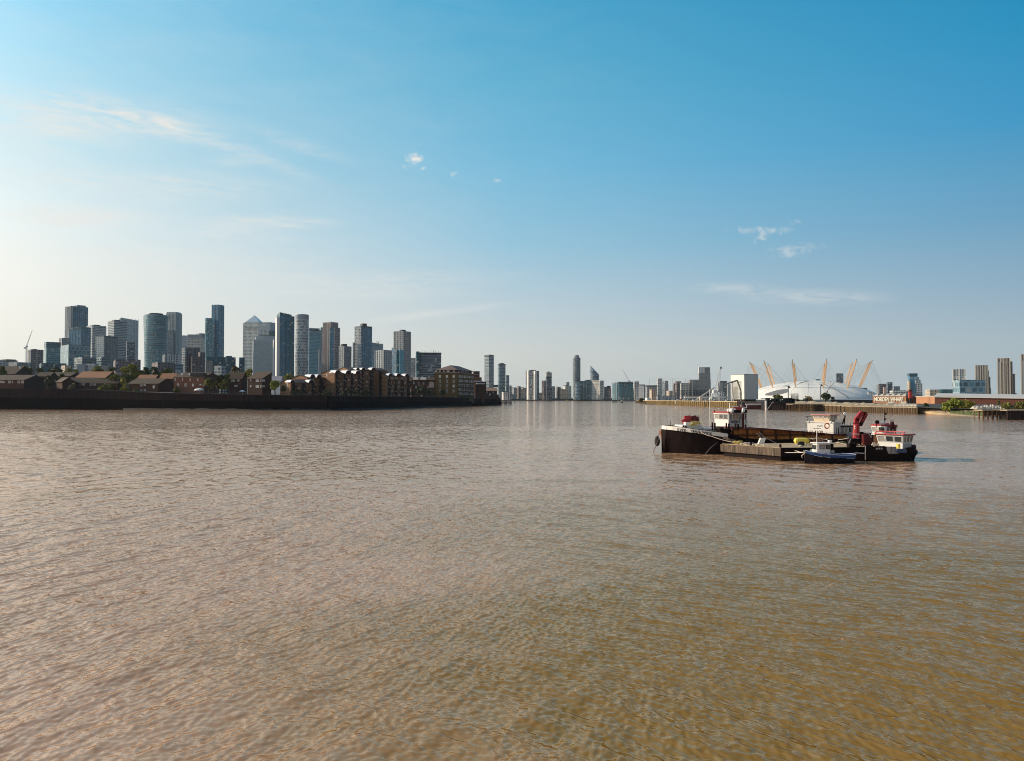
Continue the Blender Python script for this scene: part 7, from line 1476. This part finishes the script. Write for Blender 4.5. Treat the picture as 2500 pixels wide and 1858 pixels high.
deck_item('bollard_pair', 'pair of cream bollards right of the hand winch', 'bollard', 1967, 1098, 94.3, lambda r, m: (lambda s: (s.bar((0, 0, 0), (0, 0, .8), .15, 8), s.bar((.5, 0, 0), (.5, 0, .6), .12, 8), s.build('bollards', m, r)))(MB()), mat('cream_bollard', (.60, .52, .35), .6))
deck_item('sack_heap', 'heap of white sacks in front of the yellow tank stands', 'sack', 1952, 1100, 93.5, lambda r, m: (lambda s: ([s.ball((rng.uniform(-.5, .5), rng.uniform(-.2, .2), .15+.1*k), .22, 8, 5, (1.3, 1, .7)) for k in range(5)], s.build('sacks', m, r)))(MB()), ROPE)
# clutter of gear between pontoon and crane
GEAR = [(1985, 1077, 99, 'orange_brown', (.40, .18, .05), 'row of rusty orange spars lying behind the blue launch'), (2000, 1078, 99.5, 'cream', (.60, .52, .38), 'cream frames stacked behind the launch wheelhouse'), (2050, 1084, 98.5, 'greenish', (.34, .32, .18), 'greenish hose bundle on the pontoon right of the launch'), (2062, 1094, 96, 'greenish2', (.38, .34, .20), 'grey-green hose reel low on the pontoon'), (2092, 1088, 95, 'bone', (.45, .40, .33), 'pale pipes and shackles beside the tug stern')]
for px, py, Y, nm_, col, lb in GEAR:
    r = thing('deck_gear', lb, 'gear', tuple(P(px, py, Y))); m_ = mat('gear_'+nm_, col, .75, var=.4, scale=3); s = MB(); s2 = MB()
    for k in range(10): a = Vector((rng.uniform(-1.0, 1.0), rng.uniform(-.4, .4), rng.uniform(-.1, .35))); b = a+Vector((rng.uniform(-.9, .9), rng.uniform(-.3, .3), rng.uniform(-.2, .3))); s.bar(a, b, rng.uniform(.03, .08), 5)
    for k in range(4): c = (rng.uniform(-.9, .9), rng.uniform(-.3, .3), rng.uniform(0, .3)); s2.cbox(c, tuple(rng.uniform(.2, .5, 3)))
    s.build('spars', m_, r); s2.build('boxes', RUSTB, r)
r = thing('black_winch_house', 'plain black steel box standing between the hoses and the tug', 'box', tuple(P(2079, 1110, 92.5))); s = MB(); s.prism([(-.42, -.4), (.42, -.4), (.42, .4), (-.42, .4)], -.1, 1.35); s.box(-.1, 1.4, -.2, 1.0, 1.45, 1.9); s.build('housing', BLKB, r); s = MB(); s.bar((-.35, 0, 1.35), (-.05, 0, 1.9), .05, 5); s.bar((.3, 0, 1.35), (.35, 0, 1.9), .05, 5); s.bar((.75, 0, .4), (.75, 0, 2.0), .035, 5); s.build('brackets', LAV, r)
s = MB(); a = P(2046, 1072, 97); b = P(2076, 1066.5, 97); s = None
rope('slack pale rope from the barge stern to the black box', [P(2046, 1072.5, 99), P(2077, 1067, 97)], .03, .1); rope('heavy white pole lying across the hoses toward the black box', [P(2040, 1080, 96.5), P(2072, 1086, 95.5)], .05, 0, nm='boat_hook')
# tall red crane
Y = 95.5; r = thing('hydraulic_crane', 'tall bright red folding hydraulic crane standing between the barge stern and the tug', 'crane', tuple(P(2089, 1070, Y))); L_ = lambda px, py, dy=0: P(px, py, Y+dy)-r.location
s = MB(); s.bar(L_(2090, 1070), L_(2091, 1035), .42, 10, r2=.36); s.bar(L_(2090, 1060.5), L_(2090, 1058.8), .52, 12); s.build('column', REDP, r)
def arm(s, pts, w, th):
    for a, b in zip(pts[:-1], pts[1:]):
        d = (b-a); ang_ = math.atan2(d.z, d.x); Mx = Matrix.Translation(a) @ Matrix.Rotation(-ang_, 4, 'Y'); s.box(-.1, d.length+.1, -th/2, th/2, -w/2, w/2, Mx)
s = MB(); arm(s, [L_(2090, 1034), L_(2091, 1024), L_(2103, 1008)], .50, .45); s.build('main_boom', REDP, r); s = MB(); arm(s, [L_(2103, 1009, .3), L_(2112, 1010, .3)], .42, .4); arm(s, [L_(2113, 1010, .3), L_(2100, 1036, .3)], .46, .4); s.build('folded_jib', DRED, r); s = MB(); arm(s, [L_(2114, 1011, .02), L_(2107, 1026, .02)], .14, .2); s.build('jib_ram', REDP, r); s = MB(); s.bar(L_(2100, 1032), L_(2100, 1040), .22, 6); s.bar(L_(2085, 1032), L_(2088, 1040), .14, 6); s.cbox(tuple(L_(2098, 1062, .8)), (.7, .8, .8)); s.cbox(tuple(L_(2090, 1076, .6)), (1.3, 1.2, .9)); s.build('knuckle_gear', BLKB, r); s = MB(); s.ball(tuple(L_(2087.5, 1041.5, -.45)), .11, 6, 4); s.ball(tuple(L_(2087.5, 1047, -.45)), .08, 6, 4); s.bar(L_(2084, 1059.8, -.5), L_(2096, 1060.2, -.5), .06, 5); s.build('white_badge', WHT, r)
# --- blue launch
cA = P(1966.5, 1131, YW(1131)); r = thing('blue_launch', 'small dark blue launch with white cabin and cross-shaped mast, nearest of the moored craft', 'boat', (cA.x, cA.y, 0), R(10)); LB = 6.1
st2 = [(-.12, .03, .08, 1.42), (.1, .12, .30, 1.38), (.6, .5, .75, 1.27), (1.4, .85, 1.08, 1.14), (2.4, 1.02, 1.18, 1.02), (3.6, 1.05, 1.2, .93), (4.6, .95, 1.15, .90), (5.3, .75, 1.0, .90), (5.8, .5, .75, .92), (6.05, .25, .45, .95)]
hull(r, st2, mat('navy_black_hull', (.010, .006, .009), .6, var=.3, spec=.15), deck=.38, deckm=mat('grey_blue_deck', (.05, .07, .12), .7))
sv = st; st_save = st
band(r, st2, .30, .03, BLU, 'blue_strake', 10); s = MB(); 
for sg in (-1, 1):
    for a, b in zip(st2[:-1], st2[1:]): s.bar((a[0], sg*(a[2]+.04), a[3]+.03), (b[0], sg*(b[2]+.04), b[3]+.03), .045, 5)
a = st2[-1]; s.bar((a[0], -a[2]-.04, a[3]+.03), (a[0], a[2]+.04, a[3]+.03), .045, 5); s.build('rope_gunwale', mat('pale_blue_gunwale', (.42, .46, .55), .6), r)
s = MB()
for x0, x1 in ((.6, 1.5), (1.6, 2.4), (4.4, 5.6)): 
    f = lambda x: np.interp(x, [q[0] for q in st2], [q[2] for q in st2]); g_ = lambda x: np.interp(x, [q[0] for q in st2], [q[3] for q in st2]); s.bar((x0, -f(x0)-.03, g_(x0)-.3), (x1, -f(x1)-.03, g_(x1)-.36), .03, 4)
s.build('scuff_marks', mat('pale_blue_gunwale', (.42, .46, .55), .6), r)
M2 = Matrix.Identity(4); s = MB(); s.prism([(1.15, -.62), (2.75, -.62), (2.75, .62), (1.15, .62)], .7, 2.28, top=[(1.25, -.56), (2.75, -.56), (2.75, .56), (1.25, .56)]); s.build('cabin', WHT, r); s = MB(); s.prism([(1.05, -.72), (2.9, -.72), (2.9, .72), (1.05, .72)], 2.28, 2.36); s.build('cabin_roof', WHT, r)
for x0, x1 in ((1.4, 2.08), (2.2, 2.66)): f = MB(); f.box(x0, x1, -.645, -.60, 1.62, 2.12); fo = f.build('window', LETK, r); f = MB(); f.face([(x0+.05, -.65, 1.67), (x1-.05, -.65, 1.67), (x1-.05, -.65, 2.07), (x0+.05, -.65, 2.07)]); f.build('pane', CUR if x0 < 2 else GLS, fo)
f = MB(); f.box(1.08, 1.2, -.42, .42, 1.6, 2.1); f.build('window', GLS, r)
s = MB(); s.bar((1.12, -.5, .9), (1.25, -.35, 4.35), .055, 6, r2=.035); s.bar((.75, -.38, 3.95), (1.75, -.35, 3.98), .04, 5); s.build('mast', WHT, r); s = MB(); s.bar((.75, 0, 1.05), (.75, 0, 1.55), .09, 8); s.cbox((2.95, -.2, 2.45), (.35, .3, .35)); s.build('bitts', WHT, r)
s = MB(); s.bar((3.3, -.2, .6), (3.3, -.2, 1.15), .3, 10); s.ball((3.1, -.5, 1.3), .22, 8, 5); s.build('engine_box', LAV, r); s = MB(); s.cbox((3.25, .2, 1.7), (.5, .5, .9)); s.bar((3.0, .3, 2.2), (3.6, -.1, 2.6), .1, 6); s.build('towing_gear', BLKB, r); s = MB(); s.cbox((1.7, -.85, 1.12), (.8, .2, .12)); s.build('red_locker', REDP, r)
rope('pale bow line from the blue launch to the pontoon corner', [P(1966, 1103, 87.4), P(1950, 1105, 89), P(1900, 1103, 92)], .035, .05); rope('second bow line from the blue launch up to a bollard on the pontoon', [P(1966, 1103, 87.4), P(1945, 1101, 90), P(1930, 1094.5, 93.5)], .04, .1); rope('loop of pale rope hanging below the launch bow', [P(1966, 1104, 87.2), P(1957, 1112, 87.6), P(1959, 1118, 87.8)], .04, .05)
# --- tug with stepped wheelhouses
cB = P(2108, 1126, YW(1126)); r = thing('workboat_tug', 'black tug with two stepped white wheelhouses and red roofs, rightmost of the moored craft', 'tugboat', (cB.x, cB.y+2.0, 0), R(2)); kx = 93.0/FPX
def sx_(px): return (px-2108)/FPX*92.2
stt = [(sx_(2062), 1.4, 1.7, 1.02), (sx_(2106), 2.0, 2.1, 1.02), (sx_(2108), 2.0, 2.1, 1.05), (sx_(2160), 2.1, 2.2, 1.02), (sx_(2200), 2.05, 2.2, 1.05), (sx_(2222), 1.9, 2.15, 1.1), (sx_(2238), 1.3, 1.9, 1.15), (sx_(2249), .4, 1.2, 1.2)]
hull(r, stt, BLKB, deck=.1, deckm=RUSTB); s = MB(); s.prism([(sx_(2108), -2.14), (sx_(2166), -2.24), (sx_(2166), -2.12), (sx_(2108), -2.02)], .6, [1.72+.1, 1.72-.75, 1.72-.75, 1.82]); s = MB()
a = [(sx_(2108), -2.16), (sx_(2158), -2.26)]; s.box(sx_(2108), sx_(2157), -2.28, -2.14, .2, 1.78); s.face([(sx_(2157), -2.28, .9), (sx_(2165), -2.28, .9), (sx_(2157), -2.28, 1.78)]); s.face([(sx_(2157), -2.14, .9), (sx_(2157), -2.14, 1.78), (sx_(2165), -2.14, .9)]); s.face([(sx_(2157), -2.28, 1.78), (sx_(2165), -2.28, .9), (sx_(2165), -2.14, .9), (sx_(2157), -2.14, 1.78)]); s.build('side_bulwark', BLKB, r)
s = MB(); bw = [(sx_(2203), -2.22, 1.45), (sx_(2222), -2.2, 1.72), (sx_(2236), -1.85, 1.78), (sx_(2244), -1.3, 1.82), (sx_(2245.5), -.2, 1.85)]
for a, b in zip(bw[:-1], bw[1:]):
    for sg in (1, -1): s.face([(a[0], a[1]*sg, .9), (b[0], b[1]*sg, .9), (b[0], b[1]*sg, b[2]), (a[0], a[1]*sg, a[2])]); s.face([(a[0], (a[1]+.12)*sg, .9), (b[0], (b[1]+.12)*sg, .9), (b[0], (b[1]+.12)*sg, b[2]), (a[0], (a[1]+.12)*sg, a[2])]); s.face([(a[0], a[1]*sg, a[2]), (b[0], b[1]*sg, b[2]), (b[0], (b[1]+.12)*sg, b[2]), (a[0], (a[1]+.12)*sg, a[2])])
s.build('bow_bulwark', BLKB, r); s = MB(); s.ball((sx_(2246.5), -.6, .95), .42, 10, 6, (.8, 1.6, 1)); s.build('bow_fender', MATS['tyre_rubber'], r)
text_mesh('JACK D', .25, .01, LETW, r, 'lettering', (sx_(2142.5), -2.30, 1.42), (R(90), 0, 0), .006); s = MB(); s.bar((sx_(2108), -2.3, .15), (sx_(2108.8), -2.3, 1.85), .045, 5); s.bar((sx_(2085), -1.85, .98), (sx_(2107), -2.3, .93), .05, 5); s.build('tow_post', LAV, r)
Yc = cB.y+1.2; z0 = .95
plo = foot(2142, 2202, 2225, Yc-.4, .75); zl0, zl1, zl2 = Z(1091, Yc), Z(1081, Yc), Z(1063.5, Yc); cabin(r, plo, z0, zl1, WHT, 'lower_house'); cabin(r, plo, zl1, zl2, WHT, 'lower_wheelhouse', top=.16, wins=[('L', 3, zl1+.08, zl2-.08, .02), ('R', 3, zl1+.08, zl2-.06, .04)], roofm=mat('dark_slate_roof', (.05, .05, .07), .5), roof=(.10, .10))
q = [toloc(r, (p[0], p[1], 0)) for p in plo]; qg = grow([(p.x, p.y) for p in q], .28); s = MB(); zz = zl2+.14
for i in (3, 0): a = Vector((*qg[i], zz)); b = Vector((*qg[(i+1) % 4], zz)); s.bar(a, b, .07, 5)
A_, B_ = Vector((*qg[3], zz)), Vector((*qg[0], zz)); C_ = Vector((*qg[1], zz)); up = Vector((0, 0, .30)); inn = (C_-B_).normalized()*.45
for t in (.02, .36, .68, .98): s.bar(A_+(B_-A_)*t, A_+(B_-A_)*t+inn+up, .07, 5)
s.bar(A_+inn+up, B_+inn+up, .06, 5); s.build('red_roof_frame', mat('coral_red', (.62, .10, .09), .5), r)
pup = foot(2129, 2161, 2186, Yc+3.0, .8); zu0, zu1 = Z(1060, Yc+3.0), Z(1040.5, Yc+3.0); s = MB(); qq_ = [toloc(r, (p[0], p[1], 0)) for p in pup]; s.prism([(p.x*.92+.08*sum(t.x for t in qq_)/4, p.y*.92+.08*sum(t.y for t in qq_)/4) for p in qq_], z0, zu0-.02); s.build('engine_casing', RUSTB, r)
cabin(r, pup, zu0, zu1, WHT, 'upper_wheelhouse', top=.10, wins=[('L', 2, zu0+.20, zu1-.12, .02), ('R', 3, zu0+.25, zu1-.1, .03)], roofm=REDP, roof=(.04, .16)); s = MB(); q3 = grow([(p.x, p.y) for p in qq_], -.05); s.prism(q3, zu1+.16, zu1+.34, top=grow(q3, -.35)); s.build('roof_camber', REDP, r)
s = MB(); s.prism(grow([(p.x, p.y) for p in qq_], .12), zu0-.14, zu0-.03); s.build('upper_sill', WHT, r)
LB_ = lambda px, py, Y: R_at(r, px, py, Y)
s = MB(); s.bar(LB_(2160, 1040, Yc+3.4), LB_(2160, 999, Yc+3.4), .07, 6, r2=.04); s.cbox(tuple(LB_(2161.5, 1010.5, Yc+3.4)), (.2, .2, .22)); s.cbox(tuple(LB_(2161, 1023, Yc+3.4)), (.16, .2, .2)); s.build('mast', BLKB, r); s = MB()
for px, yt in ((2172, 1026), (2176, 1025), (2180, 1025.5)): s.bar(LB_(px, 1042, Yc+3.4), LB_(px+1, yt, Yc+3.4), .075, 7)
s.build('exhaust_pipes', mat('chrome_pipe', (.35, .33, .31), .3, metal=.7), r); s = MB(); s.prism([(0, -.3), (1.2, -.3), (1.2, .3), (0, .3)], 0, [.1, .1, .1, .1], M=Matrix.Translation(LB_(2166, 1043, Yc+3.0))); c = LB_(2178, 1046, Yc+3.4); s.prism([(c.x-.3, c.y-.3), (c.x+.35, c.y-.3), (c.x+.35, c.y+.3), (c.x-.3, c.y+.3)], c.z-.1, c.z+.8, top=[(c.x-.1, c.y-.2), (c.x+.1, c.y-.2), (c.x+.1, c.y+.2), (c.x-.1, c.y+.2)]); s.build('funnel', DRED, r)
s = MB(); c = LB_(2139.5, 1030.5, Yc+3.4); s.bar(c, c+Vector((.1, -.25, .02)), .22, 10); s.bar(c+Vector((0, 0, -.2)), c+Vector((0, 0, -.6)), .05, 5); s.build('searchlight', BLKB, r); s = MB()
for px, py, rd in ((2156, 1031.5, .24), (2149, 1035, .13), (2146.5, 1033, .1), (2161, 1036, .14)): s.ball(tuple(LB_(px, py, Yc+3.4)), rd, 8, 5)
s.bar(LB_(2149, 1034, Yc+3.4), LB_(2149, 1040, Yc+3.4), .06, 5); s.bar(LB_(2156, 1034, Yc+3.4), LB_(2157, 1040, Yc+3.4), .1, 5); s.build('radar_and_lamps', WHT, r); s = MB(); s.ball(tuple(LB_(2196.5, 1059.5, Yc+.3)), .15, 8, 5); s.bar(LB_(2196.5, 1060, Yc+.3), LB_(2196.5, 1063, Yc+.3), .1, 6); s.build('roof_lamp', WHT, r)
c = LB_(2193, 1095, Yc-2.6); s = MB(); s.bar(c, c+Vector((0, 0, .52)), .21, 12); s.build('yellow_drum', YLW, r); s = MB(); c = LB_(2200, 1100.5, Yc-1.6); s.cbox(tuple(c), (1.15, .3, .45)); s.build('blue_locker', mat('slate_blue', (.05, .07, .13), .5), r); s = MB(); c = LB_(2176, 1099, Yc-1.2); s.cbox(tuple(c), (1.5, .3, .8)); s.build('lower_side', LAV, r)
s = MB()
for px in (2163.5, 2175.5): s.bar(LB_(px, 1110, Yc-2.6), LB_(px, 1090, Yc-2.6), .045, 5)
s.bar(LB_(2162, 1090.5, Yc-2.6), LB_(2188, 1092, Yc-2.6), .03, 4); s.build('stanchions', BLKB, r)
s = MB(); 
for k in range(7): c = LB_(2129+k*2.6, 1088-rng.uniform(0, 3), Yc-1.5); s.ball(tuple(c), rng.uniform(.1, .17), 6, 4); s.bar(c, c+Vector((rng.uniform(-.1, .1), 0, .25)), .05, 5)
s.build('shackles', mat('pale_shackles', (.62, .52, .38), .7), r); s = MB(); arm(s, [LB_(2110, 1062, Yc), LB_(2113, 1085, Yc)], .45, .4); arm(s, [LB_(2114, 1062, Yc+.2), LB_(2124, 1078, Yc+.2)], .5, .4); arm(s, [LB_(2112, 1084, Yc), LB_(2126, 1080, Yc)], .35, .4); s.build('folded_deck_crane', DRED, r); s = MB(); s.bar(LB_(2105, 1065, Yc-.4), LB_(2105, 1088, Yc-.4), .04, 5); s.build('crane_ram', REDP, r)
s = MB(); c = LB_(2120, 1060, Yc+3.0); s.ball(tuple(c), .2, 8, 5); s.ball(tuple(c+Vector((.2, 0, -.32))), .22, 8, 5); s.bar(c+Vector((.1, 0, -.4)), c+Vector((.3, 0, -1.1)), .12, 6); s.build('winch_head', LAV, r); s = MB(); s.bar(LB_(2232, 1088, Yc), LB_(2232, 1084.5, Yc), .08, 6); s.cbox(tuple(LB_(2215, 1091, Yc-1.6)), (.9, .1, .06)); s.build('bow_bitts', LAV, r)
# gulls
def gull(label, p, flying):
    r = thing('gull', label, 'bird', tuple(p)); s = MB(); s.bar((-.22, 0, .0), (-.05, 0, .02), .03, 8, r2=.085); s.bar((-.05, 0, .02), (.12, 0, .05), .085, 8, r2=.07); s.bar((.12, 0, .05), (.2, 0, .09), .07, 8, r2=.05); s.ball((.23, 0, .12), .055, 8, 6)
    s.build('body', WHITEM, r); s = MB(); s.bar((.27, 0, .12), (.34, 0, .10), .018, 5, r2=.006); s.build('beak', YLW, r); s = MB()
    if flying:
        for sg in (-1, 1): s.face([(.08, sg*.05, .06), (-.06, sg*.05, .06), (-.03, sg*.35, .2), (.07, sg*.35, .2)]); s.face([(.07, sg*.35, .2), (-.03, sg*.35, .2), (-.14, sg*.68, .10)])
    else:
        for sg in (-1, 1): s.face([(.1, sg*.08, .08), (-.3, sg*.03, .0), (-.05, sg*.09, -.04)])
    s.build('wings', SLABG, r); s = MB()
    if not flying:
        for sg in (-1, 1): s.bar((0, sg*.03, -.05), (0, sg*.03, -.16), .008, 4)
        s.build('legs', YLW, r)
gull('gull perched on the orange hold rail of the long barge', P(1930.5, 1050, 104.2)+Vector((0, 0, .10)), False)
gull('white gull flying low over the water left of the tug behind the barge', P(1757, 997.5, 118), True)

# ------------------------------------------------------------------ evening haze
s = MB(); s.box(-13000, 13000, -5000, 13500, -3.0, 275); hz = s.build('haze', bpy.data.materials.new('haze_air')); tag(hz, kind='stuff')
m = hz.data.materials[0]; m.use_nodes = True; n = m.node_tree.nodes; n.clear(); o = n.new('ShaderNodeOutputMaterial'); v = n.new('ShaderNodeVolumePrincipled')
v.inputs['Color'].default_value = (.70, .85, .98, 1); v.inputs['Density'].default_value = .00003; v.inputs['Anisotropy'].default_value = .2
m.node_tree.links.new(v.outputs[0], o.inputs['Volume'])
try: S.cycles.volume_bounces = 0
except Exception: pass
